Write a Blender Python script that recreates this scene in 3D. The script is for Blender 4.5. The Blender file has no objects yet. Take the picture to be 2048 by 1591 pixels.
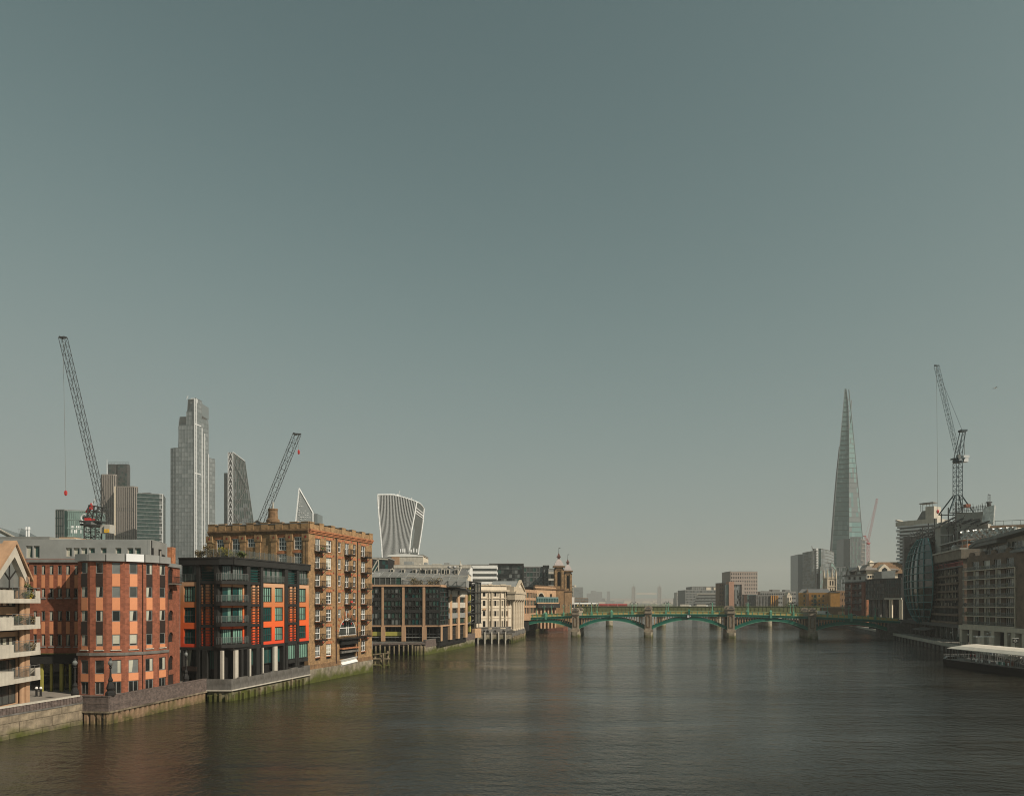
import bpy, math, random
from mathutils import Vector, Matrix
random.seed(7)
R = math.radians
C = bpy.context.scene.collection
SC = bpy.context.scene
# ---------------------------------------------------------------- camera, sky, sun, exposure
F, CX, HY, H = 1400.0, 1024.0, 1207.0, 15.0      # focal length, centre column, horizon row of the photograph; eye height
cd = bpy.data.cameras.new('camera'); cam = bpy.data.objects.new('camera', cd); C.objects.link(cam)
cd.sensor_width = 36; cd.lens = 36 * F / 2048; cd.shift_y = (HY - 795.5) / 2048
cd.clip_start = 0.5; cd.clip_end = 12000
cam.location = (0, 0, H); cam.rotation_euler = (R(90), 0, 0); SC.camera = cam
SUN_EL, SUN_X, SUN_Y = 37.0, 0.86, -0.51         # the sun stands right of and a little behind the viewer
world = bpy.data.worlds.new('World'); SC.world = world; world.use_nodes = True
wn, wl = world.node_tree.nodes, world.node_tree.links; wn.clear()
sky = wn.new('ShaderNodeTexSky'); sky.sky_type = 'NISHITA'; sky.sun_disc = False
sky.sun_elevation = R(SUN_EL); sky.sun_rotation = math.atan2(SUN_X, SUN_Y)
sky.air_density = 1.0; sky.dust_density = 1.2; sky.ozone_density = 2.0
hs = wn.new('ShaderNodeHueSaturation'); hs.inputs['Saturation'].default_value = 0.34
tint = wn.new('ShaderNodeMix'); tint.data_type = 'RGBA'; tint.blend_type = 'MULTIPLY'; tint.inputs[0].default_value = 1.0
tint.inputs[7].default_value = (0.334, 0.397, 0.364, 1)
gm = wn.new('ShaderNodeGamma'); gm.inputs[1].default_value = 2.15          # steeper fall of light from the horizon to the zenith
kn = wn.new('ShaderNodeVectorMath'); kn.operation = 'MULTIPLY_ADD'; kn.inputs[1].default_value = (0.9,) * 3; kn.inputs[2].default_value = (1.0,) * 3      # ... and a soft shoulder at the hazy horizon
sh = wn.new('ShaderNodeVectorMath'); sh.operation = 'DIVIDE'
lift = wn.new('ShaderNodeVectorMath'); lift.operation = 'MULTIPLY'; lift.inputs[1].default_value = (5.5, 6.0, 5.75)
bg = wn.new('ShaderNodeBackground'); bg.inputs[1].default_value = 0.060
wo = wn.new('ShaderNodeOutputWorld')
wl.new(sky.outputs[0], hs.inputs['Color']); wl.new(hs.outputs[0], tint.inputs[6]); wl.new(tint.outputs[2], gm.inputs[0]); wl.new(gm.outputs[0], kn.inputs[0]); wl.new(gm.outputs[0], sh.inputs[0]); wl.new(kn.outputs[0], sh.inputs[1]); wl.new(sh.outputs[0], lift.inputs[0]); wl.new(lift.outputs[0], bg.inputs[0]); wl.new(bg.outputs[0], wo.inputs[0])
sd = bpy.data.lights.new('sun', 'SUN'); sd.energy = 5.0; sd.angle = R(0.6); sd.color = (1.0, 0.90, 0.76)
sun = bpy.data.objects.new('sun', sd); C.objects.link(sun)
_h = math.cos(R(SUN_EL)); _n = math.hypot(SUN_X, SUN_Y)
sun.rotation_euler = Vector((SUN_X / _n * _h, SUN_Y / _n * _h, math.sin(R(SUN_EL)))).to_track_quat('Z', 'Y').to_euler()
sun.location = (100, -50, 120)
SC.view_settings.view_transform = 'Standard'; SC.view_settings.look = 'None'
SC.view_settings.exposure = -0.04; SC.view_settings.gamma = 1.0; SC.view_settings.use_curve_mapping = False
SC.cycles.use_denoising = True; SC.cycles.pixel_filter_type = "BLACKMAN_HARRIS"; SC.cycles.filter_width = 1.05; SC.cycles.max_bounces = 6; SC.cycles.diffuse_bounces = 2; SC.cycles.glossy_bounces = 3
SC.cycles.transparent_max_bounces = 6; SC.cycles.volume_bounces = 0; SC.cycles.sample_clamp_indirect = 4
HAZE = 0.0002

# ---------------------------------------------------------------- materials
MATS = {}
def mat(name, col, rough=0.8, var=0.12, scale=0.6, bump=0.0, metal=0.0, spec=0.3, dirt=0.0, courses=0.0, streak=0.0, emit=None, alpha=None):
    """procedural surface: base colour with two octaves of noise, optional vertical streaks, mortar courses, dirt"""
    if name in MATS: return MATS[name]
    m = bpy.data.materials.new(name); m.use_nodes = True; MATS[name] = m
    nt = m.node_tree; b = nt.nodes['Principled BSDF']; L = nt.links.new
    b.inputs['Roughness'].default_value = rough; b.inputs['Metallic'].default_value = metal
    b.inputs['Specular IOR Level'].default_value = spec
    tc = nt.nodes.new('ShaderNodeTexCoord'); src = tc.outputs['Object']
    n1 = nt.nodes.new('ShaderNodeTexNoise'); n1.inputs['Scale'].default_value = scale; n1.inputs['Detail'].default_value = 6
    n1.inputs['Roughness'].default_value = 0.65
    L(src, n1.inputs['Vector'])
    def mixc(a, fac, colr, mode='MIX'):
        x = nt.nodes.new('ShaderNodeMix'); x.data_type = 'RGBA'; x.blend_type = mode
        if isinstance(fac, float): x.inputs[0].default_value = fac
        else: L(fac, x.inputs[0])
        if isinstance(a, tuple): x.inputs[6].default_value = a
        else: L(a, x.inputs[6])
        x.inputs[7].default_value = colr
        return x.outputs[2]
    c4 = tuple(col) + (1,)
    lo = tuple(max(0, v * (1 - 2.2 * var)) for v in col) + (1,); hi = tuple(min(1, v * (1 + 1.6 * var)) for v in col) + (1,)
    rp = nt.nodes.new('ShaderNodeValToRGB'); rp.color_ramp.elements[0].color = lo; rp.color_ramp.elements[1].color = hi
    rp.color_ramp.elements[0].position = 0.3; rp.color_ramp.elements[1].position = 0.7
    L(n1.outputs[0], rp.inputs[0]); out = rp.outputs[0]
    if courses:
        br = nt.nodes.new('ShaderNodeTexBrick'); mp = nt.nodes.new('ShaderNodeMapping'); mp.inputs['Rotation'].default_value = (R(90), 0, 0)
        L(src, mp.inputs[0]); L(mp.outputs[0], br.inputs['Vector']); br.inputs['Scale'].default_value = 1.0
        br.inputs['Brick Width'].default_value = 0.5; br.inputs['Row Height'].default_value = 0.16; br.inputs['Mortar Size'].default_value = 0.014
        br.inputs['Color1'].default_value = (0.72, 0.72, 0.72, 1); br.inputs['Color2'].default_value = (1.16, 1.13, 1.1, 1); br.inputs['Mortar'].default_value = (1.1, 1.2, 1.3, 1)
        x = nt.nodes.new('ShaderNodeMix'); x.data_type = 'RGBA'; x.blend_type = 'MULTIPLY'; x.inputs[0].default_value = courses
        L(out, x.inputs[6]); L(br.outputs[0], x.inputs[7]); out = x.outputs[2]
    if streak:
        ms = nt.nodes.new('ShaderNodeMapping'); ms.inputs['Scale'].default_value = (1.1, 1.1, 0.09); L(src, ms.inputs[0])
        n2 = nt.nodes.new('ShaderNodeTexNoise'); n2.inputs['Scale'].default_value = 1.6; n2.inputs['Detail'].default_value = 5; L(ms.outputs[0], n2.inputs['Vector'])
        r2 = nt.nodes.new('ShaderNodeValToRGB'); r2.color_ramp.elements[0].position = 0.45; r2.color_ramp.elements[1].position = 0.72
        L(n2.outputs[0], r2.inputs[0])
        mm = nt.nodes.new('ShaderNodeMath'); mm.operation = 'MULTIPLY'; mm.inputs[1].default_value = streak; L(r2.outputs[0], mm.inputs[0])
        out = mixc(out, mm.outputs[0], tuple(v * 0.4 for v in col) + (1,))
    if dirt:
        n3 = nt.nodes.new('ShaderNodeTexNoise'); n3.inputs['Scale'].default_value = 0.22; n3.inputs['Detail'].default_value = 7; L(src, n3.inputs['Vector'])
        r3 = nt.nodes.new('ShaderNodeValToRGB'); r3.color_ramp.elements[0].position = 0.46; r3.color_ramp.elements[1].position = 0.68
        L(n3.outputs[0], r3.inputs[0])
        mm = nt.nodes.new('ShaderNodeMath'); mm.operation = 'MULTIPLY'; mm.inputs[1].default_value = dirt; L(r3.outputs[0], mm.inputs[0])
        out = mixc(out, mm.outputs[0], (0.06, 0.05, 0.035, 1))
    L(out, b.inputs['Base Color'])
    if bump:
        bp = nt.nodes.new('ShaderNodeBump'); bp.inputs['Strength'].default_value = bump; bp.inputs['Distance'].default_value = 0.05
        nb = nt.nodes.new('ShaderNodeTexNoise'); nb.inputs['Scale'].default_value = scale * 6; nb.inputs['Detail'].default_value = 4; L(src, nb.inputs['Vector'])
        L(nb.outputs[0], bp.inputs['Height']); L(bp.outputs[0], b.inputs['Normal'])
    return m
def tide(name, col, z_moss, moss=(0.060, 0.068, 0.013), **k):
    """wall that turns mossy green below a tide line (growth with a shape of its own)"""
    if name in MATS: return MATS[name]
    m = mat(name, col, **k); nt = m.node_tree; L = nt.links.new; b = nt.nodes['Principled BSDF']
    old = b.inputs['Base Color'].links[0].from_socket
    ge = nt.nodes.new('ShaderNodeNewGeometry'); sx = nt.nodes.new('ShaderNodeSeparateXYZ'); L(ge.outputs['Position'], sx.inputs[0])
    nz = nt.nodes.new('ShaderNodeTexNoise'); nz.inputs['Scale'].default_value = 0.5; nz.inputs['Detail'].default_value = 8; L(ge.outputs['Position'], nz.inputs['Vector'])
    a = nt.nodes.new('ShaderNodeMath'); a.operation = 'MULTIPLY_ADD'; a.inputs[1].default_value = 4.2; L(nz.outputs[0], a.inputs[0]); L(sx.outputs[2], a.inputs[2])
    mr = nt.nodes.new('ShaderNodeMapRange'); mr.inputs[1].default_value = z_moss + 1.3; mr.inputs[2].default_value = z_moss + 2.9
    mr.inputs[3].default_value = 1.0; mr.inputs[4].default_value = 0.0; L(a.outputs[0], mr.inputs[0])
    r = nt.nodes.new('ShaderNodeValToRGB'); r.color_ramp.elements[0].color = (moss[0] * .5, moss[1] * .45, moss[2] * .6, 1); r.color_ramp.elements[1].color = (moss[0] * 1.7, moss[1] * 1.7, moss[2] * 1.5, 1)
    n2 = nt.nodes.new('ShaderNodeTexNoise'); n2.inputs['Scale'].default_value = 1.7; n2.inputs['Detail'].default_value = 6; L(ge.outputs['Position'], n2.inputs['Vector']); L(n2.outputs[0], r.inputs[0])
    x = nt.nodes.new('ShaderNodeMix'); x.data_type = 'RGBA'; L(mr.outputs[0], x.inputs[0]); L(old, x.inputs[6]); L(r.outputs[0], x.inputs[7])
    L(x.outputs[2], b.inputs['Base Color']); return m
def glass(name, col, rough=0.07, spec=0.5, var=0.12, metal=0.0, coat=0.0):
    m = mat(name, col, rough=rough, var=var, scale=0.35, spec=spec, metal=metal); m.node_tree.nodes['Principled BSDF'].inputs['Coat Weight'].default_value = coat
    m.node_tree.nodes['Principled BSDF'].inputs['Coat Roughness'].default_value = 0.03; return m
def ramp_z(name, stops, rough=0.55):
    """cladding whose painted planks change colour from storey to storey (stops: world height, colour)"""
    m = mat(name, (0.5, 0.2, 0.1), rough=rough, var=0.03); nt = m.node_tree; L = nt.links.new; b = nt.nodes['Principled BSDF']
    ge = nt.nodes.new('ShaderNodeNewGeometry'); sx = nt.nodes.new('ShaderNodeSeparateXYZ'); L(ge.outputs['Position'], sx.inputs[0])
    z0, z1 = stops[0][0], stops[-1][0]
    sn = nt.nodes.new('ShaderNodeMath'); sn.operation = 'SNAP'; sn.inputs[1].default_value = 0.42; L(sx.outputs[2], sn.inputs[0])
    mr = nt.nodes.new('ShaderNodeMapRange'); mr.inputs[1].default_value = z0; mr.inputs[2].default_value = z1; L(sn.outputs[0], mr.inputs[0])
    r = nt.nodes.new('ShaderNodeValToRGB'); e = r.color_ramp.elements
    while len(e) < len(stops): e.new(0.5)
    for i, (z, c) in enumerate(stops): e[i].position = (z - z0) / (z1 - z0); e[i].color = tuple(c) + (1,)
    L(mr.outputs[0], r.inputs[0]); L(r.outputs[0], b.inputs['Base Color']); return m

M = dict(
 brick=mat('red_brick', (0.275, 0.094, 0.052), var=0.17, scale=1.3, courses=0.75, streak=0.25, dirt=0.12),
 brick_band=mat('dark_red_brick', (0.14, 0.06, 0.045), var=0.16, scale=1.5, courses=0.6),
 stock=mat('yellow_stock_brick', (0.315, 0.195, 0.096), var=0.2, scale=1.2, courses=0.8, streak=0.3, dirt=0.2),
 stock_red=mat('orange_brick', (0.37, 0.150, 0.070), var=0.2, scale=1.6, courses=0.6),
 stock_dark=mat('weathered_brick', (0.21, 0.125, 0.065), var=0.22, scale=1.0, courses=0.5, streak=0.4),
 salmon=mat('salmon_panel', (0.62, 0.255, 0.125), rough=0.5, var=0.05), brown=mat('dark_brown_panel', (0.035, 0.024, 0.02), rough=0.4, var=0.1),
 zinc=mat('grey_zinc', (0.34, 0.34, 0.32), rough=0.45, var=0.08, scale=0.3, metal=0.3), silver=mat('silver_sheet', (0.78, 0.78, 0.77), rough=0.3, var=0.04, metal=0.25),
 lead=mat('lead_grey', (0.20, 0.20, 0.185), rough=0.6, var=0.12), slate=mat('slate_roof', (0.14, 0.14, 0.135), rough=0.7, var=0.15, scale=2),
 stone=mat('portland_stone', (0.50, 0.42, 0.31), var=0.1, streak=0.3), sand=mat('sandstone', (0.47, 0.30, 0.175), var=0.12, streak=0.2),
 conc=mat('pale_concrete', (0.50, 0.46, 0.385), var=0.08, streak=0.3), conc_grey=mat('grey_concrete', (0.15, 0.14, 0.125), var=0.25, streak=0.4, dirt=0.5),
 tan=mat('tan_stone', (0.42, 0.26, 0.155), var=0.1, streak=0.15), white=mat('white_paint', (0.74, 0.73, 0.69), rough=0.5, var=0.03), cream=mat('cream_paint', (0.66, 0.57, 0.44), var=0.06, streak=0.15),
 hull=mat('hull_black', (0.006, 0.006, 0.007), rough=0.6, spec=0.08), black=mat('black_cladding', (0.028, 0.027, 0.025), rough=0.45, var=0.1), iron=mat('black_iron', (0.018, 0.017, 0.016), rough=0.5, var=0.1), dark=mat('dark_interior', (0.012, 0.011, 0.01), rough=0.9),
 steel=mat('dark_steel', (0.06, 0.062, 0.06), rough=0.45, metal=0.3), grey=mat('grey_metal', (0.22, 0.22, 0.21), rough=0.45, metal=0.3),
 lime=mat('lime_column', (0.34, 0.31, 0.075), rough=0.5, var=0.08), pipe=mat('downpipe_brown', (0.06, 0.03, 0.02), rough=0.5), red=mat('red_paint', (0.50, 0.045, 0.04), rough=0.4),
 timber=tide('tide_timber', (0.24, 0.19, 0.12), 1.0, var=0.25, scale=1.5, streak=0.5), moss_wall=tide('mossy_wall', (0.26, 0.225, 0.165), 1.35, var=0.25, scale=1.0, streak=0.4, dirt=0.4, bump=0.5),
 stonewall=tide('river_stone', (0.26, 0.21, 0.145), 0.35, var=0.3, scale=0.9, streak=0.55, dirt=0.85, bump=0.6), sheet=tide('rusty_sheet_pile', (0.25, 0.165, 0.10), 0.25, var=0.25, scale=1.2, streak=0.6),
 parapet=mat('dark_parapet_brick', (0.125, 0.095, 0.082), var=0.25, scale=2.0, courses=0.8, bump=0.3), paving=mat('paving', (0.25, 0.22, 0.185), var=0.12),
 g_dark=glass('glass_dark', (0.015, 0.017, 0.016)), g_mid=glass('glass_mid', (0.06, 0.065, 0.06)), g_grey=glass('glass_grey', (0.16, 0.17, 0.16), rough=0.12), g_green=glass('glass_green', (0.035, 0.075, 0.06)),
 g_teal=glass('glass_teal', (0.012, 0.06, 0.055)), curtain=glass('curtain_behind_glass', (0.46, 0.45, 0.36), rough=0.4, coat=0.8, var=0.1), curtain_g=glass('green_blind_behind_glass', (0.20, 0.36, 0.28), rough=0.35, coat=0.8, var=0.1),
 yellow=mat('yellow_board', (0.75, 0.42, 0.02), rough=0.5), olive=mat('olive_girder', (0.12, 0.14, 0.05), var=0.12), pier=mat('pier_stone', (0.33, 0.27, 0.20), var=0.16, streak=0.35, dirt=0.25), pier_base=tide('pier_foot', (0.36, 0.31, 0.22), 0.6, var=0.2, dirt=0.4),
 teal=mat('teal_paint', (0.012, 0.15, 0.105), rough=0.45, var=0.12), teal_l=mat('pale_green_paint', (0.13, 0.36, 0.24), rough=0.5, var=0.1), ochre=mat('ochre_panel', (0.58, 0.40, 0.15), rough=0.6, var=0.12),
 rail_glass=glass('balustrade_glass', (0.10, 0.12, 0.11), rough=0.1), leaf=mat('leaf_green', (0.075, 0.095, 0.025), var=0.35, scale=3, rough=0.7), leaf_y=mat('leaf_yellow', (0.22, 0.19, 0.02), var=0.3, scale=3, rough=0.7), leaf_b=mat('leaf_bare', (0.15, 0.115, 0.055), var=0.3, scale=3), bark=mat('bark', (0.08, 0.055, 0.035)))

M['rail_glass'].node_tree.nodes['Principled BSDF'].inputs['Alpha'].default_value = 0.28
# ---------------------------------------------------------------- mesh building
class MB:
    def __init__(s): s.v = []; s.f = []; s.m = []
    def face(s, pts, m=0):
        i = len(s.v); s.v += [tuple(p) for p in pts]; s.f.append(tuple(range(i, i + len(pts)))); s.m.append(m)
    def box(s, x0, x1, y0, y1, z0, z1, m=0):
        if x1 < x0: x0, x1 = x1, x0
        if z1 < z0: z0, z1 = z1, z0
        i = len(s.v); s.v += [(x0, y0, z0), (x1, y0, z0), (x1, y1, z0), (x0, y1, z0), (x0, y0, z1), (x1, y0, z1), (x1, y1, z1), (x0, y1, z1)]
        for f in ((0, 1, 5, 4), (1, 2, 6, 5), (2, 3, 7, 6), (3, 0, 4, 7), (4, 5, 6, 7), (3, 2, 1, 0)): s.f.append(tuple(i + k for k in f)); s.m.append(m)
        return s
    def loft(s, rings, m=0, close=True, cap=True):
        n = len(rings[0]); i = len(s.v)
        for r in rings: s.v += [tuple(p) for p in r]
        for k in range(len(rings) - 1):
            for j in range(n if close else n - 1):
                j2 = (j + 1) % n
                s.f.append((i + k * n + j, i + k * n + j2, i + (k + 1) * n + j2, i + (k + 1) * n + j)); s.m.append(m)
        if cap and close:
            s.f.append(tuple(i + j for j in reversed(range(n)))); s.m.append(m)
            s.f.append(tuple(i + (len(rings) - 1) * n + j for j in range(n))); s.m.append(m)
        return s
    def prism(s, pts, z0, z1, m=0): return s.loft([[(p[0], p[1], z0) for p in pts], [(p[0], p[1], z1) for p in pts]], m)
    def slab(s, prof, y0, y1, m=0):   # outline in x, z pushed along y (outline counter-clockwise seen from -y)
        return s.loft([[(p[0], y0, p[1]) for p in prof], [(p[0], y1, p[1]) for p in prof]][::-1], m)
    def bar(s, p, q, w, n=4, w2=None, m=0):
        p, q = Vector(p), Vector(q); d = (q - p)
        if d.length < 1e-6: return s
        d.normalize(); a = d.cross(Vector((0, 0, 1)) if abs(d.z) < 0.95 else Vector((1, 0, 0))).normalized(); b = d.cross(a)
        w2 = w if w2 is None else w2
        ring = lambda c, r: [c + a * math.cos(2 * math.pi * (k + .5) / n) * r + b * math.sin(2 * math.pi * (k + .5) / n) * r for k in range(n)]
        return s.loft([ring(p, w), ring(q, w2)], m)
    def lathe(s, prof, n=10, c=(0, 0), m=0, sx=1, sy=1):
        return s.loft([[(c[0] + r * sx * math.cos(2 * math.pi * k / n), c[1] + r * sy * math.sin(2 * math.pi * k / n), z) for k in range(n)] for r, z in prof], m)
    def lattice(s, p, q, w, n, r, up=None):
        p, q = Vector(p), Vector(q); d = (q - p).normalized(); up = Vector(up or (0, 1, 0)); a = d.cross(up).normalized(); b = d.cross(a).normalized()
        cs = [(a + b) * w / 2, (a - b) * w / 2, (-a - b) * w / 2, (-a + b) * w / 2]
        for c in cs: s.bar(p + c, q + c, r)
        for k in range(n):
            e, f = p + (q - p) * k / n, p + (q - p) * (k + 1) / n
            for j in range(4):
                c0, c1 = cs[j], cs[(j + 1) % 4]
                s.bar(e + (c0 if k % 2 else c1), f + (c1 if k % 2 else c0), r * .6, 3); s.bar(f + c0, f + c1, r * .6, 3)
        return s
    def mesh(s, name, mats):
        me = bpy.data.meshes.new(name); me.from_pydata(s.v, [], s.f)
        for m in mats: me.materials.append(M[m] if isinstance(m, str) else m)
        if len(mats) > 1: me.polygons.foreach_set('material_index', s.m)
        me.update(); return me
WM = {}; I4 = Matrix.Identity(4)
def place(o, W, par=None):
    C.objects.link(o); WM[o] = W
    if par is not None: o.parent = par; o.matrix_basis = WM[par].inverted() @ W
    else: o.matrix_basis = W
    return o
def tag(o, label, cat, group=None):
    o['label'] = label; o['category'] = cat
    if group: o['group'] = group
    return o
def add(name, mb, mats, par=None, W=I4, stuff=False, label=None):
    if not isinstance(mats, (list, tuple)): mats = [mats]
    me = mb if isinstance(mb, bpy.types.Mesh) else mb.mesh(name, mats)
    o = bpy.data.objects.new(name, me); place(o, W, par)
    if stuff: o['kind'] = 'stuff'
    if label: o['label'] = label
    return o
def thing(name, label, cat, W=I4, group=None):
    return tag(place(bpy.data.objects.new(name, None), W), label, cat, group)
def struct(name, mb, m, W=I4):
    o = add(name, mb, m, None, W); o['kind'] = 'structure'; return o
def copy_tree(o, W, label=None, group=None):
    """a copied thing with copies of its parts and sub-parts, mesh data shared"""
    def rec(src, par, Wn):
        c = src.copy(); place(c, Wn, par)
        for ch in src.children: rec(ch, c, Wn @ ch.matrix_basis)
        return c
    c = rec(o, None, W)
    if label: c['label'] = label
    if group: c['group'] = group
    return c
def T(x, y, z=0, rz=0): return Matrix.Translation((x, y, z)) @ Matrix.Rotation(rz, 4, 'Z')
def at(px, py, Y): return Vector(((px - CX) / F * Y, Y, H + (HY - py) / F * Y))
def pl(px, Y): return Vector(((px - CX) / F * Y, Y))
class Fr:
    """a wall plane between two plan points (left to right as seen); local x along it, y into the building, z up"""
    def __init__(s, a, b, xy=False):
        s.A = Vector(a) if xy else pl(*a); s.B = Vector(b) if xy else pl(*b)
        s.d = (s.B - s.A); s.W = s.d.length; s.d.normalize(); s.rz = math.atan2(s.d.y, s.d.x); s.n = Vector((-s.d.y, s.d.x))
    def u(s, px):
        k = (px - CX) / F; return (k * s.A.y - s.A.x) / (s.d.x - k * s.d.y)
    def Y(s, px): return s.A.y + s.u(px) * s.d.y
    def z(s, px, py): return H + (HY - py) * s.Y(px) / F
    def M(s, u=0, y=0, z=0):
        p = s.A + s.d * u + s.n * y; return T(p.x, p.y, z, s.rz)
    def w(s, u, y, z=0):
        p = s.A + s.d * u + s.n * y; return Vector((p.x, p.y, z))
    def rect(s, p0, p1, y0, y1):
        pm = (p0 + p1) / 2; return s.u(p0), s.u(p1), s.z(pm, y1), s.z(pm, y0)
CACHE = {}
def wall(fr, par, u0, u1, z0, z1, holes, m, t=0.3, name='wall', y=0.0, arch=()):
    """a wall sheet with real openings and their reveals; arch: openings with a round head"""
    mb = MB(); k = lambda v: round(v, 3)
    hs_ = [(k(a), k(b), k(c), k(d)) for a, b, c, d in list(holes) + list(arch)]
    xs = sorted({k(u0), k(u1)} | {v for h in hs_ for v in h[:2] if u0 < v < u1}); zs = sorted({k(z0), k(z1)} | {v for h in hs_ for v in h[2:] if z0 < v < z1})
    for i in range(len(xs) - 1):
        for j in range(len(zs) - 1):
            cx, cz = (xs[i] + xs[i + 1]) / 2, (zs[j] + zs[j + 1]) / 2
            if any(h[0] < cx < h[1] and h[2] < cz < h[3] for h in hs_): continue
            mb.face([(xs[i], 0, zs[j]), (xs[i + 1], 0, zs[j]), (xs[i + 1], 0, zs[j + 1]), (xs[i], 0, zs[j + 1])])
    for a, b, c, d in hs_:
        mb.face([(a, 0, c), (a, t, c), (b, t, c), (b, 0, c)]); mb.face([(a, 0, d), (b, 0, d), (b, t, d), (a, t, d)])
        mb.face([(a, 0, c), (a, 0, d), (a, t, d), (a, t, c)]); mb.face([(b, 0, c), (b, t, c), (b, t, d), (b, 0, d)])
    for a, b, c, d in [(k(h[0]), k(h[1]), k(h[2]), k(h[3])) for h in arch]:
        r = (b - a) / 2; cx = (a + b) / 2; zc = d - r; N = 5
        for sgn in (-1, 1):
            pts = [(cx + sgn * r * math.cos(math.pi / 2 * q / N), zc + r * math.sin(math.pi / 2 * q / N)) for q in range(N + 1)]
            poly = [(cx + sgn * r, 0.004, d)] + [(p[0], 0.004, p[1]) for p in pts]
            mb.face(poly if sgn < 0 else poly[::-1])
            for q in range(N): mb.face([(pts[q][0], 0.004, pts[q][1]), (pts[q + 1][0], 0.004, pts[q + 1][1]), (pts[q + 1][0], t, pts[q + 1][1]), (pts[q][0], t, pts[q][1])])
    mb.face([(u0, 0, z1), (u1, 0, z1), (u1, t, z1), (u0, t, z1)]); mb.face([(u0, 0, z0), (u0, 0, z1), (u0, t, z1), (u0, t, z0)]); mb.face([(u1, 0, z0), (u1, t, z0), (u1, t, z1), (u1, 0, z1)])
    return add(name, mb, m, par, fr.M(0, y, 0))
def window(fr, par, u0, u1, z0, z1, y=0.15, nx=2, nz=1, fw=0.08, fm='black', g='g_dark', curtain=None, name='window', sill=None, cur='curtain'):
    w, h = round(u1 - u0, 2), round(z1 - z0, 2); key = ('win', w, h, nx, nz, fw, fm)
    if key not in CACHE:
        mb = MB(); d = 0.07
        mb.box(0, fw, 0, d, 0, h).box(w - fw, w, 0, d, 0, h).box(fw, w - fw, 0, d, 0, fw).box(fw, w - fw, 0, d, h - fw, h)
        for i in range(1, nx): mb.box(w * i / nx - fw / 2, w * i / nx + fw / 2, 0.005, d, fw, h - fw)
        for i in range(1, nz): mb.box(fw, w - fw, 0.01, d, h * i / nz - fw / 2, h * i / nz + fw / 2)
        CACHE[key] = mb.mesh('window', [fm])
    o = add(name, CACHE[key], None, par, fr.M(u0, y, z0))
    kp = ('pane', w, h, g)
    if kp not in CACHE: CACHE[kp] = MB().box(0.02, w - .02, 0.035, 0.075, 0.02, h - .02).mesh('pane', [g])
    add('pane', CACHE[kp], None, o, fr.M(u0, y, z0))
    if curtain is None: curtain = random.choice((0, 0, 0, 0, 1, 1, 2, 3))
    if curtain:
        kc = ('cur', w, h, curtain, cur)
        if kc not in CACHE:
            mb = MB(); hh = h - fw
            if curtain == 1: mb.loft([[(fw, .026, hh), (fw + w * .42, .026, hh), (fw + w * .42, .034, hh), (fw, .034, hh)][::-1], [(fw, .026, fw), (fw + w * .3, .026, fw), (fw + w * .3, .034, fw), (fw, .034, fw)][::-1]])
            elif curtain == 2: mb.box(fw, w - fw, .026, .034, fw + h * .12, hh)
            elif curtain == 3: mb.box(w * .62, w - fw, .026, .034, fw, hh)
            else:
                for i in range(4): mb.box(fw + w * (.06 + .22 * i), fw + w * (.19 + .22 * i), .026, .034, fw + .05, hh - .1)
            CACHE[kc] = mb.mesh('curtain', [cur])
        add('curtain', CACHE[kc], None, o, fr.M(u0, y, z0))
    return o
def body(par, pts, z0, z1, m='dark', name='core', roof='lead'):
    """the closed inner body of a building (plan points), roof on top"""
    mb = MB(); pts = [Vector(p) for p in pts]
    a = sum(pts[i].x * pts[(i + 1) % len(pts)].y - pts[(i + 1) % len(pts)].x * pts[i].y for i in range(len(pts)))
    if a < 0: pts = pts[::-1]
    o = pts[0]; mb.prism([p - o for p in pts], 0, z1 - z0)
    b = add(name, mb, m, par, T(o.x, o.y, z0))
    if roof: add('roof', MB().prism([p - o for p in pts], 0, 0.12), roof, par, T(o.x, o.y, z1 + .004))
    return b
def back(fr, y, u=None): p = fr.A + fr.d * (0 if u is None else u) + fr.n * y; return p
def railing(fr, u0, u1, y0, y1, z, h=1.0, r=0.03, gap=0.6, posts='iron', left=True, right=True, par=None, name='railing', infill=True):
    mb = MB(); w = u1 - u0
    segs = [((0, y0), (w, y0))] + ([((0, y0), (0, y1))] if left else []) + ([((w, y0), (w, y1))] if right else [])
    for (a, b), (c, d) in segs:
        L_ = math.hypot(c - a, d - b); n = max(1, int(L_ / gap))
        mb.bar((a, b, h), (c, d, h), r * 1.3)
        if infill: mb.bar((a, b, .12), (c, d, .12), r)
        for i in range(n + 1): mb.bar((a + (c - a) * i / n, b + (d - b) * i / n, 0), (a + (c - a) * i / n, b + (d - b) * i / n, h), r * .8)
    return add(name, mb, posts, par, fr.M(u0, 0, z))
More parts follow.
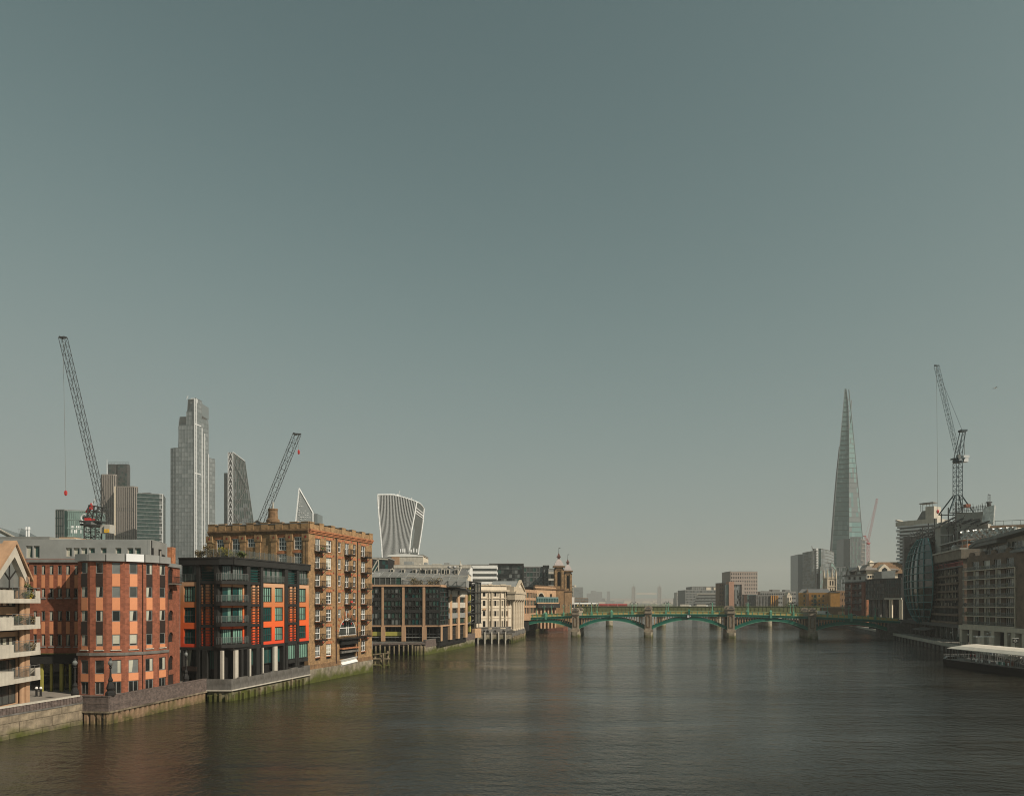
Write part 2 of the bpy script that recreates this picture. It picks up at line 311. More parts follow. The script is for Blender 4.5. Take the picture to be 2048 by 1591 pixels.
def foliage(name, label, cat, p, rx, rz, n, m, size=.16, trunk=None, group=None, pot=None):
    t = thing(name, label, cat, T(p[0], p[1], p[2]), group); mb = MB(); rr = random.Random(int(abs(p[0] * 97 + p[1] * 31 + n)))
    clumps = [(rr.uniform(-.7, .7) * rx, rr.uniform(-.7, .7) * rx, rr.uniform(.25, .95) * rz * 1.6, rr.uniform(.3, .55) * rx) for _ in range(9)]
    for _ in range(n):
        c = rr.choice(clumps); d = Vector((rr.gauss(0, 1), rr.gauss(0, 1), rr.gauss(0, .8))); d.normalize(); q = Vector(c[:3]) + d * c[3] * rr.uniform(.5, 1.15)
        a = Vector((rr.uniform(-1, 1), rr.uniform(-1, 1), rr.uniform(-1, 1))).normalized() * size * rr.uniform(.6, 1.3); b = a.cross(Vector((rr.uniform(-1, 1), rr.uniform(-1, 1), rr.uniform(-1, 1)))).normalized() * size * .7
        mb.face([q - a, q - b, q + a, q + b])
    add('crown', mb, m, t, T(*p)); st = MB()
    for c in clumps[:6]: st.bar((0, 0, 0), c[:3], .05, 4, .015)
    add('stem', st, 'bark', t, T(*p))
    if pot: add('pot', MB().lathe([(.22, -.45), (.32, 0), (.28, 0)], 10), pot, t, T(*p))
    return t
# ---------------------------------------------------------------- the setting: water, land, haze
def water_mat():
    m = bpy.data.materials.new('river_water'); m.use_nodes = True; nt = m.node_tree; L = nt.links.new; b = nt.nodes['Principled BSDF']
    b.inputs['Roughness'].default_value = 0.05; b.inputs['IOR'].default_value = 1.42; b.inputs['Specular IOR Level'].default_value = 0.5
    tc = nt.nodes.new('ShaderNodeTexCoord')
    def noise(sx, sy, det, rough=.6, rot=0):
        mp = nt.nodes.new('ShaderNodeMapping'); mp.inputs['Scale'].default_value = (sx, sy, 1); mp.inputs['Rotation'].default_value = (0, 0, rot); L(tc.outputs['Object'], mp.inputs[0])
        n = nt.nodes.new('ShaderNodeTexNoise'); n.inputs['Scale'].default_value = 1; n.inputs['Detail'].default_value = det; n.inputs['Roughness'].default_value = rough; L(mp.outputs[0], n.inputs['Vector']); return n.outputs[0]
    r = nt.nodes.new('ShaderNodeValToRGB'); r.color_ramp.elements[0].color = (0.012, 0.0115, 0.008, 1); r.color_ramp.elements[1].color = (0.024, 0.021, 0.013, 1)
    r.color_ramp.elements[0].position = .35; r.color_ramp.elements[1].position = .65
    L(noise(.02, .012, 4), r.inputs[0]); L(r.outputs[0], b.inputs['Base Color'])
    def m2(op, a, c):
        x = nt.nodes.new('ShaderNodeMath'); x.operation = op
        for i, v in enumerate((a, c)):
            if isinstance(v, (int, float)): x.inputs[i].default_value = v
            else: L(v, x.inputs[i])
        return x.outputs[0]
    big = m2('MULTIPLY', noise(.07, .12, 3, .5, .2), .55); mid = m2('ADD', m2('MULTIPLY', noise(.26, .36, 3, .55, -.25), .75), m2('MULTIPLY', noise(.85, 1.0, 3, .6, .15), .8)); small = m2('MULTIPLY', noise(2.3, 2.6, 3, .65, -.1), .34)
    patch = nt.nodes.new('ShaderNodeMapRange'); patch.inputs[1].default_value = .35; patch.inputs[2].default_value = .68; patch.inputs[3].default_value = .25; patch.inputs[4].default_value = 1.0
    L(noise(.014, .05, 4, .6), patch.inputs[0])
    hgt = m2('MULTIPLY', m2('ADD', m2('ADD', big, mid), small), patch.outputs[0])
    bp = nt.nodes.new('ShaderNodeBump'); bp.inputs['Strength'].default_value = 1.0; bp.inputs['Distance'].default_value = 0.38
    L(hgt, bp.inputs['Height']); L(bp.outputs[0], b.inputs['Normal']); return m
wm = MB()
xs = [-2900, -400, -100, -50, 0, 50, 100, 160, 400, 2900]; ys = [-90, 0, 60, 120, 200, 300, 500, 900, 2000, 5800]
for i in range(len(xs) - 1):
    for j in range(len(ys) - 1): wm.face([(xs[i], ys[j], 0), (xs[i + 1], ys[j], 0), (xs[i + 1], ys[j + 1], 0), (xs[i], ys[j + 1], 0)])
struct('river_water', wm, water_mat())
LW = [Vector(v) for v in ((-61.5, 52), (-53.7, 87.5), (-50.2, 87.1), (-47.0, 107.7), (-43.2, 107.7), (-38.1, 132.0), (-37.4, 134.6), (-30.7, 156.0), (-38.8, 158.5), (-43.5, 204.0), (-25.5, 206.0), (-13.4, 253.0), (-13.0, 266.0), (0.0, 268.0), (4.9, 300.0), (6.6, 344.0), (20.6, 437.0), (50, 552), (100, 800), (150, 1200), (215, 2400))]
RW = [Vector(v) for v in ((97, 100), (113.5, 150), (136, 218.7), (165.6, 309), (206, 430), (222, 520), (212, 640), (235, 800), (330, 1300), (480, 2400))]
mb = MB(); pts = [(p.x - .45, p.y, 2.6) for p in LW] + [(215, 5700, 2.6), (-2800, 5700, 2.6), (-2800, -80, 2.6), (-75, -80, 2.6)]
mb.face(pts); mb.face([(-2800, 5699, 2.5), (2800, 5699, 2.5), (2800, 5700, 60), (-2800, 5700, 60)])
mb2 = MB(); pts2 = [(p.x + .45, p.y, 2.6) for p in RW] + [(480, 5700, 2.6), (2800, 5700, 2.6), (2800, -80, 2.6), (60, -80, 2.6)]
mb2.face(pts2[::-1])
struct('ground', MB_ := mb, 'paving'); struct('ground', mb2, 'paving')
mb = MB(); mb.face([(200, 2600, 3.2), (500, 2600, 3.2), (500, 5700, 3.2), (200, 5700, 3.2)]); struct('ground', mb, 'conc_grey')
hz = MB().box(-2950, 2950, -95, 5850, -4, 320)
hm = bpy.data.materials.new('haze_air'); hm.use_nodes = True; hn = hm.node_tree; hn.nodes.remove(hn.nodes['Principled BSDF'])
pv = hn.nodes.new('ShaderNodeVolumePrincipled'); pv.inputs['Color'].default_value = (0.94, 0.92, 0.86, 1); pv.inputs['Density'].default_value = HAZE; pv.inputs['Anisotropy'].default_value = 0.1
hn.links.new(pv.outputs[0], hn.nodes['Material Output'].inputs['Volume'])
ho = add('haze', hz, hm); ho['kind'] = 'stuff'

# ---------------------------------------------------------------- river walls, left bank
def stone_wall():
    fr = Fr(LW[0], LW[1], xy=True); t = thing('river_wall', 'low stone river wall with dark ribbed parapet at the left edge', 'river wall', fr.M())
    add('wall', MB().box(0, fr.W, .08, 1.2, -2, 2.5), 'stonewall', t, fr.M())
    rr = random.Random(3); u = 0
    for row, (z0, z1) in enumerate(((-1.5, .55), (.6, 1.72), (1.77, 2.58))):
        u = -rr.uniform(0, 2)
        while u < fr.W:
            L_ = rr.uniform(2.6, 4.4); a, b = max(0, u), min(fr.W, u + L_ - .05)
            if b - a > .3: add('stone', MB().box(0, b - a, -rr.uniform(0, .05), .1, 0, z1 - z0), 'stonewall', t, fr.M(a, 0, z0))
            u += L_
    add('ledge', MB().box(0, fr.W, -.1, .5, 2.585, 2.75), 'conc_grey', t, fr.M())
    mb = MB().box(0, fr.W, .06, .5, 2.755, 3.5)
    for i in range(int(fr.W / .42)): mb.box(i * .42, i * .42 + .24, .0, .06, 2.76, 3.5)
    add('parapet', mb, 'parapet', t, fr.M())
    for i in range(int(fr.W / 2.4)): add('coping', MB().box(0, 2.38, -.03, .54, 0, .16), 'conc', t, fr.M(i * 2.4, 0, 3.505))
    add('gauge', MB().box(-.04, .04, -.04, 0, 0, .7).box(-.15, .15, -.05, -.01, .62, .7), 'white', t, fr.M(24.3, 0, 2.5))
stone_wall()
def sheet_wall():
    t = thing('river_wall', 'sheet piled river wall with dark brick parapet below the round red brick office', 'river wall', T(LW[2].x, LW[2].y))
    for k, (a, b) in enumerate(((1, 2), (2, 3))):
        fr = Fr(LW[a], LW[b], xy=True)
        add('parapet', MB().box(0, fr.W, 0, .5, 1.62, 3.42), 'parapet', t, fr.M())
        add('coping', MB().box(0, fr.W, -.05, .55, 3.425, 3.55), 'parapet', t, fr.M())
        add('ledge', MB().box(0, fr.W, -.12, .4, 1.42, 1.615), 'stonewall', t, fr.M())
        add('backing', MB().box(0, fr.W, .42, .9, -2, 1.4), 'dark', t, fr.M())
        n = int(fr.W / (.95 if k else .8)); s = fr.W / n
        key = MB().loft([[(0, .4, z), (s * .22, .02, z), (s * .72, .02, z), (s * .94, .4, z), (s * .94, .5, z), (0, .5, z)] for z in (-2, 1.41)]).mesh('sheet_pile', ['sheet'])
        for i in range(n): add('sheet_pile', key, None, t, fr.M(i * s, 0, 0))
        mb = MB(); rr = random.Random(k)
        for i in range(4 if k else 2):
            a0 = rr.uniform(0, fr.W * .8); d = rr.uniform(1.5, 3)
            for q in range(6):
                f = lambda e: (a0 + d * e, -.03, 1.4 - 4.4 * (e - e * e) * rr.uniform(.95, 1.0))
                mb.bar(f(q / 6), f((q + 1) / 6), .02, 3)
        add('chain', mb, 'timber', t, fr.M())
sheet_wall()
def moss_wall():
    t = thing('river_wall', 'mossy green river wall with timber posts below the black and orange flats', 'river wall', T(LW[4].x, LW[4].y))
    for k, (a, b) in enumerate(((3, 4), (4, 5))):
        fr = Fr(LW[a], LW[b], xy=True); W = fr.W
        add('wall', MB().box(0, W, .3, 1, -2, 1.6), 'moss_wall', t, fr.M())
        n = 1 if k == 0 else 11
        for i in range(n):
            h = random.uniform(-.12, .12) if k else 0
            add('parapet_panel', MB().box(.01, W / n - .01, 0, .5, 1.78, 3.38 + h), 'conc_grey', t, fr.M(i * W / n, 0, 0))
        add('ledge', MB().box(0, W, -.12, .5, 1.6, 1.775), 'conc', t, fr.M())
        n = 4 if k == 0 else 17
        for i in range(n):
            if k and random.random() < .2: continue
            s = random.uniform(.12, .2); add('timber_post', MB().loft([[(-s, -.1, z), (s, -.1, z), (s * .9, .29, z), (-s * .9, .29, z)] for z in (-2, random.uniform(.9, 1.55))]), 'timber', t, fr.M((i + .5) * W / n + random.uniform(-.3, .3), 0, 0))
moss_wall()
def posts_platform():
    fr = Fr(LW[9], LW[10], xy=True); t = thing('pile_platform', 'timber pile platform standing in the river under the glass office', 'platform', fr.M())
    add('deck', MB().box(-3, fr.W, 0, 6, 2.95, 3.6), 'conc_grey', t, fr.M()); add('backing', MB().box(-3, fr.W, 3, 4, -2, 2.9), 'dark', t, fr.M()); add('rail_beam', MB().box(-3, fr.W, -.15, 0, 3.0, 3.5), 'parapet', t, fr.M())
    for i in range(13):
        w = random.uniform(.2, .28); add('timber_post', MB().bar((0, 0, -2), (0, 0, random.uniform(2.5, 3.1)), w, 6), 'timber', t, fr.M(-1.5 + i * 1.32 + random.uniform(-.15, .15), -.35, 0))
    for i in range(6): add('timber_post', MB().bar((0, 0, -2), (random.uniform(-.1, .1), 0, random.uniform(2.6, 3.4)), .28, 6), 'timber', t, fr.M(15.2 + i * .55, -.4 - .2 * (i % 2), 0))
posts_platform()
def plain_wall(i0, i1, label, zt=3.7, m='moss_wall', par_m='parapet', posts=0, z_mid=2.3, pm='timber'):
    fr = Fr(LW[i0], LW[i1], xy=True); t = thing('river_wall', label, 'river wall', fr.M())
    add('wall', MB().box(0, fr.W, .05, 1.2, -2, z_mid), m, t, fr.M()); add('parapet', MB().box(0, fr.W, -.05, .6, z_mid + .004, zt), par_m, t, fr.M()); add('coping', MB().box(0, fr.W, -.12, .65, zt + .004, zt + .14), 'conc_grey', t, fr.M())
    for i in range(posts): add('timber_post', MB().bar((0, 0, -2), (0, 0, z_mid + random.uniform(-.2, .6)), .22, 5), pm, t, fr.M((i + .5) * fr.W / posts, -.22, 0))
    return t
plain_wall(10, 11, 'brown topped river wall with bright moss right of the pile platform', 4.3)
plain_wall(13, 14, 'pale ribbed river wall below the columned portico', 3.6, 'moss_wall', 'conc_grey', 15)
plain_wall(14, 15, 'short timber faced river wall beside the portico by the bridge', 3.2, 'moss_wall', 'conc_grey', 10)
plain_wall(15, 16, 'yellowish timber piled river wall seen under the first bridge arch', 4.2, 'moss_wall', 'timber', 30, 3.4)
plain_wall(16, 17, 'far river wall beyond the green bridge on the left bank', 4.2, 'conc_grey', 'conc_grey')
def arcade():
    fr = Fr(LW[12], LW[13], xy=True); t = thing('river_arcade', 'mossy arched river wall with white posts below the cream hall', 'river wall', fr.M()); n = 5; s = fr.W / n
    wall(fr, t, 0, fr.W, -2, 3.6, [], 'moss_wall', .8, arch=[(i * s + .4, (i + 1) * s - .4, -1.9, 1.7) for i in range(n)]); add('backing', MB().box(0, fr.W, .81, 1.3, -2, 3.6), 'dark', t, fr.M())
    for i in range(n): add('post', MB().box(-.22, .22, -.5, 0, -2, 4.3), 'conc', t, fr.M(i * s + .05, -.02, 0))
    add('coping', MB().box(0, fr.W, -.2, .8, 3.604, 3.85), 'conc_grey', t, fr.M())
arcade()
# right bank
def right_wall(k, label, n):
    a, b = RW[k + 1], RW[k]; fr = Fr(a, b, xy=True); t = thing('river_wall', label, 'river wall', fr.M())
    add('wall', MB().box(0, fr.W, .0, 1.2, -2, 1.75), 'conc_grey', t, fr.M()); add('parapet', MB().box(0, fr.W, -.25, .5, 1.76, 2.75), 'conc', t, fr.M())
    mb = MB()
    for i in range(n): mb.bar((0, -.3, -2), (0, -.3, 1.6), .25, 5); add('fender', mb, 'iron', t, fr.M((i + .5) * fr.W / n, 0, 0)); mb = MB()
    railing(fr, 0, fr.W, .1, .2, 2.76, 1.05, .035, 2.2, 'iron', False, False, t)
right_wall(0, 'dark embankment wall out of frame behind the landing stage', 6)
right_wall(1, 'dark embankment wall with pale parapet left of the landing stage', 22)
right_wall(2, 'dark embankment wall running back under the last green arch', 18)
right_wall(3, 'far embankment wall beyond the bridge on the right bank', 0); right_wall(4, 'farthest embankment wall below the railway bridge', 0)
# ---------------------------------------------------------------- LEFT BANK, near
G = 2.6
def b_flats():      # pale apartment block with balconies at the left edge
    fr = Fr((-150, 71.5), (63, 88.5)); t = thing('apartment_building', 'tan apartment building with gabled glazing and pale concrete balconies at the left edge', 'building', fr.M(fr.W, 0, G))
    U = fr.u; X = lambda px: fr.u(px); ug = X(33); eave = 18.6; apex = 22.3; W = fr.W; uL, uR = X(-6), X(61)
    body(t, [fr.w(0, 1.6, 0).xy, fr.w(W - .1, 1.6, 0).xy, fr.w(W - .1, 14, 0).xy, fr.w(0, 14, 0).xy], G, 18.5, 'tan')
    floors = [(2.65, 5.4), (5.75, 8.2), (8.75, 11.0), (11.55, 13.7), (14.6, 17.6)]
    gu = [(X(-60), X(-8)), (X(-3), X(50))]
    wall(fr, t, 0, W, G, 18.5, [(a, b, z0 + .05, z1) for z0, z1 in floors for a, b in gu], 'tan', .4, y=1.0)
    for z0, z1 in floors:
        for a, b in gu: window(fr, t, a, b, z0 + .05, z1, 1.15, 4, 1, .12, 'black', 'g_mid', 4 if z0 > 8 else 0)
    for px in (53.5, 58.5): add('column', MB().lathe([(.3, 0), (.28, 15.8)], 12), 'conc' if px > 55 else 'tan', t, fr.M(X(px), .6, G))
    add('pilaster', MB().box(-.35, .35, 0, .8, G, 18.4), 'tan', t, fr.M(W - .35, .2, 0))
    # gable: stone frame round a triangle of glass
    gh = 1.0; o = [(uL, eave - .6), (ug, apex), (uR, eave - .6), (uR, eave - 1.6), (ug, apex - 1.55), (uL, eave - 1.6)]
    mb = MB()
    for a, b, c, d in ((o[0], o[1], o[4], o[5]), (o[1], o[2], o[3], o[4])): mb.slab([d, c, b, a] if a[0] < b[0] else [d, c, b, a], .2, 1.4)
    add('gable_frame', mb, 'conc', t, fr.M())
    mb = MB()
    for sgn, e in ((-1, uL), (1, uR)): mb.slab([(e + sgn * .5, eave - .75), (e + sgn * .5, eave - .35), (ug, apex + .45), (ug, apex + .02)][::-sgn if sgn < 0 else -1], -.05, 1.5)
    add('gable_coping', mb, 'tan', t, fr.M())
    mb = MB(); mb.slab([(uL, eave - 1.6), (uR, eave - 1.6), (ug, apex - 1.5)], .9, 1.0); add('gable_pane', mb, 'g_grey', t, fr.M())
    mb = MB()
    for a, b in (((ug, eave - 1.6), (ug, apex - 1.5)), ((ug, eave - .6), (ug - 1.6, eave + .9)), ((ug, eave - .6), (ug + 1.6, eave + .9)), ((uL, eave - 1.7), (uR, eave - 1.7))): mb.bar((a[0], .85, a[1]), (b[0], .85, b[1]), .09)
    add('gable_mullion', mb, 'black', t, fr.M())
    mb = MB().loft([[(uL - .2, y, eave - .6), (uR + .2, y, eave - .6), (ug, y, apex + .1)] for y in (1.45, 14)][::-1]); add('gable_roof', mb, 'tan', t, fr.M())
    for a, b in ((X(-40), uL), (uR - 2.2, W)): add('parapet_block', MB().slab([(a, 17.0), (b, 17.0), (b, 22.0 if a < uL else 21.2), (b - .5, 22.4), (a, 22.4)], 1.5, 6), 'tan', t, fr.M()); add('parapet_panel', MB().box(a + .25, b - .35, 1.4, 1.5, 18.6, 21.2), 'cream', t, fr.M())
    for k, zb in enumerate((5.35, 8.55, 11.85, 15.1)):
        bu0, bu1 = X(-150), X(73); us = X(18); b = add('balcony', MB().box(us, bu1, -.5, 1.2, zb, zb + .55).box(0, us, -.55, 1.2, zb, zb + 1.55), 'conc', t, fr.M(0, 0, 0))
        add('end_wall', MB().box(bu1 - .9, bu1 - .02, -.48, -.3, zb + .555, zb + 1.55).box(bu1 - .2, bu1, -.3, 1.2, zb + .555, zb + 1.45), 'conc', b, fr.M())
        railing(fr, us, bu1, -.42, 1.0, zb + .56, 1.35, .03, .9, 'grey', False, False, b, infill=False)
        add('balustrade_pane', MB().box(us + .1, bu1 - 1.8, -.41, -.39, zb + .62, zb + 1.7), 'rail_glass', b, fr.M())
    p = fr.w(X(58), .2); foliage('olive_shrub', 'round olive shrub on the top pale balcony at the left', 'shrub', (p.x, p.y, 16.4), .6, .8, 260, 'leaf', .13, pot='conc')
    p = fr.w(X(56), -.1); foliage('planter_shrub', 'yellow green potted shrub behind the top balcony rail', 'shrub', (p.x, p.y, 15.75), .6, .4, 200, 'leaf_y', .13, pot='yellow')
    for k, (px, zb, mm, lb) in enumerate(((60, 12.45, 'leaf_b', 'straggly brown plant on the second balcony from the top'), (40, 12.45, 'leaf', 'small green plant left on the second balcony from the top'), (58, 9.15, 'leaf_b', 'leggy plant on the third balcony from the top'))):
        p = fr.w(X(px), 0); foliage('balcony_plant', lb, 'plant', (p.x, p.y, zb + .1), .7, .55, 170, mm, .11, group=None, pot='conc_grey')
b_flats()

def b_office():     # red brick office with the round bay
    cx = [155.5, 180, 213, 250, 286, 314.5, 336]; cy = [95.4, 94.65, 94.8, 95.7, 97.4, 99.5, 101.8]
    wing = Fr((58, 98.6), (158, 98.6)); t = thing('office_building', 'red brick office with faceted round bay, salmon panels and grey attic', 'building', T(pl(240, 96).x, 96, G))
    cor = [pl(a, b) for a, b in zip(cx, cy)]; fl = Fr((336, 101.8), (359.5, 106.5))
    ZT = 20.85
    ins = [c + Vector((-.12, .55)) for c in cor]
    body(t, [wing.w(0, .6).xy, wing.w(wing.W - .1, .6).xy] + [c + Vector((-.2, .75)) for c in cor] + [fl.w(fl.W - .05, .6).xy, (fl.w(fl.W - .05, 16)).xy, wing.w(0, 16).xy], 7.9, ZT, 'dark')
    body(t, [c + Vector((-.2, .75)) for c in cor] + [fl.w(fl.W - .05, .6).xy, fl.w(fl.W - .05, 16).xy, (cor[0] + Vector((0, 16)))], G, 7.88, 'dark', roof=None)
    rows = [(1130, 1148.5), (1176, 1194), (1221, 1241), (1268, 1291)]; cols = [(66.5, 73.5), (82.5, 90.5), (98.5, 107), (115, 123.5), (131.5, 140), (148.5, 157)]
    hol = []
    for a, b in cols:
        for i, (r0, r1) in enumerate(rows): u0, u1, z0, z1 = wing.rect(a, b, r0, r1); hol.append((u0, u1, z0, z1))
    wall(wing, t, 0, wing.W, 8.0, ZT, hol, 'brick', .25)
    for i, h in enumerate(hol): window(wing, t, *h, y=.1, nx=1, fw=.09, fm='lead', g='g_dark', curtain=1 if i % 3 else 3)
    for a, b in cols:
        for r0, r1, in ((1149, 1175.5), (1242, 1267)):
            u0, u1, z0, z1 = wing.rect(a, b, r0, r1); add('spandrel_panel', MB().box(.03, u1 - u0 - .03, -.02, .02, .03, z1 - z0 - .03), 'salmon', t, wing.M(u0, 0, z0))
        for r in (1195, 1291.8):
            u0, u1, z0, z1 = wing.rect(a, b, r, r + 2); add('sill', MB().box(-.12, u1 - u0 + .12, -.1, .02, 0, .13), 'zinc', t, wing.M(u0, 0, z0))
    add('coping', MB().box(-.2, wing.W + .6, -.25, .5, 0, .4), 'lead', t, wing.M(0, 0, ZT + .004))
    # recess below the wing
    add('fascia', MB().box(0, wing.W + .3, .15, 1.2, 6.55, 7.95), 'black', t, wing.M()); mb = MB().box(0, wing.W, -.1, .9, 7.94, 8.06); add('moss_ledge', mb, 'leaf', t, wing.M())
    add('recess_wall', MB().box(-2, wing.W + .2, 3.4, 3.6, G, 8), 'dark', t, wing.M()); add('recess_glazing', MB().box(-2, wing.W, 3.2, 3.3, G, 6.5), 'g_dark', t, wing.M())
    add('transom', MB().box(0, wing.W, 1.0, 1.15, 4.75, 4.95), 'black', t, wing.M())
    for px, w in ((77, 4.5), (96, 4), (116.5, 6), (134, 3.5)): u0, u1 = wing.u(px - w / 2), wing.u(px + w / 2); add('lime_column', MB().box(0, u1 - u0, .6, .85, G, 6.54), 'lime', t, wing.M(u0, 0, 0))
    # round bay: six facets
    wr = [(1124, 1146.5), (1172, 1194), (1220, 1242), (1268, 1291)]; wc = [(168.7, 178), (191.5, 206), (224, 240.6), (259, 275), (292.4, 305), (317, 325)]
    dk = {0: (0, 2), 1: (0, 2), 2: (), 3: (), 4: (0, 2), 5: (0, 2)}
    mid = Fr((213, 94.8), (250, 95.7)); zr = [(mid.z(232, b), mid.z(232, a)) for a, b in wr]; zg = [(mid.z(232, 1346), mid.z(232, 1319)), (2.75, mid.z(232, 1362))]; zb = mid.z(232, 1310)
    for i in range(6):
        fr = Fr(cor[i], cor[i + 1], xy=True); a, b = wc[i]; u0, u1 = fr.u(a), fr.u(b); W = fr.W
        if i == 0: u0, u1 = W * .3, W * .8
        if i == 5: u0, u1 = W * .22, W * .74
        hol = [(u0, u1, z0, z1) for z0, z1 in zr]
        wall(fr, t, 0, W, zb + .4, ZT - .1, hol, 'brick', .25); hg = [(u0 - .12, u1 + .12, *z) for z in zg]
        wall(fr, t, 0, W, G, zb, hg, 'brick_band' if 0 else 'brick', .25)
        add('string_course', MB().box(-.08, W + .08, -.16, .25, zb + .004, zb + .39), 'conc_grey', t, fr.M())
        for k, h in enumerate(hol):
            window(fr, t, *h, y=.06, nx=1, fw=.1, fm='lead', g='g_grey' if (i in (2,) and k < 2) else 'g_mid' if (i in (3,) and k < 2) else 'g_dark', curtain=2 if k == 3 and i in (1, 2, 3) else (0 if i in (2, 3) and k < 2 else random.choice((1, 1, 3, 0))))
            zlo = zr[k + 1][1] if k < 3 else h[2] - .48
            add('spandrel_panel', MB().box(.02, u1 - u0 - .02, -.03, .03, .02, h[2] - zlo - .02), 'brown' if k in dk[i] else 'salmon', t, fr.M(u0, 0, zlo))
        add('sill', MB().box(-.15, u1 - u0 + .15, -.14, .0, -.12, .0), 'conc', t, fr.M(u0, 0, zr[3][0] - .5))
        for k, h in enumerate(hg): window(fr, t, *h, y=.1, nx=1 if k == 0 else 2, fw=.1, fm='lead', g='g_grey' if (k == 0 and i in (2, 3)) else 'g_dark', curtain=0 if k else random.choice((0, 1, 3)))
        add('spandrel_panel', MB().box(0, hg[0][1] - hg[0][0], -.02, .04, zg[1][1] + .03, zg[0][0] - .03), 'salmon', t, fr.M(hg[0][0], 0, 0))
        add('cornice_panel', MB().box(.02, W - .02, -.45, .4, ZT - .05, ZT + 1.0 - .1 * (i in (0, 5))), 'silver' if i == 3 else 'zinc', t, fr.M())  # fourth facet brighter: sun glare put into its panel colour
        add('downpipe', MB().bar((0, -.08, G), (0, -.08, ZT - .1), .05, 5), 'pipe', t, fr.M(W - .05, 0, 0)) if i in (3, 5) else None
    # flat bay with round-headed windows
    ar = [fl.rect(335.5 + 1.5, 347, a, b) for a, b in ((1134, 1166), (1177, 1198), (1219.5, 1240), (1263, 1283), (1310, 1339))]
    door = fl.rect(336.5, 348, 1348, 1386); door = (door[0], door[1], G + .02, door[3])
    wall(fl, t, 0, fl.W, G, 20.4, [door], 'brick', .25, arch=ar); add('coping', MB().box(-.1, fl.W + .1, -.2, .6, 20.41, 20.95), 'zinc', t, fl.M())
    for h in ar: window(fl, t, *h, y=.18, nx=2, nz=2, fw=.08, fm='black', g='g_dark', curtain=1)
    add('door', MB().box(door[0], door[1], .12, .2, door[2], door[3]), 'brown', t, fl.M())
    h = ar[0]; bl = add('balcony', MB().box(-.25, h[1] - h[0] + .9, -.9, 0, -.2, 0), 'conc_grey', t, fl.M(h[0], 0, h[2])); railing(fl, h[0] - .2, h[1] + .85, -.85, 0, h[2], .95, .03, .3, 'iron', par=bl)
    # attic
    at_ = Fr((-40, 103.6), (300, 104.2)); at2 = Fr((300, 104.2), (333, 110.5)); za, zt = 20.9, 24.5
    wins = [(52, 65), (67, 79)]; hol = [at_.rect(a, b, 1091, 1115) for a, b in wins] + [at_.rect(a, a + 12, 1095, 1112) for a in (131.5, 147, 162, 177.5, 201, 230.5, 254.5, 269.5)]
    wall(at_, t, 0, at_.W, za, zt, hol, 'zinc', .35)
    for h in hol: window(at_, t, *h, y=.25, nx=1, fw=.12, fm='conc', g='g_green', curtain=random.choice((0, 1)))
    h2 = [at2.rect(293.5 + 8, 308, 1095, 1110), at2.rect(317, 324, 1098, 1114)]; wall(at2, t, 0, at2.W, za, zt, h2, 'zinc', .35)
    for h in h2: window(at2, t, *h, y=.25, nx=1, fw=.1, fm='conc', g='g_green', curtain=0)
    body(t, [at_.w(0, .4).xy, at_.w(at_.W, .4).xy, at2.w(at2.W, .4).xy, at2.w(at2.W, 9).xy, at_.w(0, 12).xy], za, zt, 'dark', roof='zinc')
    add('brick_upstand', MB().box(0, at_.W, -.15, -.02, za, za + .75), 'brick', t, at_.M())
    p = at(334.5, 1120, 108); c = add('chimney', MB().box(0, .75, 0, 1.1, 20.5, at(0, 1093.5, 108).z), 'stock_red', t, T(p.x, p.y, 0))
    # roof plant
    f2 = Fr((-60, 112), (99, 112)); add('plant_room', MB().box(0, f2.W, 0, 6, 24.4, 25.75), 'lead', t, f2.M()); f3 = Fr((99, 111), (152, 111)); add('plant_room', MB().box(0, f3.W, 0, 5, 24.3, 25.4), 'conc', t, f3.M())
    f4 = Fr((118, 113), (177, 113)); add('plant_room', MB().box(0, f4.W * .5, 0, 6, 24.3, 25.75).box(f4.W * .5, f4.W, .5, 6, 24.3, 25.5), 'tan', t, f4.M())
    for px in (53, 57.5): p = at(px, 1076, 112.5); add('flue', MB().lathe([(.14, 0), (.14, 1.3), (.24, 1.35), (.2, 1.75)], 8), 'silver', t, T(p.x, p.y, 25.6))
    p = at(38, 1080, 114); mb = MB().bar((0, 0, 0), (0, 0, 1.6), .03).bar((-.4, 0, 1.4), (1.3, 0, 1.5), .02); add('aerial', mb, 'grey', t, T(p.x, p.y, 25.7))
b_office()
def slope_roof():   # pale sloping roof edge far left behind
    p = at(-30, 1060, 122); t = thing('glass_roof', 'pale sloping roof edge rising behind the grey attic at far left', 'roof', T(p.x, p.y, 24.4)); mb = MB()
    a, b = at(-30, 1042, 122), at(34, 1076, 122)
    for k in range(3): mb.bar(a + Vector((0, k * 1.2, -k * .6)), b + Vector((0, k * 1.2, -k * .6)), .14)
    add('beam', mb, 'conc', t); add('glazing', MB().loft([[a + Vector((0, .1, -.2)), b + Vector((0, .1, -.2))], [b + Vector((0, 9, -.2)), a + Vector((0, 9, -.2))]][::1], close=False), 'g_grey', t)
    add('support', MB().box(a.x, b.x, 122.3, 130, 24.3, b.z - .3), 'conc', t)
slope_roof()

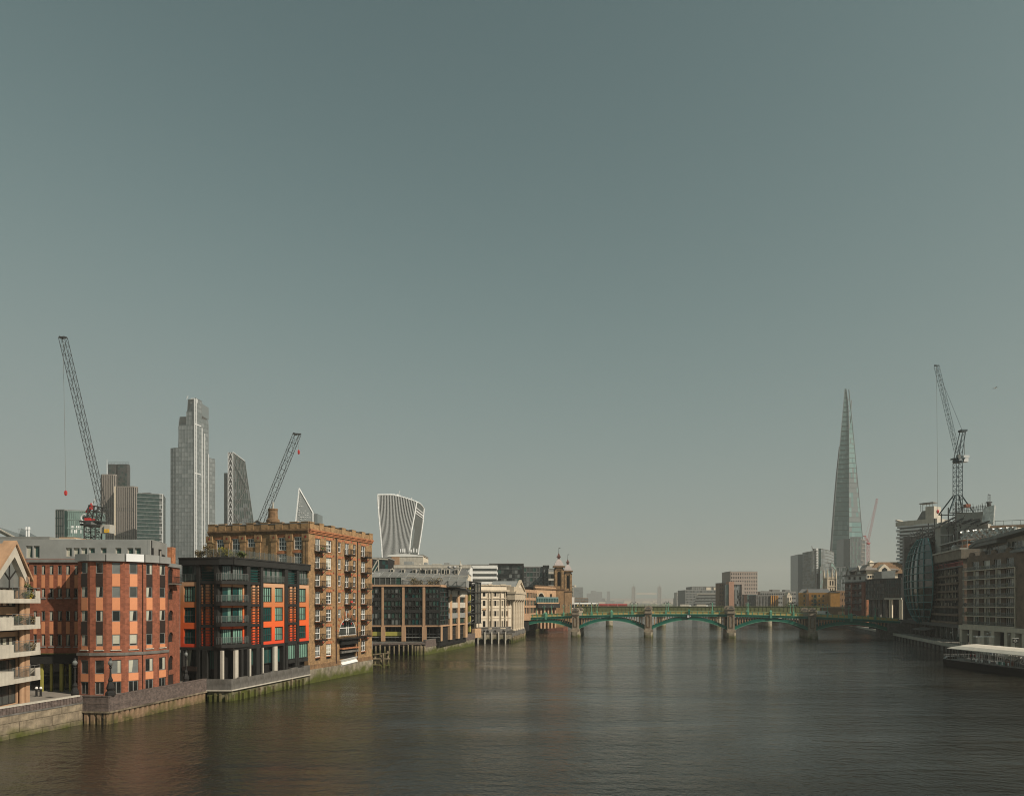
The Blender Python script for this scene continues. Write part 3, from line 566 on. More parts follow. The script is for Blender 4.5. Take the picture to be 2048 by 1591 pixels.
def lamp(px, Y, zb, py_top, label):
    p = pl(px, Y); zt = H + (HY - py_top) * Y / F; h = zt - zb; t = thing('street_lamp', label, 'street lamp', T(p.x, p.y, zb), 'ornate globe lamps along the river wall')
    add('base', MB().lathe([(.62, 0), (.6, .35), (.38, .6), (.5, .9), (.42, 1.25), (.24, 1.7), (.3, 1.9), (.14, 2.3)], 8), 'iron', t, T(p.x, p.y, zb))
    add('column', MB().lathe([(.13, 2.3), (.1, h - 1.1), (.2, h - .95), (.1, h - .8), (.28, h - .7)], 8), 'iron', t, T(p.x, p.y, zb))
    add('globe', MB().lathe([(.14, h - .7), (.27, h - .52), (.3, h - .34), (.22, h - .15), (.1, h - .02)], 10), 'g_grey', t, T(p.x, p.y, zb)); add('crown', MB().lathe([(.12, h - .02), (.2, h + .04), (.03, h + .3)], 6), 'iron', t, T(p.x, p.y, zb))
    return t
lamp(221, 87.9, 3.55, 1319, 'ornate black globe lamp on the wall corner before the round brick bay')
lamp(150, 90.0, 2.6, 1319, 'globe lamp beside the dark recess left of the round brick bay')
lamp(372, 108.0, 2.6, 1303, 'globe lamp at the right end before the black and orange flats')
for i, px in enumerate((73, 81.5)):
    p = pl(px, 94); t = thing('bollard', ('dark bollard with white cap before the lime columns, ' + ('nearer the flats' if i == 0 else 'nearer the round bay')), 'bollard', T(p.x, p.y, G), 'bollards before the dark recess')
    add('post', MB().lathe([(.2, 0), (.14, .15), (.13, 1.0)], 8), 'iron', t, T(p.x, p.y, G)); add('cap', MB().lathe([(.16, 1.0), (.2, 1.1), (.1, 1.3)], 8), 'white', t, T(p.x, p.y, G))

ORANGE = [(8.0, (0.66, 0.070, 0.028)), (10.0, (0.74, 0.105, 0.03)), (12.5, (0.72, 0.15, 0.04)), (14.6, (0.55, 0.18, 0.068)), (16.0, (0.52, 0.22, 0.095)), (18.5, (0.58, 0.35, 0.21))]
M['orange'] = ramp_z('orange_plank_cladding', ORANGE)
def b_black():      # black framed flats with orange cladding
    L = Fr((359.5, 112.5), (440, 110.6)); Rr = Fr((466, 110.9), (617.3, 132.0)); t = thing('flats_building', 'black framed flats with orange graded cladding and corner balconies', 'building', T(pl(440, 110.6).x, 110.6, G))
    ch = Fr(L.B, Rr.A, xy=True); zt = 22.2; z1 = 18.5; z0 = 8.1
    inner = [L.w(0, .9).xy, L.w(L.W - .3, .9).xy, Rr.w(.8, .9).xy, Rr.w(Rr.W, .9).xy, Rr.w(Rr.W, 14).xy, L.w(0, 22).xy]
    body(t, inner, G, zt - .1, 'dark', roof='lead')
    win_z = [(15.3, 17.85), (12.0, 14.45), (8.6, 11.0)]
    def orange_bay(fr, px0, px1, wins):
        u0, u1 = fr.u(px0), fr.u(px1); hol = [(fr.u(a), fr.u(b), *z) for a, b in wins for z in win_z]
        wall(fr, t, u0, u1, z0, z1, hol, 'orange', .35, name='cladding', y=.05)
        for k, h in enumerate(hol):
            w = window(fr, t, *h, y=.22, nx=4, fw=.09, fm='brown', g='g_teal', curtain=4 if random.random() < .8 else 0, cur='curtain_g')
            railing(fr, h[0] + .05, h[1] - .05, .12, .12, h[2] + .05, 1.1, .022, 3, 'grey', False, False, w, infill=False)
    def louvre_bay(fr, px0, px1, top=True):
        u0, u1 = fr.u(px0), fr.u(px1); w = u1 - u0
        add('glazing', MB().box(u0, u1, .5, .6, z0, zt - 1), 'g_teal', t, fr.M())
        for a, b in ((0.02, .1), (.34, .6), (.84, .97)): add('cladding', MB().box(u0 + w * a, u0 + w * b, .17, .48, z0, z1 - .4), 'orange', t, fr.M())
        for k, (a, b) in enumerate([(18.75, 21.3)] + [(z[0] - .2, z[1] + .1) for z in win_z]):
            n = 6; key = ('louvre', round(w, 2))
            if key not in CACHE: CACHE[key] = MB().box(.02, w - .02, 0, .09, 0, .09).mesh('louvre', ['black'])
            for i in range(n): add('louvre', CACHE[key], None, t, fr.M(u0, .05, a + (b - a) * (i + .3) / n))
            add('floor_beam', MB().box(u0, u1, 0, .5, a - .55, a - .08), 'black', t, fr.M())
    def pillar(fr, px0, px1, y0=-.1): u0, u1 = fr.u(px0), fr.u(px1); add('pillar', MB().box(0, u1 - u0, y0, .7, G, zt - .02), 'black', t, fr.M(u0, 0, 0))
    def top_bay(fr, px0, px1):
        u0, u1 = fr.u(px0), fr.u(px1); n = max(2, int((u1 - u0) / 1.0))
        window(fr, t, u0, u1, 18.62, 21.2, .45, n, 1, .07, 'black', 'g_green', 4 if px0 > 365 else 3, cur='g_grey')
        bl = add('balustrade', MB().box(u0, u1, .02, .05, 18.7, 19.75), 'rail_glass', t, fr.M()); railing(fr, u0, u1, .0, .0, 18.62, 1.2, .025, 1.0, 'grey', False, False, bl, infill=False)
    orange_bay(L, 360, 394, [(367, 390)]); top_bay(L, 360.5, 393); pillar(L, 393.5, 400); louvre_bay(L, 400, 428.5); pillar(L, 428.5, 436)
    pillar(Rr, 493, 500); louvre_bay(Rr, 500, 520.5); pillar(Rr, 520.5, 526); orange_bay(Rr, 526, 569, [(527, 544), (550.5, 567)]); top_bay(Rr, 526, 569); pillar(Rr, 569, 575.5); louvre_bay(Rr, 575.5, 593.5); pillar(Rr, 593.5, 598)
    orange_bay(Rr, 598, 618, [(598.5, 612.5)]); top_bay(Rr, 598, 618)
    for fr, a, b in ((L, 0, L.W), (ch, -.05, ch.W + .05), (Rr, 0, Rr.W + .3)): add('fascia', MB().box(a, b, -.25, .9, zt - 1, zt).box(a, b, -.35, .95, zt + .004, zt + .22), 'black', t, fr.M())
    # corner: glazing set back, wrapped balconies
    cz = [18.65] + [z[0] - .05 for z in win_z]; uA, uB = L.u(436), Rr.u(493)
    pA = L.w(uA, .75); pC1 = L.w(L.W - .25, .75); pC2 = Rr.w(.65, .75); pB = Rr.w(uB, .75)
    for k, z in enumerate(cz):
        zz1 = z + 2.45
        for a, b in ((pC1, pC2), (pC2, pB), (pA, pC1)):
            f = Fr(a.xy, b.xy, xy=True)
            window(f, t, .04, f.W - .04, z + .12, zz1, -.12, 1 if f.W < 1.5 else 4, 1, .08, 'brown', 'g_teal', 4 if k in (0, 3) else random.choice((3, 0)), cur='curtain_g' if k else 'g_grey')
        if k: 
            for a, b in ((pC1, pC2), (pC2, pB), (pA, pC1)):
                f = Fr(a.xy, b.xy, xy=True); add('lintel', MB().box(0, f.W, -.3, 0, zz1 + .01, zz1 + .5), 'orange', t, f.M())
            f = Fr(pC2.xy, pB.xy, xy=True); add('jamb', MB().box(f.W - .3, f.W, -.32, -.15, z, zz1), 'orange', t, f.M())
        o = [L.w(uA - .1, -.35), L.w(L.W - .02, -.35), ch.w(.35, -.5), Rr.w(.25, -.4), Rr.w(uB + .05, -.35), pB, pC2, pC1, pA]; b0 = o[0]
        bl = add('balcony', MB().prism([(q - b0).xy for q in o], -.5, .06), 'black', t, T(b0.x, b0.y, z))
        for i in range(4): f = Fr(o[i].xy, o[i + 1].xy, xy=True); railing(f, 0, f.W, .05, .05, z + .06, 1.1, .025, .7, 'grey', False, False, bl, infill=False); add('balustrade_pane', MB().box(.03, f.W - .03, .05, .07, .15, 1.05), 'rail_glass', bl, f.M(0, 0, z + .05))
    # ground storeys: deep fins, pale columns, glass behind
    add('soffit', MB().box(0, Rr.W, -.1, 3, z0 - .45, z0 - .02), 'black', t, Rr.M()); add('soffit', MB().box(0, L.W + .4, -.1, 3, z0 - .45, z0 - .02), 'black', t, L.M())
    for fr, px, w in ((L, 362, .5), (L, 405, .9), (Rr, 482, .5), (Rr, 512, .9), (Rr, 566, .9), (Rr, 590, .7)): add('fin', MB().box(0, w, -.1, .75, G, z0 - .46), 'black', t, fr.M(fr.u(px), 0, 0))
    for fr, px, w in ((L, 443, .42), (Rr, 461.5 + 6, .75), (Rr, 497, .3), (Rr, 523, .22), (Rr, 546, .9)):
        add('column', MB().box(0, w, -.3, .1, G, z0 - .46), 'conc', t, fr.M(fr.u(px), 0, 0))
    for px0, px1 in ((500, 520), (528, 565)): u0, u1 = Rr.u(px0), Rr.u(px1); window(Rr, t, u0, u1, 4.8, z0 - .5, .55, 5, 1, .07, 'black', 'g_teal', 4, cur='g_green')
    u0, u1 = L.u(407), L.u(430); window(L, t, u0, u1, 4.6, z0 - .5, .55, 4, 1, .07, 'black', 'g_teal', 4, cur='g_green')
    for px0, px1 in ((577, 592), (598, 616)): u0, u1 = Rr.u(px0), Rr.u(px1); window(Rr, t, u0, u1, 5.0, z0 - .3, .1, 4, 1, .07, 'black', 'g_green', 4, cur='curtain_g'); add('spandrel', MB().box(u0, u1, .0, .3, 4.3, 4.95), 'black', t, Rr.M())
    u0, u1 = L.u(366), L.u(395); window(L, t, u0, u1, 5.0, z0 - .3, .5, 4, 1, .07, 'brown', 'g_mid', 1); add('balcony', MB().box(u0, u1, -.2, .6, 4.3, 5.0), 'brown', t, L.M())
    # roof garden
    for px0, px1, fr, y in ((400, 445, L, 1.4), (470, 610, Rr, 1.2)):
        u0, u1 = fr.u(px0), fr.u(min(px1, 612)); n = int((u1 - u0) / 1.3)
        for i in range(n): add('balustrade_pane', MB().box(.04, (u1 - u0) / n - .04, 0, .04, 0, 1.35), 'rail_glass', t, fr.M(u0 + i * (u1 - u0) / n, y, zt + .2)); add('balustrade_post', MB().box(-.03, .03, -.03, .05, 0, 1.45), 'grey', t, fr.M(u0 + i * (u1 - u0) / n, y, zt + .2))
    for k, (px, fr, y, m, rx, rz, lb) in enumerate(((392, L, 4, 'leaf_b', 1.5, 1.5, 'large bare brown shrub in the roof garden of the black flats'), (375, L, 3, 'leaf_b', .9, .8, 'low brown shrub at the left end of the roof garden'), (414, L, 4.2, 'leaf_y', 1.2, 1.0, 'yellow flowering shrub in the roof garden of the black flats'), (428, L, 3.4, 'leaf_y', 1.1, .8, 'yellow green shrub at the right of the bare brown one'), (462, L, 2.6, 'leaf', .9, .5, 'low green shrub above the corner balconies'), (500, Rr, 3, 'leaf_b', .8, .5, 'low faded shrub on the roof left of the double orange bay'), (540, Rr, 3, 'leaf_b', .8, .4, 'dry shrub on the roof above the double orange bay'))):
        p = fr.w(fr.u(px), y); foliage('roof_shrub', lb, 'shrub', (p.x, p.y, zt + .3), rx, rz, int(260 * rx), m, .15)
b_black()

def b_warehouse():  # yellow brick warehouse
    L = Fr((417.5, 138.0), (617.5, 132.4)); Rr = Fr((617.5, 132.4), (744, 156.3)); t = thing('warehouse', 'yellow brick warehouse flats with white windows and black iron balconies', 'building', T(Rr.A.x, Rr.A.y, 0))
    zt = 30.4; zc = 28.9
    body(t, [L.w(.05, .5).xy, L.w(L.W - .5, .5).xy, Rr.w(Rr.W - .05, .5).xy, Rr.w(Rr.W - .05, 20).xy, L.w(.05, 24).xy], 0.5, zt - .9, 'stock_dark', roof='lead')
    cols = [(630.6, 640.7), (652.5, 663), (676.5, 682), (690, 698), (706.5, 711.5), (722.5, 731)]; zr = [(25.25 - 3.42 * k, 27.6 - 3.42 * k) for k in range(7)]
    hol, arch = [], []
    for c, (a, b) in enumerate(cols):
        u0, u1 = Rr.u(a), Rr.u(b)
        for k, (z0, z1) in enumerate(zr):
            if c in (2, 3, 4) and k >= 5: continue
            hol.append((c, k, u0, u1, z0 + (.25 if c in (2, 4) else 0) , z1))
    fan = Rr.rect(677.5, 713.5, 1253, 1270); load = Rr.rect(679, 712, 1276, 1316); load = (load[0], load[1], load[2], load[3])
    low = [(Rr.u(a), Rr.u(b), 4.0, 5.1) for a, b in (cols[0], cols[1], cols[5])]
    wall(Rr, t, 0, Rr.W, 2.6, zc, [h[2:] for h in hol] + [load] + low, 'stock', .35, arch=[(fan[0], fan[1], fan[2], fan[2] + (fan[1] - fan[0]) / 2 + .01)])
    for l in low: window(Rr, t, *l, y=.25, nx=1, fw=.08, fm='stock_dark', g='g_dark', curtain=0)
    for c, k, u0, u1, z0, z1 in hol:
        window(Rr, t, u0, u1, z0, z1, y=.16, nx=1 if c in (2, 4) else 2, nz=2 if c != 1 else 3, fw=.14, fm='white', g='g_mid' if (c + k) % 3 else 'g_grey', curtain=random.choice((0, 0, 1, 2)) if c == 1 else 0)
        add('window_arch', MB().slab([(-.15, 0), (u1 - u0 + .15, 0), (u1 - u0 + .25, .42), ((u1 - u0) * .5, .62), (-.25, .42)], -.05, .02), 'stock_red', t, Rr.M(u0, 0, z1 + .01))
        add('sill', MB().box(-.1, u1 - u0 + .1, -.1, .05, -.16, -.01), 'stock_red', t, Rr.M(u0, 0, z0))
        if c in (0, 3, 5) and k < 6 and not (c == 3 and k > 4):
            w = u1 - u0 + 1.0; b = add('balcony', MB().box(-.35, w - .35, -1.25, 0, -.28, -.12), 'iron', t, Rr.M(u0, 0, z0)); railing(Rr, u0 - .3, u0 + w - .4, -1.2, 0, z0 - .12, 1.15, .035, .28, 'iron', par=b)
            add('bracket', MB().bar((0, -1.1, -.28), (0, 0, -1.3), .05).bar((w - .7, -1.1, -.28), (w - .7, 0, -1.3), .05), 'iron', b, Rr.M(u0, 0, z0))
            if random.random() < .4: add('flower_box', MB().box(.2, 1.0, -1.3, -1.1, .3, .6), random.choice(('red', 'leaf', 'leaf_b')), b, Rr.M(u0, 0, z0))
    r = (fan[1] - fan[0]) / 2; w = add('fan_window', MB().slab([(r + r * .97 * math.cos(math.pi * q / 14), r * .97 * math.sin(math.pi * q / 14)) for q in range(15)], .2, .25), 'g_mid', t, Rr.M(fan[0], 0, fan[2]))
    mb = MB().box(r - .45, r - .25, .1, .2, 0, r * .95).box(r + .25, r + .45, .1, .2, 0, r * .95).box(.1, 2 * r - .1, .1, .19, r * .42, r * .42 + .14).box(0, 2 * r, .1, .2, 0, .14)
    for q in range(14): mb.bar((r + r * .96 * math.cos(math.pi * q / 14), .15, r * .96 * math.sin(math.pi * q / 14)), (r + r * .96 * math.cos(math.pi * (q + 1) / 14), .15, r * .96 * math.sin(math.pi * (q + 1) / 14)), .09)
    add('fan_frame', mb, 'white', w, Rr.M(fan[0], 0, fan[2]))
    for q in range(1, 12):
        a = math.pi * q / 12; d = Vector((math.cos(a), 0, math.sin(a))); n = Vector((-d.z, 0, d.x)) * .16; p0, p1 = d * (r + .12), d * (r + (1.5 if q % 2 else 1.0)); mb = MB(); mb.loft([[Vector((p0 - n)) + Vector((0, y, 0)), p0 + n + Vector((0, y, 0)), p1 + n * 1.5 + Vector((0, y, 0)), p1 - n * 1.5 + Vector((0, y, 0))] for y in (-.05, .02)]); add('voussoir', mb, 'stock_red', t, Rr.M(fan[0] + r, 0, fan[2]))
    bl = add('gantry_balcony', MB().box(fan[0] - .8, fan[1] + 1.2, -1.1, 0, fan[2] - .75, fan[2] - .5), 'iron', t, Rr.M()); railing(Rr, fan[0] - .7, fan[1] + 1.1, -1.05, 0, fan[2] - .5, 1.0, .04, .35, 'iron', par=bl)
    add('loading_back', MB().box(load[0], load[1], .4, .5, load[2], load[3]), 'dark', t, Rr.M())
    for z, d, mm, h in ((load[3] - 1.2, .5, 'iron', .9), (load[3] - 2.1, .7, 'stock_red', .25), (load[3] - 3.0, .3, 'iron', .7), (load[2] + 1.3, .6, 'conc_grey', .4)): add('loading_beam', MB().box(load[0] - .1, load[1] + .1, -d, .2, z, z + h), mm, t, Rr.M())
    mb = MB().loft([[(load[0] + .3, -.1 - .5 * (k % 2), z), (load[1] - .1, -.1 - .5 * (k % 2), z + .3), (load[1] - .1, .0, z + .3), (load[0] + .3, .0, z)] for k, z in enumerate((load[2] - 1.6, load[2] - 1.1, load[2] - .6, load[2] - .1))]); add('tarpaulin', mb, 'white', t, Rr.M())
    for px, m in ((671.5, 'pipe'), (714.5, 'pipe'), (672, 'iron')): add('downpipe', MB().bar((0, -.12, 3), (0, -.12, zc - .6), .09, 6), m, t, Rr.M(Rr.u(px), 0, 0))
    for k in range(7):
        for px in (646, 667, 686, 702.5, 718, 736): add('tie_plate', MB().lathe([(.0, -.05), (.22, -.04), (.22, .0)], 8), 'red', t, Rr.M(Rr.u(px), 0, zr[k][1] + .4) @ Matrix.Rotation(R(90), 4, 'X'))
    # left face
    lc = [(433, 447.5, 1078.5, 1103), (464, 479, 1076.5, 1110), (495, 510, 1076.5, 1093.5), (557, 572.5, 1074, 1100), (588, 603, 1072.5, 1098), (557, 572.5, 1107, 1132), (588, 603, 1105, 1131)]
    hl = [L.rect(*c) for c in lc]; wall(L, t, 0, L.W, 2.6, zc, hl, 'stock', .35)
    for h in hl: window(L, t, *h, y=.16, nx=3, nz=2 if h[3] - h[2] < 2 else 3, fw=.12, fm='white', g='g_mid', curtain=0); add('window_arch', MB().slab([(-.2, 0), (h[1] - h[0] + .2, 0), (h[1] - h[0] + .3, .4), ((h[1] - h[0]) * .5, .6), (-.3, .4)], -.06, .02), 'stock_red', t, L.M(h[0], 0, h[3] + .01))
    for px in (420, 455, 486, 517, 548, 579.5, 612): add('pilaster', MB().box(-.55, .55, -.22, .01, 2.6, 27.0).box(-.75, .75, -.3, .01, 27.0, 28.3), 'stock', t, L.M(L.u(px), 0, 0)); add('tie_plate', MB().lathe([(.0, -.05), (.25, -.04), (.25, .0)], 8), 'red', t, L.M(L.u(px), -.3, 27.7) @ Matrix.Rotation(R(90), 4, 'X'))
    add('downpipe', MB().bar((0, -.15, 18), (0, -.15, zc - .4), .1, 6), 'pipe', t, L.M(L.u(613), 0, 0))
    for f, a, b in ((L, 0, L.W), (Rr, 0, Rr.W)):
        add('cornice', MB().box(a, b, -.2, .4, zc - .5, zc - .25).box(a - .05, b + .05, -.45, .5, zc + .004, zc + .3).box(a, b, -.3, .45, zc - .246, zc), 'stock_dark' if f is L else 'stock_red', t, f.M()); n = 7 if f is L else 6; step = (b - a) / n
        add('parapet', MB().box(a, b, -.12, .4, zc + .304, zt - .15), 'stock', t, f.M()); add('parapet_coping', MB().box(a, b, -.2, .45, zt - .146, zt), 'black' if f is Rr else 'slate', t, f.M())
        for i in range(n + 1): add('parapet_pier', MB().box(-.8, .8, -.2, .5, zc + .31, zt + .12).box(-.85, .85, -.25, .55, zt + .124, zt + .22), 'stock', t, f.M(min(max(a + i * step, .8), b - .8), 0, 0))
    # base in the river
    add('base_wall', MB().box(-.1, Rr.W, -.25, .5, -2, 2.55), 'moss_wall', t, Rr.M()); add('plinth', MB().box(0, Rr.W, -.12, .1, 2.556, 3.4), 'stock_dark', t, Rr.M())
    e = Fr(Rr.B, Rr.w(Rr.W, 14).xy, xy=True); add('end_wall', MB().box(0, e.W, 0, .3, 0, zt - .1), 'stock', t, e.M())
    for k in range(8): add('quoin', MB().box(.1, .9, -.35, .0, 0, 1.7), 'brick' if k % 2 else 'zinc', t, e.M(0, 0, 5 + k * 2.6))
    c = at(546, 1045, 146); ch = add('chimney', MB().lathe([(1.1, 28.5), (1.0, 31.6), (1.05, 31.7), (1.35, 32.0), (1.35, 32.5), (1.0, 32.8), (.92, 34.4), (1.0, 34.5), (1.0, 34.8)], 14), 'stock_dark', t, T(c.x, c.y, 0)); add('pot', MB().lathe([(.14, 34.8), (.12, 36.2)], 8), 'conc', ch, T(c.x, c.y, 0))
    g = at(515, 1045, 142); add('roof_gable', MB().slab([(-2.8, 0), (2.8, 0), (0, 1.9)], 0, 8), 'slate', t, T(g.x, g.y, 30.0)); add('gable_board', MB().bar((-2.9, -.1, -.05), (0, -.1, 1.95), .12).bar((2.9, -.1, -.05), (0, -.1, 1.95), .12), 'conc_grey', t, T(g.x, g.y, 30.0))
    p = at(455, 1050, 143); add('skylight', MB().loft([[(-2.5, 0, -1), (2.5, 0, .1), (2.5, .2, .1), (-2.5, .2, -1)], [(-2.5, 3, -.4), (2.5, 3, .8), (2.5, 3.2, .8), (-2.5, 3.2, -.4)]]), 'zinc', t, T(p.x, p.y, 30.9))
b_warehouse()
def dolphin():
    p = pl(757, 166); t = thing('timber_fender', 'old timber fender frame in the river right of the yellow warehouse', 'fender', T(p.x, p.y, 0))
    for x, y in ((-1, 0), (.6, .6), (1.4, -.4), (2.4, .2)): add('timber_post', MB().bar((x, y, -2), (x + random.uniform(-.3, .3), y, random.uniform(2.8, 4)), .22, 6), 'timber', t, T(p.x, p.y, 0))
    for z in (.6, 2.0, 3.0): add('timber_beam', MB().bar((-1.3, -.3, z), (2.8, -.3, z + random.uniform(-.2, .4)), .18, 5), 'timber', t, T(p.x, p.y, 0))
dolphin()
# ---------------------------------------------------------------- helpers for the middle distance and the far city
def curtain_wall(fr, par, u0, u1, z0, z1, nf, nc, gl, band=None, bh=.5, mull=None, mw=.12, y=0.0, bd=.2, md=.2, tilt=0.0):
    mb = MB(); rr = random.Random(int(u1 * 31 + z1 * 7 + nf)); w, h = (u1 - u0) / nc, (z1 - z0) / nf
    for i in range(nc):
        for j in range(nf):
            k = rr.randrange(len(gl)); a, b = u0 + i * w, u0 + (i + 1) * w; c, d = z0 + j * h, z0 + (j + 1) * h; e = rr.uniform(-tilt, tilt)
            mb.face([(a, e, c), (b, -e, c), (b, -e, d), (a, e, d)], k)
    add('glazing', mb, gl, par, fr.M(0, y, 0))
    if band:
        mb = MB()
        for j in range(nf + 1): mb.box(u0, u1, -bd, .02, z0 + j * h - bh / 2, z0 + j * h + bh / 2)
        add('floor_band', mb, band, par, fr.M(0, y, 0), stuff=True)
    if mull:
        mb = MB()
        for i in range(nc + 1): mb.box(u0 + i * w - mw / 2, u0 + i * w + mw / 2, -md, .02, z0, z1)
        add('mullion', mb, mull, par, fr.M(0, y, 0), stuff=True)
def punched(fr, par, u0, u1, z0, z1, nx, nz, fx, fz, wm, g='g_dark', y=0.0, t=.35, mz=.5, pane=True, indiv=False):
    w, h = (u1 - u0) / nx, (z1 - z0) / nz
    hol = [(u0 + (i + .5 - fx / 2) * w, u0 + (i + .5 + fx / 2) * w, z0 + (j + mz - fz / 2) * h, z0 + (j + mz + fz / 2) * h) for i in range(nx) for j in range(nz)]
    wall(fr, par, u0, u1, z0, z1, hol, wm, t, y=y)
    if indiv:
        for q in hol: window(fr, par, *q, y=y + t * .6, nx=2, fw=.12, fm='white' if indiv is True else indiv, g=g, curtain=0)
    elif pane: add('window', MB().box(u0, u1, 0, .05, z0, z1), g, par, fr.M(0, y + t * .8, 0), stuff=True)
    return hol
def block(name, label, cat, p0, p1, ytop, Y, depth, m, zb=2.6, group=None, roof='lead', dx=0.0):
    fr = Fr((p0, Y), (p1, Y + dx)); zt = fr.z((p0 + p1) / 2, ytop); t = thing(name, label, cat, fr.M(fr.W / 2, 0, zb), group)
    add('wall', MB().box(0, fr.W, .4, depth, zb, zt), m, t, fr.M()); add('roof', MB().box(-.1, fr.W + .1, .3, depth + .1, zt + .004, zt + .5), roof, t, fr.M())
    a, b = fr.w(fr.W, .4).xy, fr.w(fr.W, depth).xy; c, d = fr.w(0, depth).xy, fr.w(0, .4).xy
    return t, fr, zt, (Fr(a, b, xy=True) if p1 < CX else Fr(c, d, xy=True))

# ---------------------------------------------------------------- LEFT BANK, middle distance
def b_glass():
    L = Fr((728, 214.0), (880, 214.0)); Rr = Fr((880, 214.0), (960, 256.0)); Rr = Fr(Rr.A, Rr.w(Rr.u(936.5), 0).xy, xy=True); t = thing('office_building', 'dark glass office with tan stone pillars on the timber platform', 'building', L.M(L.W, 0, 3.6)); G5 = 3.6; zt = 20.3
    body(t, [L.w(0, .8).xy, L.w(L.W - .3, .8).xy, Rr.w(Rr.W, .8).xy, Rr.w(Rr.W, 24).xy, L.w(0, 40).xy], 2.0, zt, 'dark', roof='zinc')
    L0 = L.u(735); zf = [L.z(820, r) for r in (1249, 1224, 1200, 1170)]
    gl = ['g_dark', 'g_dark', 'g_mid', 'g_green', 'g_teal']
    for a, b in ((735, 764), (768, 805), (809.5, 845.5), (851, 880)):
        u0, u1 = L.u(a), L.u(b)
        nc = max(3, int((u1 - u0) / 1.1)); curtain_wall(L, t, u0, u1, zf[0], zt - .2, 6, nc, gl if a > 770 else ['g_mid', 'g_green', 'g_grey', 'g_dark'], 'black', .35, 'black', .14, y=.3)
        curtain_wall(L, t, u0, u1, G5, zf[0] - .6, 2, nc, ['g_dark', 'g_teal', 'g_mid'], 'steel', .3, 'black', .14, y=.8)
        if a < 800: add('yellow_screen', MB().box(u0 + .3, u1 - .3, .55, .65, G5 + 1.6, G5 + 2.9), 'lime', t, L.M())
        add('rail', MB().box(u0, u1, .2, .3, G5 + 1.1, G5 + 1.25), 'zinc', t, L.M())
    for z in zf[1:3]: add('dark_band', MB().box(L0, L.W, .05, .3, z - .1, z + .9), 'black', t, L.M())
    for a, b in ((763.3, 767.7), (804.4, 809), (845.3, 850.4)): u0, u1 = L.u(a), L.u(b); add('pillar', MB().box(0, u1 - u0, -.15, .6, zf[0] - .5, zt + .1).box(-.15, u1 - u0 + .35, -.3, .7, G5, zf[0] - .51), 'tan', t, L.M(u0, 0, 0))
    add('beam', MB().box(L0, L.W + .3, -.3, .6, zt, zt + .6), 'tan', t, L.M()); add('beam', MB().box(L0, L.W + .2, .0, .5, zf[0] - .55, zf[0] - .1), 'tan', t, L.M())
    add('beam', MB().box(-.3, Rr.W * .36, -.3, .6, zt - .1, zt + .55), 'tan', t, Rr.M()); add('beam', MB().box(-.2, Rr.W * .98, .0, .5, zf[0] - .55, zf[0] - .1), 'tan', t, Rr.M())
    uA, uB = Rr.u(897), Rr.u(934); curtain_wall(Rr, t, .1, uA, zf[0], zt - .2, 8, 6, gl, 'steel', .3, 'black', .14, y=.3); curtain_wall(Rr, t, .1, uB, G5, zf[0] - .6, 3, 14, ['g_dark', 'g_mid', 'g_teal'], 'steel', .15, 'black', .16, y=.8)
    curtain_wall(Rr, t, uA, uB, zf[0], zt - 1.2, 5, 10, ['g_dark', 'g_mid', 'g_green'], 'black', .5, 'black', .14, y=.3)
    for r0, r1 in ((1180, 1193), (1204, 1215), (1225, 1235)): z1_, z0_ = Rr.z(915, r0), Rr.z(915, r1); [add('white_panel', MB().box(a + .1, b - .1, -.1, .2, z0_, z1_), 'zinc' if r0 > 1220 else 'silver' if 0 else 'conc', t, Rr.M()) for a, b in ((uA, Rr.u(901)), (Rr.u(903), Rr.u(915)), (Rr.u(919), uB))]
    for a, b in ((899, 903.5), (914.7, 919), (930, 934)): u0, u1 = Rr.u(a), Rr.u(b); add('pillar', MB().box(0, u1 - u0, -.2, .6, G5, zt - 2.2), 'sand', t, Rr.M(u0, 0, 0))
    add('pillar', MB().box(Rr.u(882), Rr.u(884.5), -.1, .6, G5, zf[0] - .6), 'sand', t, Rr.M())
    add('canopy', MB().box(Rr.W * .33, Rr.W + 1, -1.6, 1.5, zt - .9, zt - .3), 'black', t, Rr.M())
    # roof terrace and sloping louvre roof
    curtain_wall(L, t, L0, L.u(800), zt + .6, zt + 3.0, 1, 6, ['g_green', 'g_mid'], 'zinc', .2, 'zinc', .12, y=2.5); railing(L, L.u(780), L.W, .4, .4, zt + .6, 1.1, .04, .8, 'iron', False, False, t)
    mb = MB(); a, b = L.w(L.u(735), 3, zt + 3.1), L.w(L.u(930), 4, zt + 1.7)
    for k in range(7): q = Vector((0, k * 1.6, k * .35)); mb.bar(a + q, b + q, .16)
    for k in range(12): p = a.lerp(b, k / 11); mb.bar(p, p + Vector((0, 9.6, 2.1)), .12); mb.bar(p + Vector((0, 1, 0)), Vector((p.x, p.y + 1, zt)), .1)
    add('roof_louvre', mb, 'zinc', t); add('penthouse', MB().box(L.u(744), L.u(930), 5, 20, zt, zt + 2.3), 'zinc', t, L.M())
    for k, (px, rx, lb) in enumerate(((830, 2.2, 'bare brown shrub on the glass office roof terrace'), (868, 2.6, 'wide bare shrub near the corner of the glass office roof'))): p = L.w(L.u(px), 2.2); foliage('terrace_shrub', lb, 'shrub', (p.x, p.y, zt + .6), rx, 1.0, 240, 'leaf_b', .22)
b_glass()
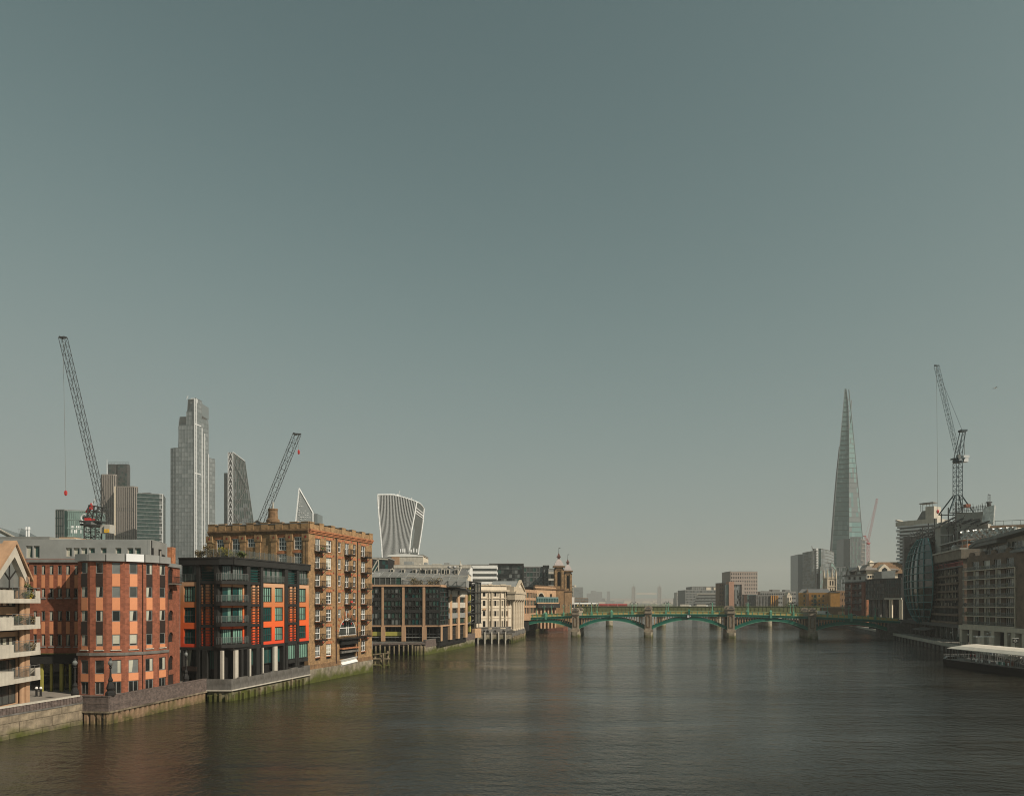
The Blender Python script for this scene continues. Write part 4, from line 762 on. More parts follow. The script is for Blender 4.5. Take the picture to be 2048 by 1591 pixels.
def b_stair():
    fr = Fr((935, 247.0), (961.5, 262.0)); t = thing('stair_tower', 'dark glazed steel stair tower between the glass office and the cream hall', 'tower', fr.M(fr.W / 2, 0, 2.6)); z0, z1 = fr.z(948, 1246), fr.z(948, 1163); W = fr.W; D = 6
    mb = MB()
    for u in (0, W * .3, W * .55, W * .78, W): mb.bar((u, 0, z0), (u, 0, z1), .16); mb.bar((u, D, z0), (u, D, z1), .16)
    add('post', mb, 'steel', t, fr.M(), stuff=True); add('core', MB().box(W * .1, W - .3, 2.2, D, z0, z1 - .5), 'dark', t, fr.M())
    for k in range(5): z = z0 + (z1 - z0) * k / 4; add('landing', MB().box(-.3, W + .2, -.3, D, z - .15, z + .15), 'black', t, fr.M())
    mb = MB()
    for k in range(8): z = z0 + (z1 - z0) * k / 8; s = k % 2; mb.bar((W * (.1 + .7 * s), .6, z), (W * (.8 - .7 * s), .6, z + (z1 - z0) / 8), .2)
    add('flight', mb, 'grey', t, fr.M()); add('tan_column', MB().box(.2, .9, .5, 1.2, z0, z1 - 1), 'tan', t, fr.M()); add('glazing', MB().box(W * .55, W, .12, .16, z0, z1), 'g_mid', t, fr.M())
    add('tan_column', MB().box(W * .3, W * .38, .7, 1.3, z0 - 3, z1 - 2), 'lime', t, fr.M()); add('foot', MB().box(0, W * .8, 1.5, D, 2.6, z0), 'dark', t, fr.M()); add('foot_wall', MB().box(W * .5, W, -.2, 1, 2.6, z0 - 2), 'sand', t, fr.M())
b_stair()
def b_cream():
    A = Fr((953, 268.0), (1021, 277.0)); P = Fr((1021, 276.0), (1041.5, 303.0)); t = thing('livery_hall', 'cream stone classical hall with columned portico and pediment by the bridge', 'building', A.M(A.W, 0, 3.7)); zb = 5.8; zc = A.z(990, 1181); zt = A.z(990, 1170.5)
    body(t, [A.w(0, .6).xy, A.w(A.W, .6).xy, P.w(P.W, 1.6).xy, P.w(P.W, 16).xy, A.w(0, 20).xy], 2.6, zc, 'cream', roof='lead')
    rw = [(1184, 1192), (1200.5, 1211), (1221, 1231.5), (1241, 1253)]
    cl = [(965.5, 971, (0, 1, 2, 3)), (979, 981, (1, 2, 3)), (985.5, 987, (0, 1, 2, 3)), (988.5, 993, (0, 1, 2, 3)), (995, 997, (0, 1, 2, 3)), (1001.5, 1003.3, (1, 2, 3)), (1004.5, 1006.5, (1, 2, 3)), (1007.8, 1009.6, (1, 2, 3)), (1012, 1015, (0, 1, 2, 3)), (1017, 1019.5, (0, 1))]
    hol = [A.rect(a, b, *rw[k]) for a, b, ks in cl for k in ks]; g0 = [A.rect(a, a + 6, 1259, 1268) for a in (957, 964, 971, 986, 1003)]
    wall(A, t, 0, A.W, zb, zt, hol, 'cream', .4)
    for h in hol: window(A, t, *h, y=.3, nx=1 if h[1] - h[0] < .6 else 2, nz=2, fw=.06, fm='brown', g='g_dark', curtain=0)
    wall(A, t, 0, A.W, 2.6, zb - .05, [], 'conc_grey', .5, y=-.3, arch=g0); add('base_back', MB().box(0, A.W, .25, .3, 2.6, zb), 'dark', t, A.M())
    for r, h, d in ((1254.5, .35, .5), (1196.5, .35, .35), (1182, .6, .9), (1171, .4, .4), (1216, .25, .2), (1236, .25, .2)): z = A.z(990, r); add('string_course', MB().box(-.1, A.W + .1, -d, 0, z, z + h), 'stone' if r != 1254.5 else 'conc_grey', t, A.M())
    for a, b in ((976, 983), (1000, 1010.5)): u0, u1 = A.u(a), A.u(b); add('bay', MB().box(u0, u1, -.35, -.02, A.z(990, 1257), A.z(990, 1254.9)).box(u0, u0 + .3, -.5, -.01, zb, zc).box(u1 - .3, u1, -.5, -.01, zb, zc), 'stone', t, A.M()); add('bay_parapet', MB().box(u0 - .1, u1 + .1, -.5, .3, zt, zt + .6), 'stone', t, A.M())
    z = A.z(968, 1219); u = A.u(968); add('window_pediment', MB().slab([(-1, 0), (1, 0), (0, .7)], -.4, 0), 'sand', t, A.M(u, 0, z))
    for a in (958, 975, 984, 1011): add('pilaster', MB().box(-.25, .25, -.2, 0, zb, zc - .6), 'stone', t, A.M(A.u(a), 0, 0))
    # portico
    pz0, pz1 = 4.4, P.z(1031, 1199); n = 5
    add('podium', MB().box(-.6, P.W + .4, -1.9, 1, 2.6, pz0), 'conc_grey', t, P.M()); add('back_wall', MB().box(0, P.W, .9, 1.2, pz0, pz1 + 4), 'tan', t, P.M())
    for i in range(n):
        u = P.W * (.06 + .88 * i / (n - 1)); c = add('column', MB().lathe([(.95, 0), (.95, .5), (.75, .7), (.78, 5), (.66, pz1 - pz0 - 1)], 12), 'stone', t, P.M(u, -.9, pz0)); add('capital', MB().lathe([(.66, 0), (.95, .7), (.8, .75)], 8).box(-1, 1, -1, 1, .75, 1.0), 'stone', c, P.M(u, -.9, pz1 - 1))
    add('entablature', MB().box(-.8, P.W + .5, -2.0, 1.2, pz1 + .01, pz1 + 2.4).box(-1.1, P.W + .8, -2.3, 1.2, pz1 + 2.41, pz1 + 3.1), 'stone', t, P.M()); add('attic', MB().box(-.4, P.W + .2, -1.5, 1.2, pz1 + 3.11, pz1 + 5.2), 'stone', t, P.M())
    a0, a1, ap = P.u(1023), P.u(1042.5), P.z(1034, 1161.5); zp = P.z(1034, 1182)
    add('pediment', MB().slab([(a0, zp), (a1, zp), ((a0 + a1) / 2, ap)], -1.4, -1.2), 'cream', t, P.M()); mb = MB()
    for e in (a0, a1): mb.slab(([(e - .6, zp - .1), (e + .4, zp - .1), ((a0 + a1) / 2, ap - .5), ((a0 + a1) / 2, ap + .5)] if e == a0 else [(e - .4, zp - .1), (e + .6, zp - .1), ((a0 + a1) / 2, ap + .5), ((a0 + a1) / 2, ap - .5)]), -2.0, -1.0)
    mb.box(a0 - .6, a1 + .6, -2.1, -1.0, zp - .7, zp - .11); add('pediment_frame', mb, 'stone', t, P.M()); add('pediment_roof', MB().loft([[(a0, y, zp), (a1, y, zp), ((a0 + a1) / 2, y, ap)] for y in (-1.19, 10)][::-1]), 'zinc', t, P.M()); add('attic_wall', MB().box(a0, a1, -1.1, 8, pz1 + 4, zp), 'cream', t, P.M())
    railing(A, 0, A.W, -1.5, -.3, 3.9, 1.1, .04, .6, 'grey', True, True, t)
b_cream()
def b_pink():
    A = Fr((1036, 322), (1058, 326)); B = Fr((1058, 326), (1074, 350)); t = thing('office_building', 'low pink stone office with dark ribbon windows behind the portico', 'building', A.M(A.W, 0, 2.6)); zt = A.z(1050, 1180)
    body(t, [A.w(0, .6).xy, A.w(A.W - .2, .6).xy, B.w(B.W, .6).xy, B.w(B.W, 12).xy, A.w(0, 14).xy], 2.6, zt, 'dark')
    for fr in (A, B):
        for r0, r1 in ((1178, 1184.5), (1194.5, 1199.5), (1210, 1214.5), (1226, 1240)): add('stone_band', MB().box(0, fr.W, -.2, .5, A.z(1050, r1), A.z(1050, r0)), 'salmon' if 0 else 'tan', t, fr.M())
        for r0, r1 in ((1184.5, 1194.5), (1199.5, 1210), (1214.5, 1226)): curtain_wall(fr, t, 0, fr.W, A.z(1050, r1), A.z(1050, r0), 1, 5, ['g_dark', 'g_teal', 'g_mid'], None, 0, 'tan', .5, y=.2)
b_pink()
M['walk_frame'] = mat('grey_teal_frame', (0.13, 0.20, 0.19), rough=.5)
def b_station():
    fr = Fr((1070, 352), (1112, 372)); t = thing('station_wall', 'old tan brick railway station wall with arched window and round opening', 'building', fr.M(fr.W / 2, 0, 2.6)); zt = fr.z(1090, 1172); z0 = 2.6
    arch = [fr.rect(1075, 1087.5, 1186, 1202)]; hol = [fr.rect(1100, 1104, 1187, 1194)]
    low = [fr.rect(a, a + 5, 1214, 1234) for a in (1075, 1087, 1097)]
    wall(fr, t, 0, fr.W, z0, zt, hol + low, 'sand', .8, arch=arch); add('backing', MB().box(0, fr.W, .81, 12, z0, zt - .5), 'dark', t, fr.M()); add('cornice', MB().box(-.3, fr.W + .3, -.5, .8, zt - 1.6, zt - .9).box(-.2, fr.W + .2, -.3, .8, zt + .004, zt + .4), 'stock_dark', t, fr.M())
    h = arch[0]; add('arch_ring', (lambda mb, r: [mb.bar((r + (r + .4) * math.cos(math.pi * q / 10), -.1, (r + .4) * math.sin(math.pi * q / 10)), (r + (r + .4) * math.cos(math.pi * (q + 1) / 10), -.1, (r + .4) * math.sin(math.pi * (q + 1) / 10)), .35) for q in range(10)] and mb)(MB(), (h[1] - h[0]) / 2), 'stone', t, fr.M(h[0], 0, h[3] - (h[1] - h[0]) / 2))
    w = Fr((1073, 345), (1116, 362)); za, zb_ = w.z(1095, 1206), w.z(1095, 1196); b = thing('walkway', 'blue green glazed walkway with dark underside below the station wall', 'walkway', w.M(0, 0, za))
    add('glazing', MB().box(0, w.W, 0, 4, za + .4, zb_), 'g_teal', b, w.M()); mb = MB()
    for i in range(14): mb.box(i * w.W / 13 - .18, i * w.W / 13 + .18, -.15, 0, za, zb_)
    mb.box(0, w.W, -.2, 4.2, zb_, zb_ + .7); add('frame', mb, 'walk_frame', b, w.M()); add('underside', MB().box(-.5, w.W, -1.2, 5, za - 2.2, za - .1), 'black', b, w.M()); add('sill_band', MB().box(0, w.W, -.4, 0, za - .1, za + .5), 'sand', b, w.M())
    for i in range(6): add('support', MB().box(-.7, .7, 0, 1.4, 2.6, za - 2.2), 'tan', b, w.M((i + .5) * w.W / 6, .5, 0))
b_station()
M['tower_brick'] = mat('tan_orange_brick', (0.33, 0.20, 0.10), var=.15, courses=.5, streak=.3); M['lead_roof'] = mat('pinkish_lead_roof', (0.44, 0.38, 0.36), rough=0.45, var=0.1)
def b_tower(p0, p1, Y, ytop, yroof, ydome, ysp, label):
    a, b = pl(p0, Y), pl(p1, Y); w = b.x - a.x; cx = (a.x + b.x) / 2; Z = lambda py: H + (HY - py) * Y / F; t = thing('station_tower', label, 'tower', T(cx, Y + w / 2, 2.6), 'twin domed station towers'); W0 = T(cx, Y + w / 2, 0); hw = w * .46; zt = Z(yroof)
    for k in range(4):
        f = Fr(*[(Vector((cx, Y + w / 2)) + Matrix.Rotation(k * math.pi / 2, 2) @ Vector(q)) for q in ((-hw, -hw), (hw, -hw))], xy=True); zs = zt - (zt - 2.6) * .36
        wall(f, t, 0, f.W, 2.6, zs, [], 'tower_brick', .5, y=-.3); wall(f, t, 0, f.W, zs + .01, zt, [], 'stock', .7, arch=[(f.W * .3, f.W * .7, zs + 1.5, zt - 2.2)])
        add('cornice', MB().box(-.5, f.W + .5, -.6, .4, zs - .6, zs).box(-.8, f.W + .8, -.9, .5, zt + .004, zt + .8).box(-.4, f.W + .4, -.4, .4, zt - 1.4, zt - .9), 'stock_dark', t, f.M())
        for u in (0, f.W): add('pilaster', MB().box(-.45, .45, -.35, .1, zs, zt - .9), 'stock', t, f.M(u + (.45 if u == 0 else -.45), 0, 0))
    add('core', MB().box(-hw + 1, hw - 1, -hw + 1, hw - 1, 2.6, zt - .2), 'dark', t, W0); zd = Z(ydome); h = zd - zt - .8
    ring = lambda r, z: [(r * sx, r * sy, z) for sx, sy in ((-1, -1), (1, -1), (1, 1), (-1, 1))]
    add('dome', MB().loft([ring(w * .52 * s, zt + .81 + h * e) for s, e in ((1, 0), (.93, .2), (.8, .42), (.6, .68), (.4, .86), (.28, 1))]), 'lead_roof', t, W0)
    add('lantern', MB().box(-w * .13, w * .13, -w * .13, w * .13, zd, zd + 1.0).box(-w * .22, w * .22, -w * .22, w * .22, zd + 1.0, zd + 1.5).loft([ring(w * .16, zd + 1.5), ring(w * .05, zd + 3)]), 'brick_band', t, W0)
    add('finial', MB().bar((0, 0, zd + 3), (0, 0, Z(ysp)), .12, 5, .05).bar((0, 0, Z(ysp) - .4), (.9, 0, Z(ysp) - .2), .2, 4), 'iron', t, W0)
b_tower(1109, 1127, 372, 0, 1134, 1117, 1094, 'nearer domed station tower with spire by the railway bridge')
b_tower(1128.5, 1143.5, 420, 0, 1143, 1128, 1107, 'farther domed station tower behind the nearer one')
def b_mid():
    t, fr, zt, s = block('office_building', 'teal glazed block beside the farther station tower', 'building', 1130, 1147, 1172, 440, 10, 'conc'); curtain_wall(fr, t, .2, fr.W - .2, fr.z(1138, 1195), zt - .8, 3, 8, ['g_teal', 'g_green', 'curtain_g'], 'conc', .5, 'conc', .2, y=.35)
    t, fr, zt, s = block('office_building', 'white banded low block right of the station towers', 'building', 1129, 1149, 1193, 425, 8, 'white'); add('window', MB().box(.3, fr.W - .3, .3, .38, zt - 6.5, zt - 4.4), 'g_dark', t, fr.M())
    # white banded office, mansard hotel, dark glass office, curved white block, truss building
    t, fr, zt, s = block('office_building', 'white office with dark ribbon windows behind the cream hall', 'building', 935, 994, 1130, 330, 20, 'white', dx=0)
    for k, r in enumerate((1139.5, 1150, 1160.5)): z = fr.z(960, r); add('window_band', MB().box(.3, fr.W - .1, .2, .38, z - .55, z + .55), 'g_mid', t, fr.M()); [add('mullion', MB().box(i * fr.W / 16 - .1, i * fr.W / 16 + .1, .1, .2, z - .55, z + .55), 'white', t, fr.M()) for i in range(1, 16)] if 0 else None; add('window_band', MB().box(.3, s.W, -.15, .02, z - .55, z + .55), 'g_mid', t, s.M())
    for i in range(4): add('wall_band', MB().box(0, fr.W, .0, .38, fr.z(960, 1131 + 10.5 * i + 5), fr.z(960, 1131 + 10.5 * i)), 'white', t, fr.M())
    t, fr, zt, s = block('office_building', 'dark glass office with silver chequered panels behind the pediment', 'building', 980, 1046, 1129.5, 400, 24, 'steel'); curtain_wall(fr, t, 0, fr.W, 2.6, zt, 14, 12, ['g_dark', 'g_mid', 'g_grey', 'g_dark', 'g_green'], 'steel', .35, None, y=.2); add('frame', MB().box(-.5, fr.W + .4, -.8, .4, zt + .1, zt + .9).box(fr.W - .3, fr.W + .5, -.8, .2, 2.6, zt), 'black', t, fr.M())
    t, fr, zt, s = block('office_building', 'grey green glass office with dark end frame left of the station towers', 'building', 1047, 1098, 1134, 410, 24, 'grey'); curtain_wall(fr, t, 0, fr.W, 2.6, zt, 12, 8, ['g_mid', 'g_green', 'g_grey'], 'grey', .5, 'grey', .25, y=.2); z0 = fr.z(1090, 1168); add('frame', MB().box(fr.W - 3.6, fr.W - 3.1, -1, .2, z0, zt + 1).box(fr.W - .4, fr.W + .1, -1, .2, z0, zt + 1).box(fr.W - 3.6, fr.W, -1, .2, zt + .5, zt + 1.2), 'black', t, fr.M())
    t, fr, zt, s = block('office_building', 'small pale banded block tight left of the nearer station tower', 'building', 1097, 1112, 1138, 400, 12, 'zinc'); curtain_wall(fr, t, 0, fr.W, 6, zt - 2, 7, 3, ['g_dark', 'g_mid'], 'conc', 1.2, y=.2)
    t, fr, zt, s = block('hotel_building', 'grey mansard roofed stone hotel with dormers behind the glass office', 'building', 752, 936, 1148, 285, 22, 'cream'); fr2 = fr
    z0, z1 = fr.z(840, 1150), fr.z(840, 1136.5); add('mansard', MB().loft([[(0, -.2, z0), (fr.W, -.2, z0), (fr.W, 22, z0), (0, 22, z0)], [(1.2, 1.8, z1), (fr.W - 1.2, 1.8, z1), (fr.W - 1.2, 20, z1), (1.2, 20, z1)]]), 'slate', t, fr.M()); add('cornice', MB().box(-.4, fr.W + .4, -.7, .4, z0 - .7, z0), 'stone', t, fr.M())
    for px in (784, 806, 829, 843, 848, 859, 871, 886, 896, 913):
        u = fr.u(px); d = add('dormer', MB().box(-.75, .75, -.1, 2, z0 + .5, z1 - .2), 'conc', t, fr.M(u, 0, 0)); add('pane', MB().box(-.45, .45, -.15, -.09, z0 + .7, z1 - .5), 'g_dark', d, fr.M(u, 0, 0))
    for px in (780, 837, 880, 918): u = fr.u(px); add('party_ridge', MB().bar((u - .4, -.3, z0), (u + .7, 1.6, z1 + .2), .2), 'conc', t, fr.M())
    punched(fr, t, 0, fr.W, z0 - 5, z0 - .8, 20, 1, .4, .5, 'cream', 'g_dark', y=-.05)
    for px in (899, 909): p = at(px, 1136, 300); add('cowl', MB().lathe([(.5, 0), (.5, 1.2), (1.0, 1.3), (.8, 1.8)], 8), 'grey', t, T(p.x, p.y, z1))
    p = at(921, 1140, 290); add('urn_finial', MB().lathe([(.6, 0), (.5, 2), (.8, 2.6), (.2, 3.4), (.1, 4.6)], 8), 'conc', t, T(p.x, p.y, z1 - 1))
    t, fr, zt, s = block('office_building', 'low white roofed office with dark strip windows above the mansard hotel', 'building', 790, 940, 1131, 305, 20, 'white'); z0 = fr.z(850, 1138)
    add('window_band', MB().box(1, fr.W * .55, .2, .38, z0 - .7, z0 + .5), 'g_dark', t, fr.M()); add('eave', MB().box(-.5, fr.W + .3, -.6, .4, zt - 1, zt + .3), 'conc', t, fr.M())
    for k, (a, b, d) in enumerate(((805, 822, 2.2), (825, 836, 1.4), (845, 851, 1.8), (862, 880, 1.1), (886, 897, 1.6))): u0, u1 = fr.u(a), fr.u(b); add('roof_plant', MB().box(u0, u1, 4, 9, zt, zt + d), 'conc' if k % 2 else 'zinc', t, fr.M())
    t, fr, zt, s = block('plant_tower', 'white curved roof block with brown panelled left side below the flared tower', 'building', 775, 846, 1110, 345, 22, 'cream')
    for a, b, m, y in ((775, 783, 'lead', .2), (783, 799, 'tan', .1), (799, 846, 'conc', .2)): u0, u1 = fr.u(a), fr.u(b); add('panel', MB().box(u0, u1, y, .39, 2.6, zt), m, t, fr.M())
    add('roof_curve', MB().loft([[(fr.W * e, y, zt + 1.1 * math.sin(math.pi * min(1, .15 + e * .8)) - .4) for e in [k / 10 for k in range(11)]] + [(fr.W, y, zt - .6), (0, y, zt - .6)] for y in (0, 22)][::-1]), 'white', t, fr.M())
    t, fr, zt, s = block('office_building', 'dark glazed building with white diagonal braces right of the warehouse', 'building', 742, 776, 1116, 325, 18, 'dark'); curtain_wall(fr, t, 0, fr.W, 2.6, zt, 12, 6, ['g_dark', 'g_teal', 'g_mid'], None, y=.2); mb = MB(); zm = fr.z(755, 1143); mb.bar((fr.u(742), 0, zm), (fr.u(757), 0, zt), .35).bar((fr.u(757), 0, zt), (fr.u(757), 0, zm), .3).bar((0, 0, zt), (fr.W, 0, zt - .5), .35).bar((fr.u(748), 0, zm), (fr.u(757), 0, zt - 3), .25); add('brace', mb, 'conc', t, fr.M())
    t, fr, zt, s = block('office_building', 'pale low flat roofed range with a white box behind the glass office', 'building', 742, 800, 1152, 262, 16, 'zinc'); add('plant_box', MB().box(.5, 3, -.1, 3, zt - .5, zt + 1.5), 'white', t, fr.M()); add('strip_window', MB().box(4, fr.W - 2, .2, .38, zt - 2, zt - 1), 'g_mid', t, fr.M())
b_mid()
# ---------------------------------------------------------------- LEFT BANK, the towers of the City
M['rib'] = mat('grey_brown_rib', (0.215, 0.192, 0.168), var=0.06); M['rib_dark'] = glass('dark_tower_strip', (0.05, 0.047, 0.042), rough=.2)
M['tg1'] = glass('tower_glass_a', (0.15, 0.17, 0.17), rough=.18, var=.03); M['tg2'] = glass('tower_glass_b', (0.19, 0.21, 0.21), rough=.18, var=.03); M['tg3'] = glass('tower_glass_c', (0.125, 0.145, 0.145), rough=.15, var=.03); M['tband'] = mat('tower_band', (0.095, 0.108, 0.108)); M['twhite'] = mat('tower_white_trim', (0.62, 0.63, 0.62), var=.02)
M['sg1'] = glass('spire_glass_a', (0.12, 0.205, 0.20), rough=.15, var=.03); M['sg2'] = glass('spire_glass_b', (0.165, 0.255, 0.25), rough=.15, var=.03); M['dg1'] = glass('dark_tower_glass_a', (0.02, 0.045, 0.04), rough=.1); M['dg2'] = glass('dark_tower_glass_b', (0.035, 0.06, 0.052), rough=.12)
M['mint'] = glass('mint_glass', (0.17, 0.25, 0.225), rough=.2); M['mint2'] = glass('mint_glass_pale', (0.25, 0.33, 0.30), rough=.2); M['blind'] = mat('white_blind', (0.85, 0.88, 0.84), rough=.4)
def ribbed(t, f, u0, u1, z0, z1, n, name='rib'):
    mb = MB(); w = (u1 - u0) / n
    add('glazing', MB().box(u0, u1, .1, .3, z0, z1), 'rib_dark', t, f.M())
    for i in range(n): mb.box(u0 + i * w, u0 + (i + .5) * w, -.6, .1, z0, z1)
    mb.box(u0, u1, -.38, .05, z1 - .8, z1 + .6); add(name, mb, 'rib', t, f.M(), stuff=True)
def tower42():
    Y = 700; t = thing('office_tower', 'grey brown ribbed tower of stepped shafts with a dark upper core', 'tower', T(pl(237, Y).x, Y, 2.6)); zz = lambda py, Y=Y: H + (HY - py) * Y / F
    def shaft(a, b, ytop, Y0, dep, n, ch):
        A, B = pl(a, Y0), pl(b, Y0); c = (B.x - A.x) * ch; z1 = zz(ytop, Y0)
        pts = [Vector((A.x, Y0 + c)), Vector((A.x + c, Y0)), Vector((B.x - c, Y0)), Vector((B.x, Y0 + c))]
        add('shaft', MB().prism([(p.x - A.x, p.y - Y0 + .5) for p in pts] + [(pl(b - 1.5, Y0 + dep).x - A.x, dep), (pl(a + 2, Y0 + dep).x - A.x, dep)], 2.6, z1), 'rib', t, T(A.x, Y0, 0))
        for i, k in ((0, max(2, n // 5)), (1, n), (2, max(2, n // 5))): f = Fr(pts[i], pts[i + 1], xy=True); ribbed(t, f, 0, f.W, 2.6, z1, k)
        for r in (1018, 1068): f = Fr(pts[1], pts[2], xy=True); add('plant_band', MB().box(0, f.W, -.5, 0, zz(r + 3, Y0), zz(r - 3, Y0)), 'rib_dark', t, f.M())
    shaft(199.5, 231, 949, 708, 26, 6, .16); shaft(228.5, 273, 973, 690, 30, 9, .12)
    add('pale_edge', MB().box(0, 1.1, -.8, .4, 2.6, zz(972, 690)), 'cream', t, T(pl(228.8, 690).x, 690, 0))
    A, B = pl(216, 718), pl(257, 718); zt = zz(928, 718); w = B.x - A.x; add('core', MB().prism([(0, 0), (w * .32, 0), (w * .36, 1.5), (w * .42, 1.5), (w * .46, 0), (w * .94, 0), (w, 2), (w - 8, 18), (-8, 18)], 2.6, zt), 'steel', t, T(A.x, A.y, 0))
    f = Fr((216, 717.6), (257, 717.6)); curtain_wall(f, t, f.W * .03, f.W * .3, zz(985), zt - 1, 14, 3, ['g_mid', 'steel', 'dg1'], None, y=.2); curtain_wall(f, t, f.W * .48, f.W * .92, zz(985), zt - 1, 14, 5, ['g_mid', 'steel', 'g_mid', 'dg1'], None, y=.2); railing(f, 0, f.W, .5, .5, zt, 2.0, .15, 3, 'steel', False, False, t)
    p = at(214, 949, 712); add('mast', MB().bar((0, 0, zz(949)), (0, 0, zz(913)), .45, 6, .2), 'twhite', t, T(p.x, p.y, 0)); p = at(206, 949, 712); add('cradle', MB().bar((0, 0, zz(949)), (2.4, 0, zz(944)), .5), 'steel', t, T(p.x, p.y, 0))
tower42()
def far_blocks():
    t, fr, zt, s = block('office_tower', 'dark green glass slab with white floor lines right of the ribbed tower', 'tower', 274, 326, 987, 640, 28, 'dg1', dx=8); nf = 17
    curtain_wall(fr, t, 0, fr.W * .86, 2.6, zt, 34, 10, ['dg1', 'dg2', 'dg1'], 'tg2', .45, None, y=.2, bd=.3); curtain_wall(fr, t, fr.W * .86, fr.W - .5, 2.6, zt, 34, 2, ['g_grey', 'tg2', 'g_mid'], 'twhite', .3, None, y=.2, bd=.3); add('edge', MB().box(fr.W - .5, fr.W + .1, -.3, .5, 2.6, zt + .4), 'twhite', t, fr.M())
    p = fr.w(fr.W * .3, 6); add('roof_gear', MB().box(-3, 4, 0, 3, 0, 1.2), 'steel', t, T(p.x, p.y, zt + .5))
    t, fr, zt, s = block('office_building', 'mint green glass office with glowing white blinds at far left', 'building', 128, 198, 1022, 300, 8, 'mint', dx=3)
    curtain_wall(fr, t, 0, fr.W, 22, zt, 9, 18, ['mint', 'mint', 'mint2', 'mint'], 'mint2', .3, 'mint2', .12, y=.2); rr = random.Random(5)
    for j, r in enumerate((1045, 1054, 1062)):
        for i in range(13):
            if rr.random() < .55: u = fr.u(141.5 + i * 3.2); z = fr.z(150, r + 3.6); add('blind', MB().box(.02, .58, .1, .14, 0, 1.45), 'blind', t, fr.M(u, 0, z))
    t2, fr2, zt2, s2 = block('office_building', 'darker grey green glass wing left of the mint green office', 'building', 111, 127.5, 1020, 298, 18, 'dg1'); curtain_wall(fr2, t2, 0, fr2.W, 22, zt2, 10, 4, ['dg2', 'g_mid', 'dg1'], 'dg2', .3, 'grey', .2, y=.2)
far_blocks()
def bishopsgate():
    Y = 820; t = thing('skyscraper', 'tallest stepped grey glass skyscraper of the left bank cluster', 'tower', T(pl(380, Y).x, Y, 2.6)); Z = lambda py: H + (HY - py) * Y / F; kx = lambda px, Y_=Y: (px - CX) / F * Y_
    def seg(nm, plan, ytop, gl, cut=None, nf=50, ncs=None):
        pts = [Vector(p) for p in plan]; c = pts[0]; z1 = Z(ytop)
        add(nm, MB().prism([(p - c) * .992 for p in pts], 2.6, z1 - .2), 'tg3', t, T(c.x, c.y, 0))
        for i in range(len(pts) - 1):
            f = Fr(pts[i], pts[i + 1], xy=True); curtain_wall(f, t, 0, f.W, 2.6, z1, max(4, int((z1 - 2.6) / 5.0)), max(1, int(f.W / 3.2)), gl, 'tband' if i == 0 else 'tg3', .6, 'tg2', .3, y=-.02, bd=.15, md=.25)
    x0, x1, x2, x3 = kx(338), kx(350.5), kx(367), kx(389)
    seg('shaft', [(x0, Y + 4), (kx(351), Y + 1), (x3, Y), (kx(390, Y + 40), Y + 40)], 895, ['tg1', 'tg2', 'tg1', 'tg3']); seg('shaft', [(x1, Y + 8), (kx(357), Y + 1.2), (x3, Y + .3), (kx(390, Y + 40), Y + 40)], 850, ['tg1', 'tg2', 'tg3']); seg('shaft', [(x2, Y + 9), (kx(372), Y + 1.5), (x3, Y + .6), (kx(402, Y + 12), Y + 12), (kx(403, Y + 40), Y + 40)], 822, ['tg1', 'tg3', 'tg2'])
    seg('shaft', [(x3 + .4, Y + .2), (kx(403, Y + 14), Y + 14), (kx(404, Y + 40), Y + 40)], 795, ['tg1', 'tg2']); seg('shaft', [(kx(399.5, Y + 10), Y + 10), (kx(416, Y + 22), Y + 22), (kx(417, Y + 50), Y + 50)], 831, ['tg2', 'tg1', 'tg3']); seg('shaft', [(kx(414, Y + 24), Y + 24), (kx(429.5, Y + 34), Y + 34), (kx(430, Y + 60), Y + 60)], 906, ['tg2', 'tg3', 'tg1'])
    for xl, xm, y0, r0, r1 in ((x1, kx(357.5), Y + 8, 850, 832), (x2, kx(374), Y + 9, 822, 797)):      # chamfered shoulders of the two upper tiers
        lo = [(xl, y0, Z(r0)), (x3, Y + .4, Z(r0)), (x3 + .2, Y + 38, Z(r0)), (xl + 3, Y + 38, Z(r0))]; hi = [(xm, Y + 2.5, Z(r1)), (x3, Y + .4, Z(r1)), (x3 + .2, Y + 38, Z(r1)), (xm + 3, Y + 38, Z(r1))]
        add('shoulder', MB().loft([lo, hi]), 'tg1', t)
    mb = MB()
    for x, y, yt in ((x3 + .2, Y - .3, 797), (kx(393, Y + 3), Y + 2.6, 797), (kx(404, Y + 13), Y + 13, 850), (kx(410, Y + 17), Y + 16, 860), (kx(416.5, Y + 21), Y + 21.5, 900)): mb.box(x - .5, x + .5, y - .5, y + .5, 2.6, Z(yt))
    add('corner_fin', mb, 'twhite', t); p = at(372, 797, Y); mb = MB()
    for a, b, zt_ in ((x1, kx(357), 832), (x2, kx(372), 800)): mb.face([(a - .3, Y + 7.9, Z(zt_ + 30)), (b, Y + 1.1, Z(zt_)), (b, Y + 1.0, Z(zt_ + 36)), (a - .3, Y + 7.8, Z(zt_ + 58))])
    add('screen', mb, 'tg2', t); add('roof_rig', MB().bar((0, 0, 0), (1.5, 0, 4), .4).box(4, 11, 1, 4, -4, 1.5), 'twhite', t, T(p.x, p.y + 2, Z(797)))
    for r in (848, 946): f = Fr((389, Y - .2), (402, Y + 12)); add('sky_lobby', MB().box(0, f.W, -.4, .1, Z(r), Z(r - 2)), 'twhite', t, f.M())
bishopsgate()
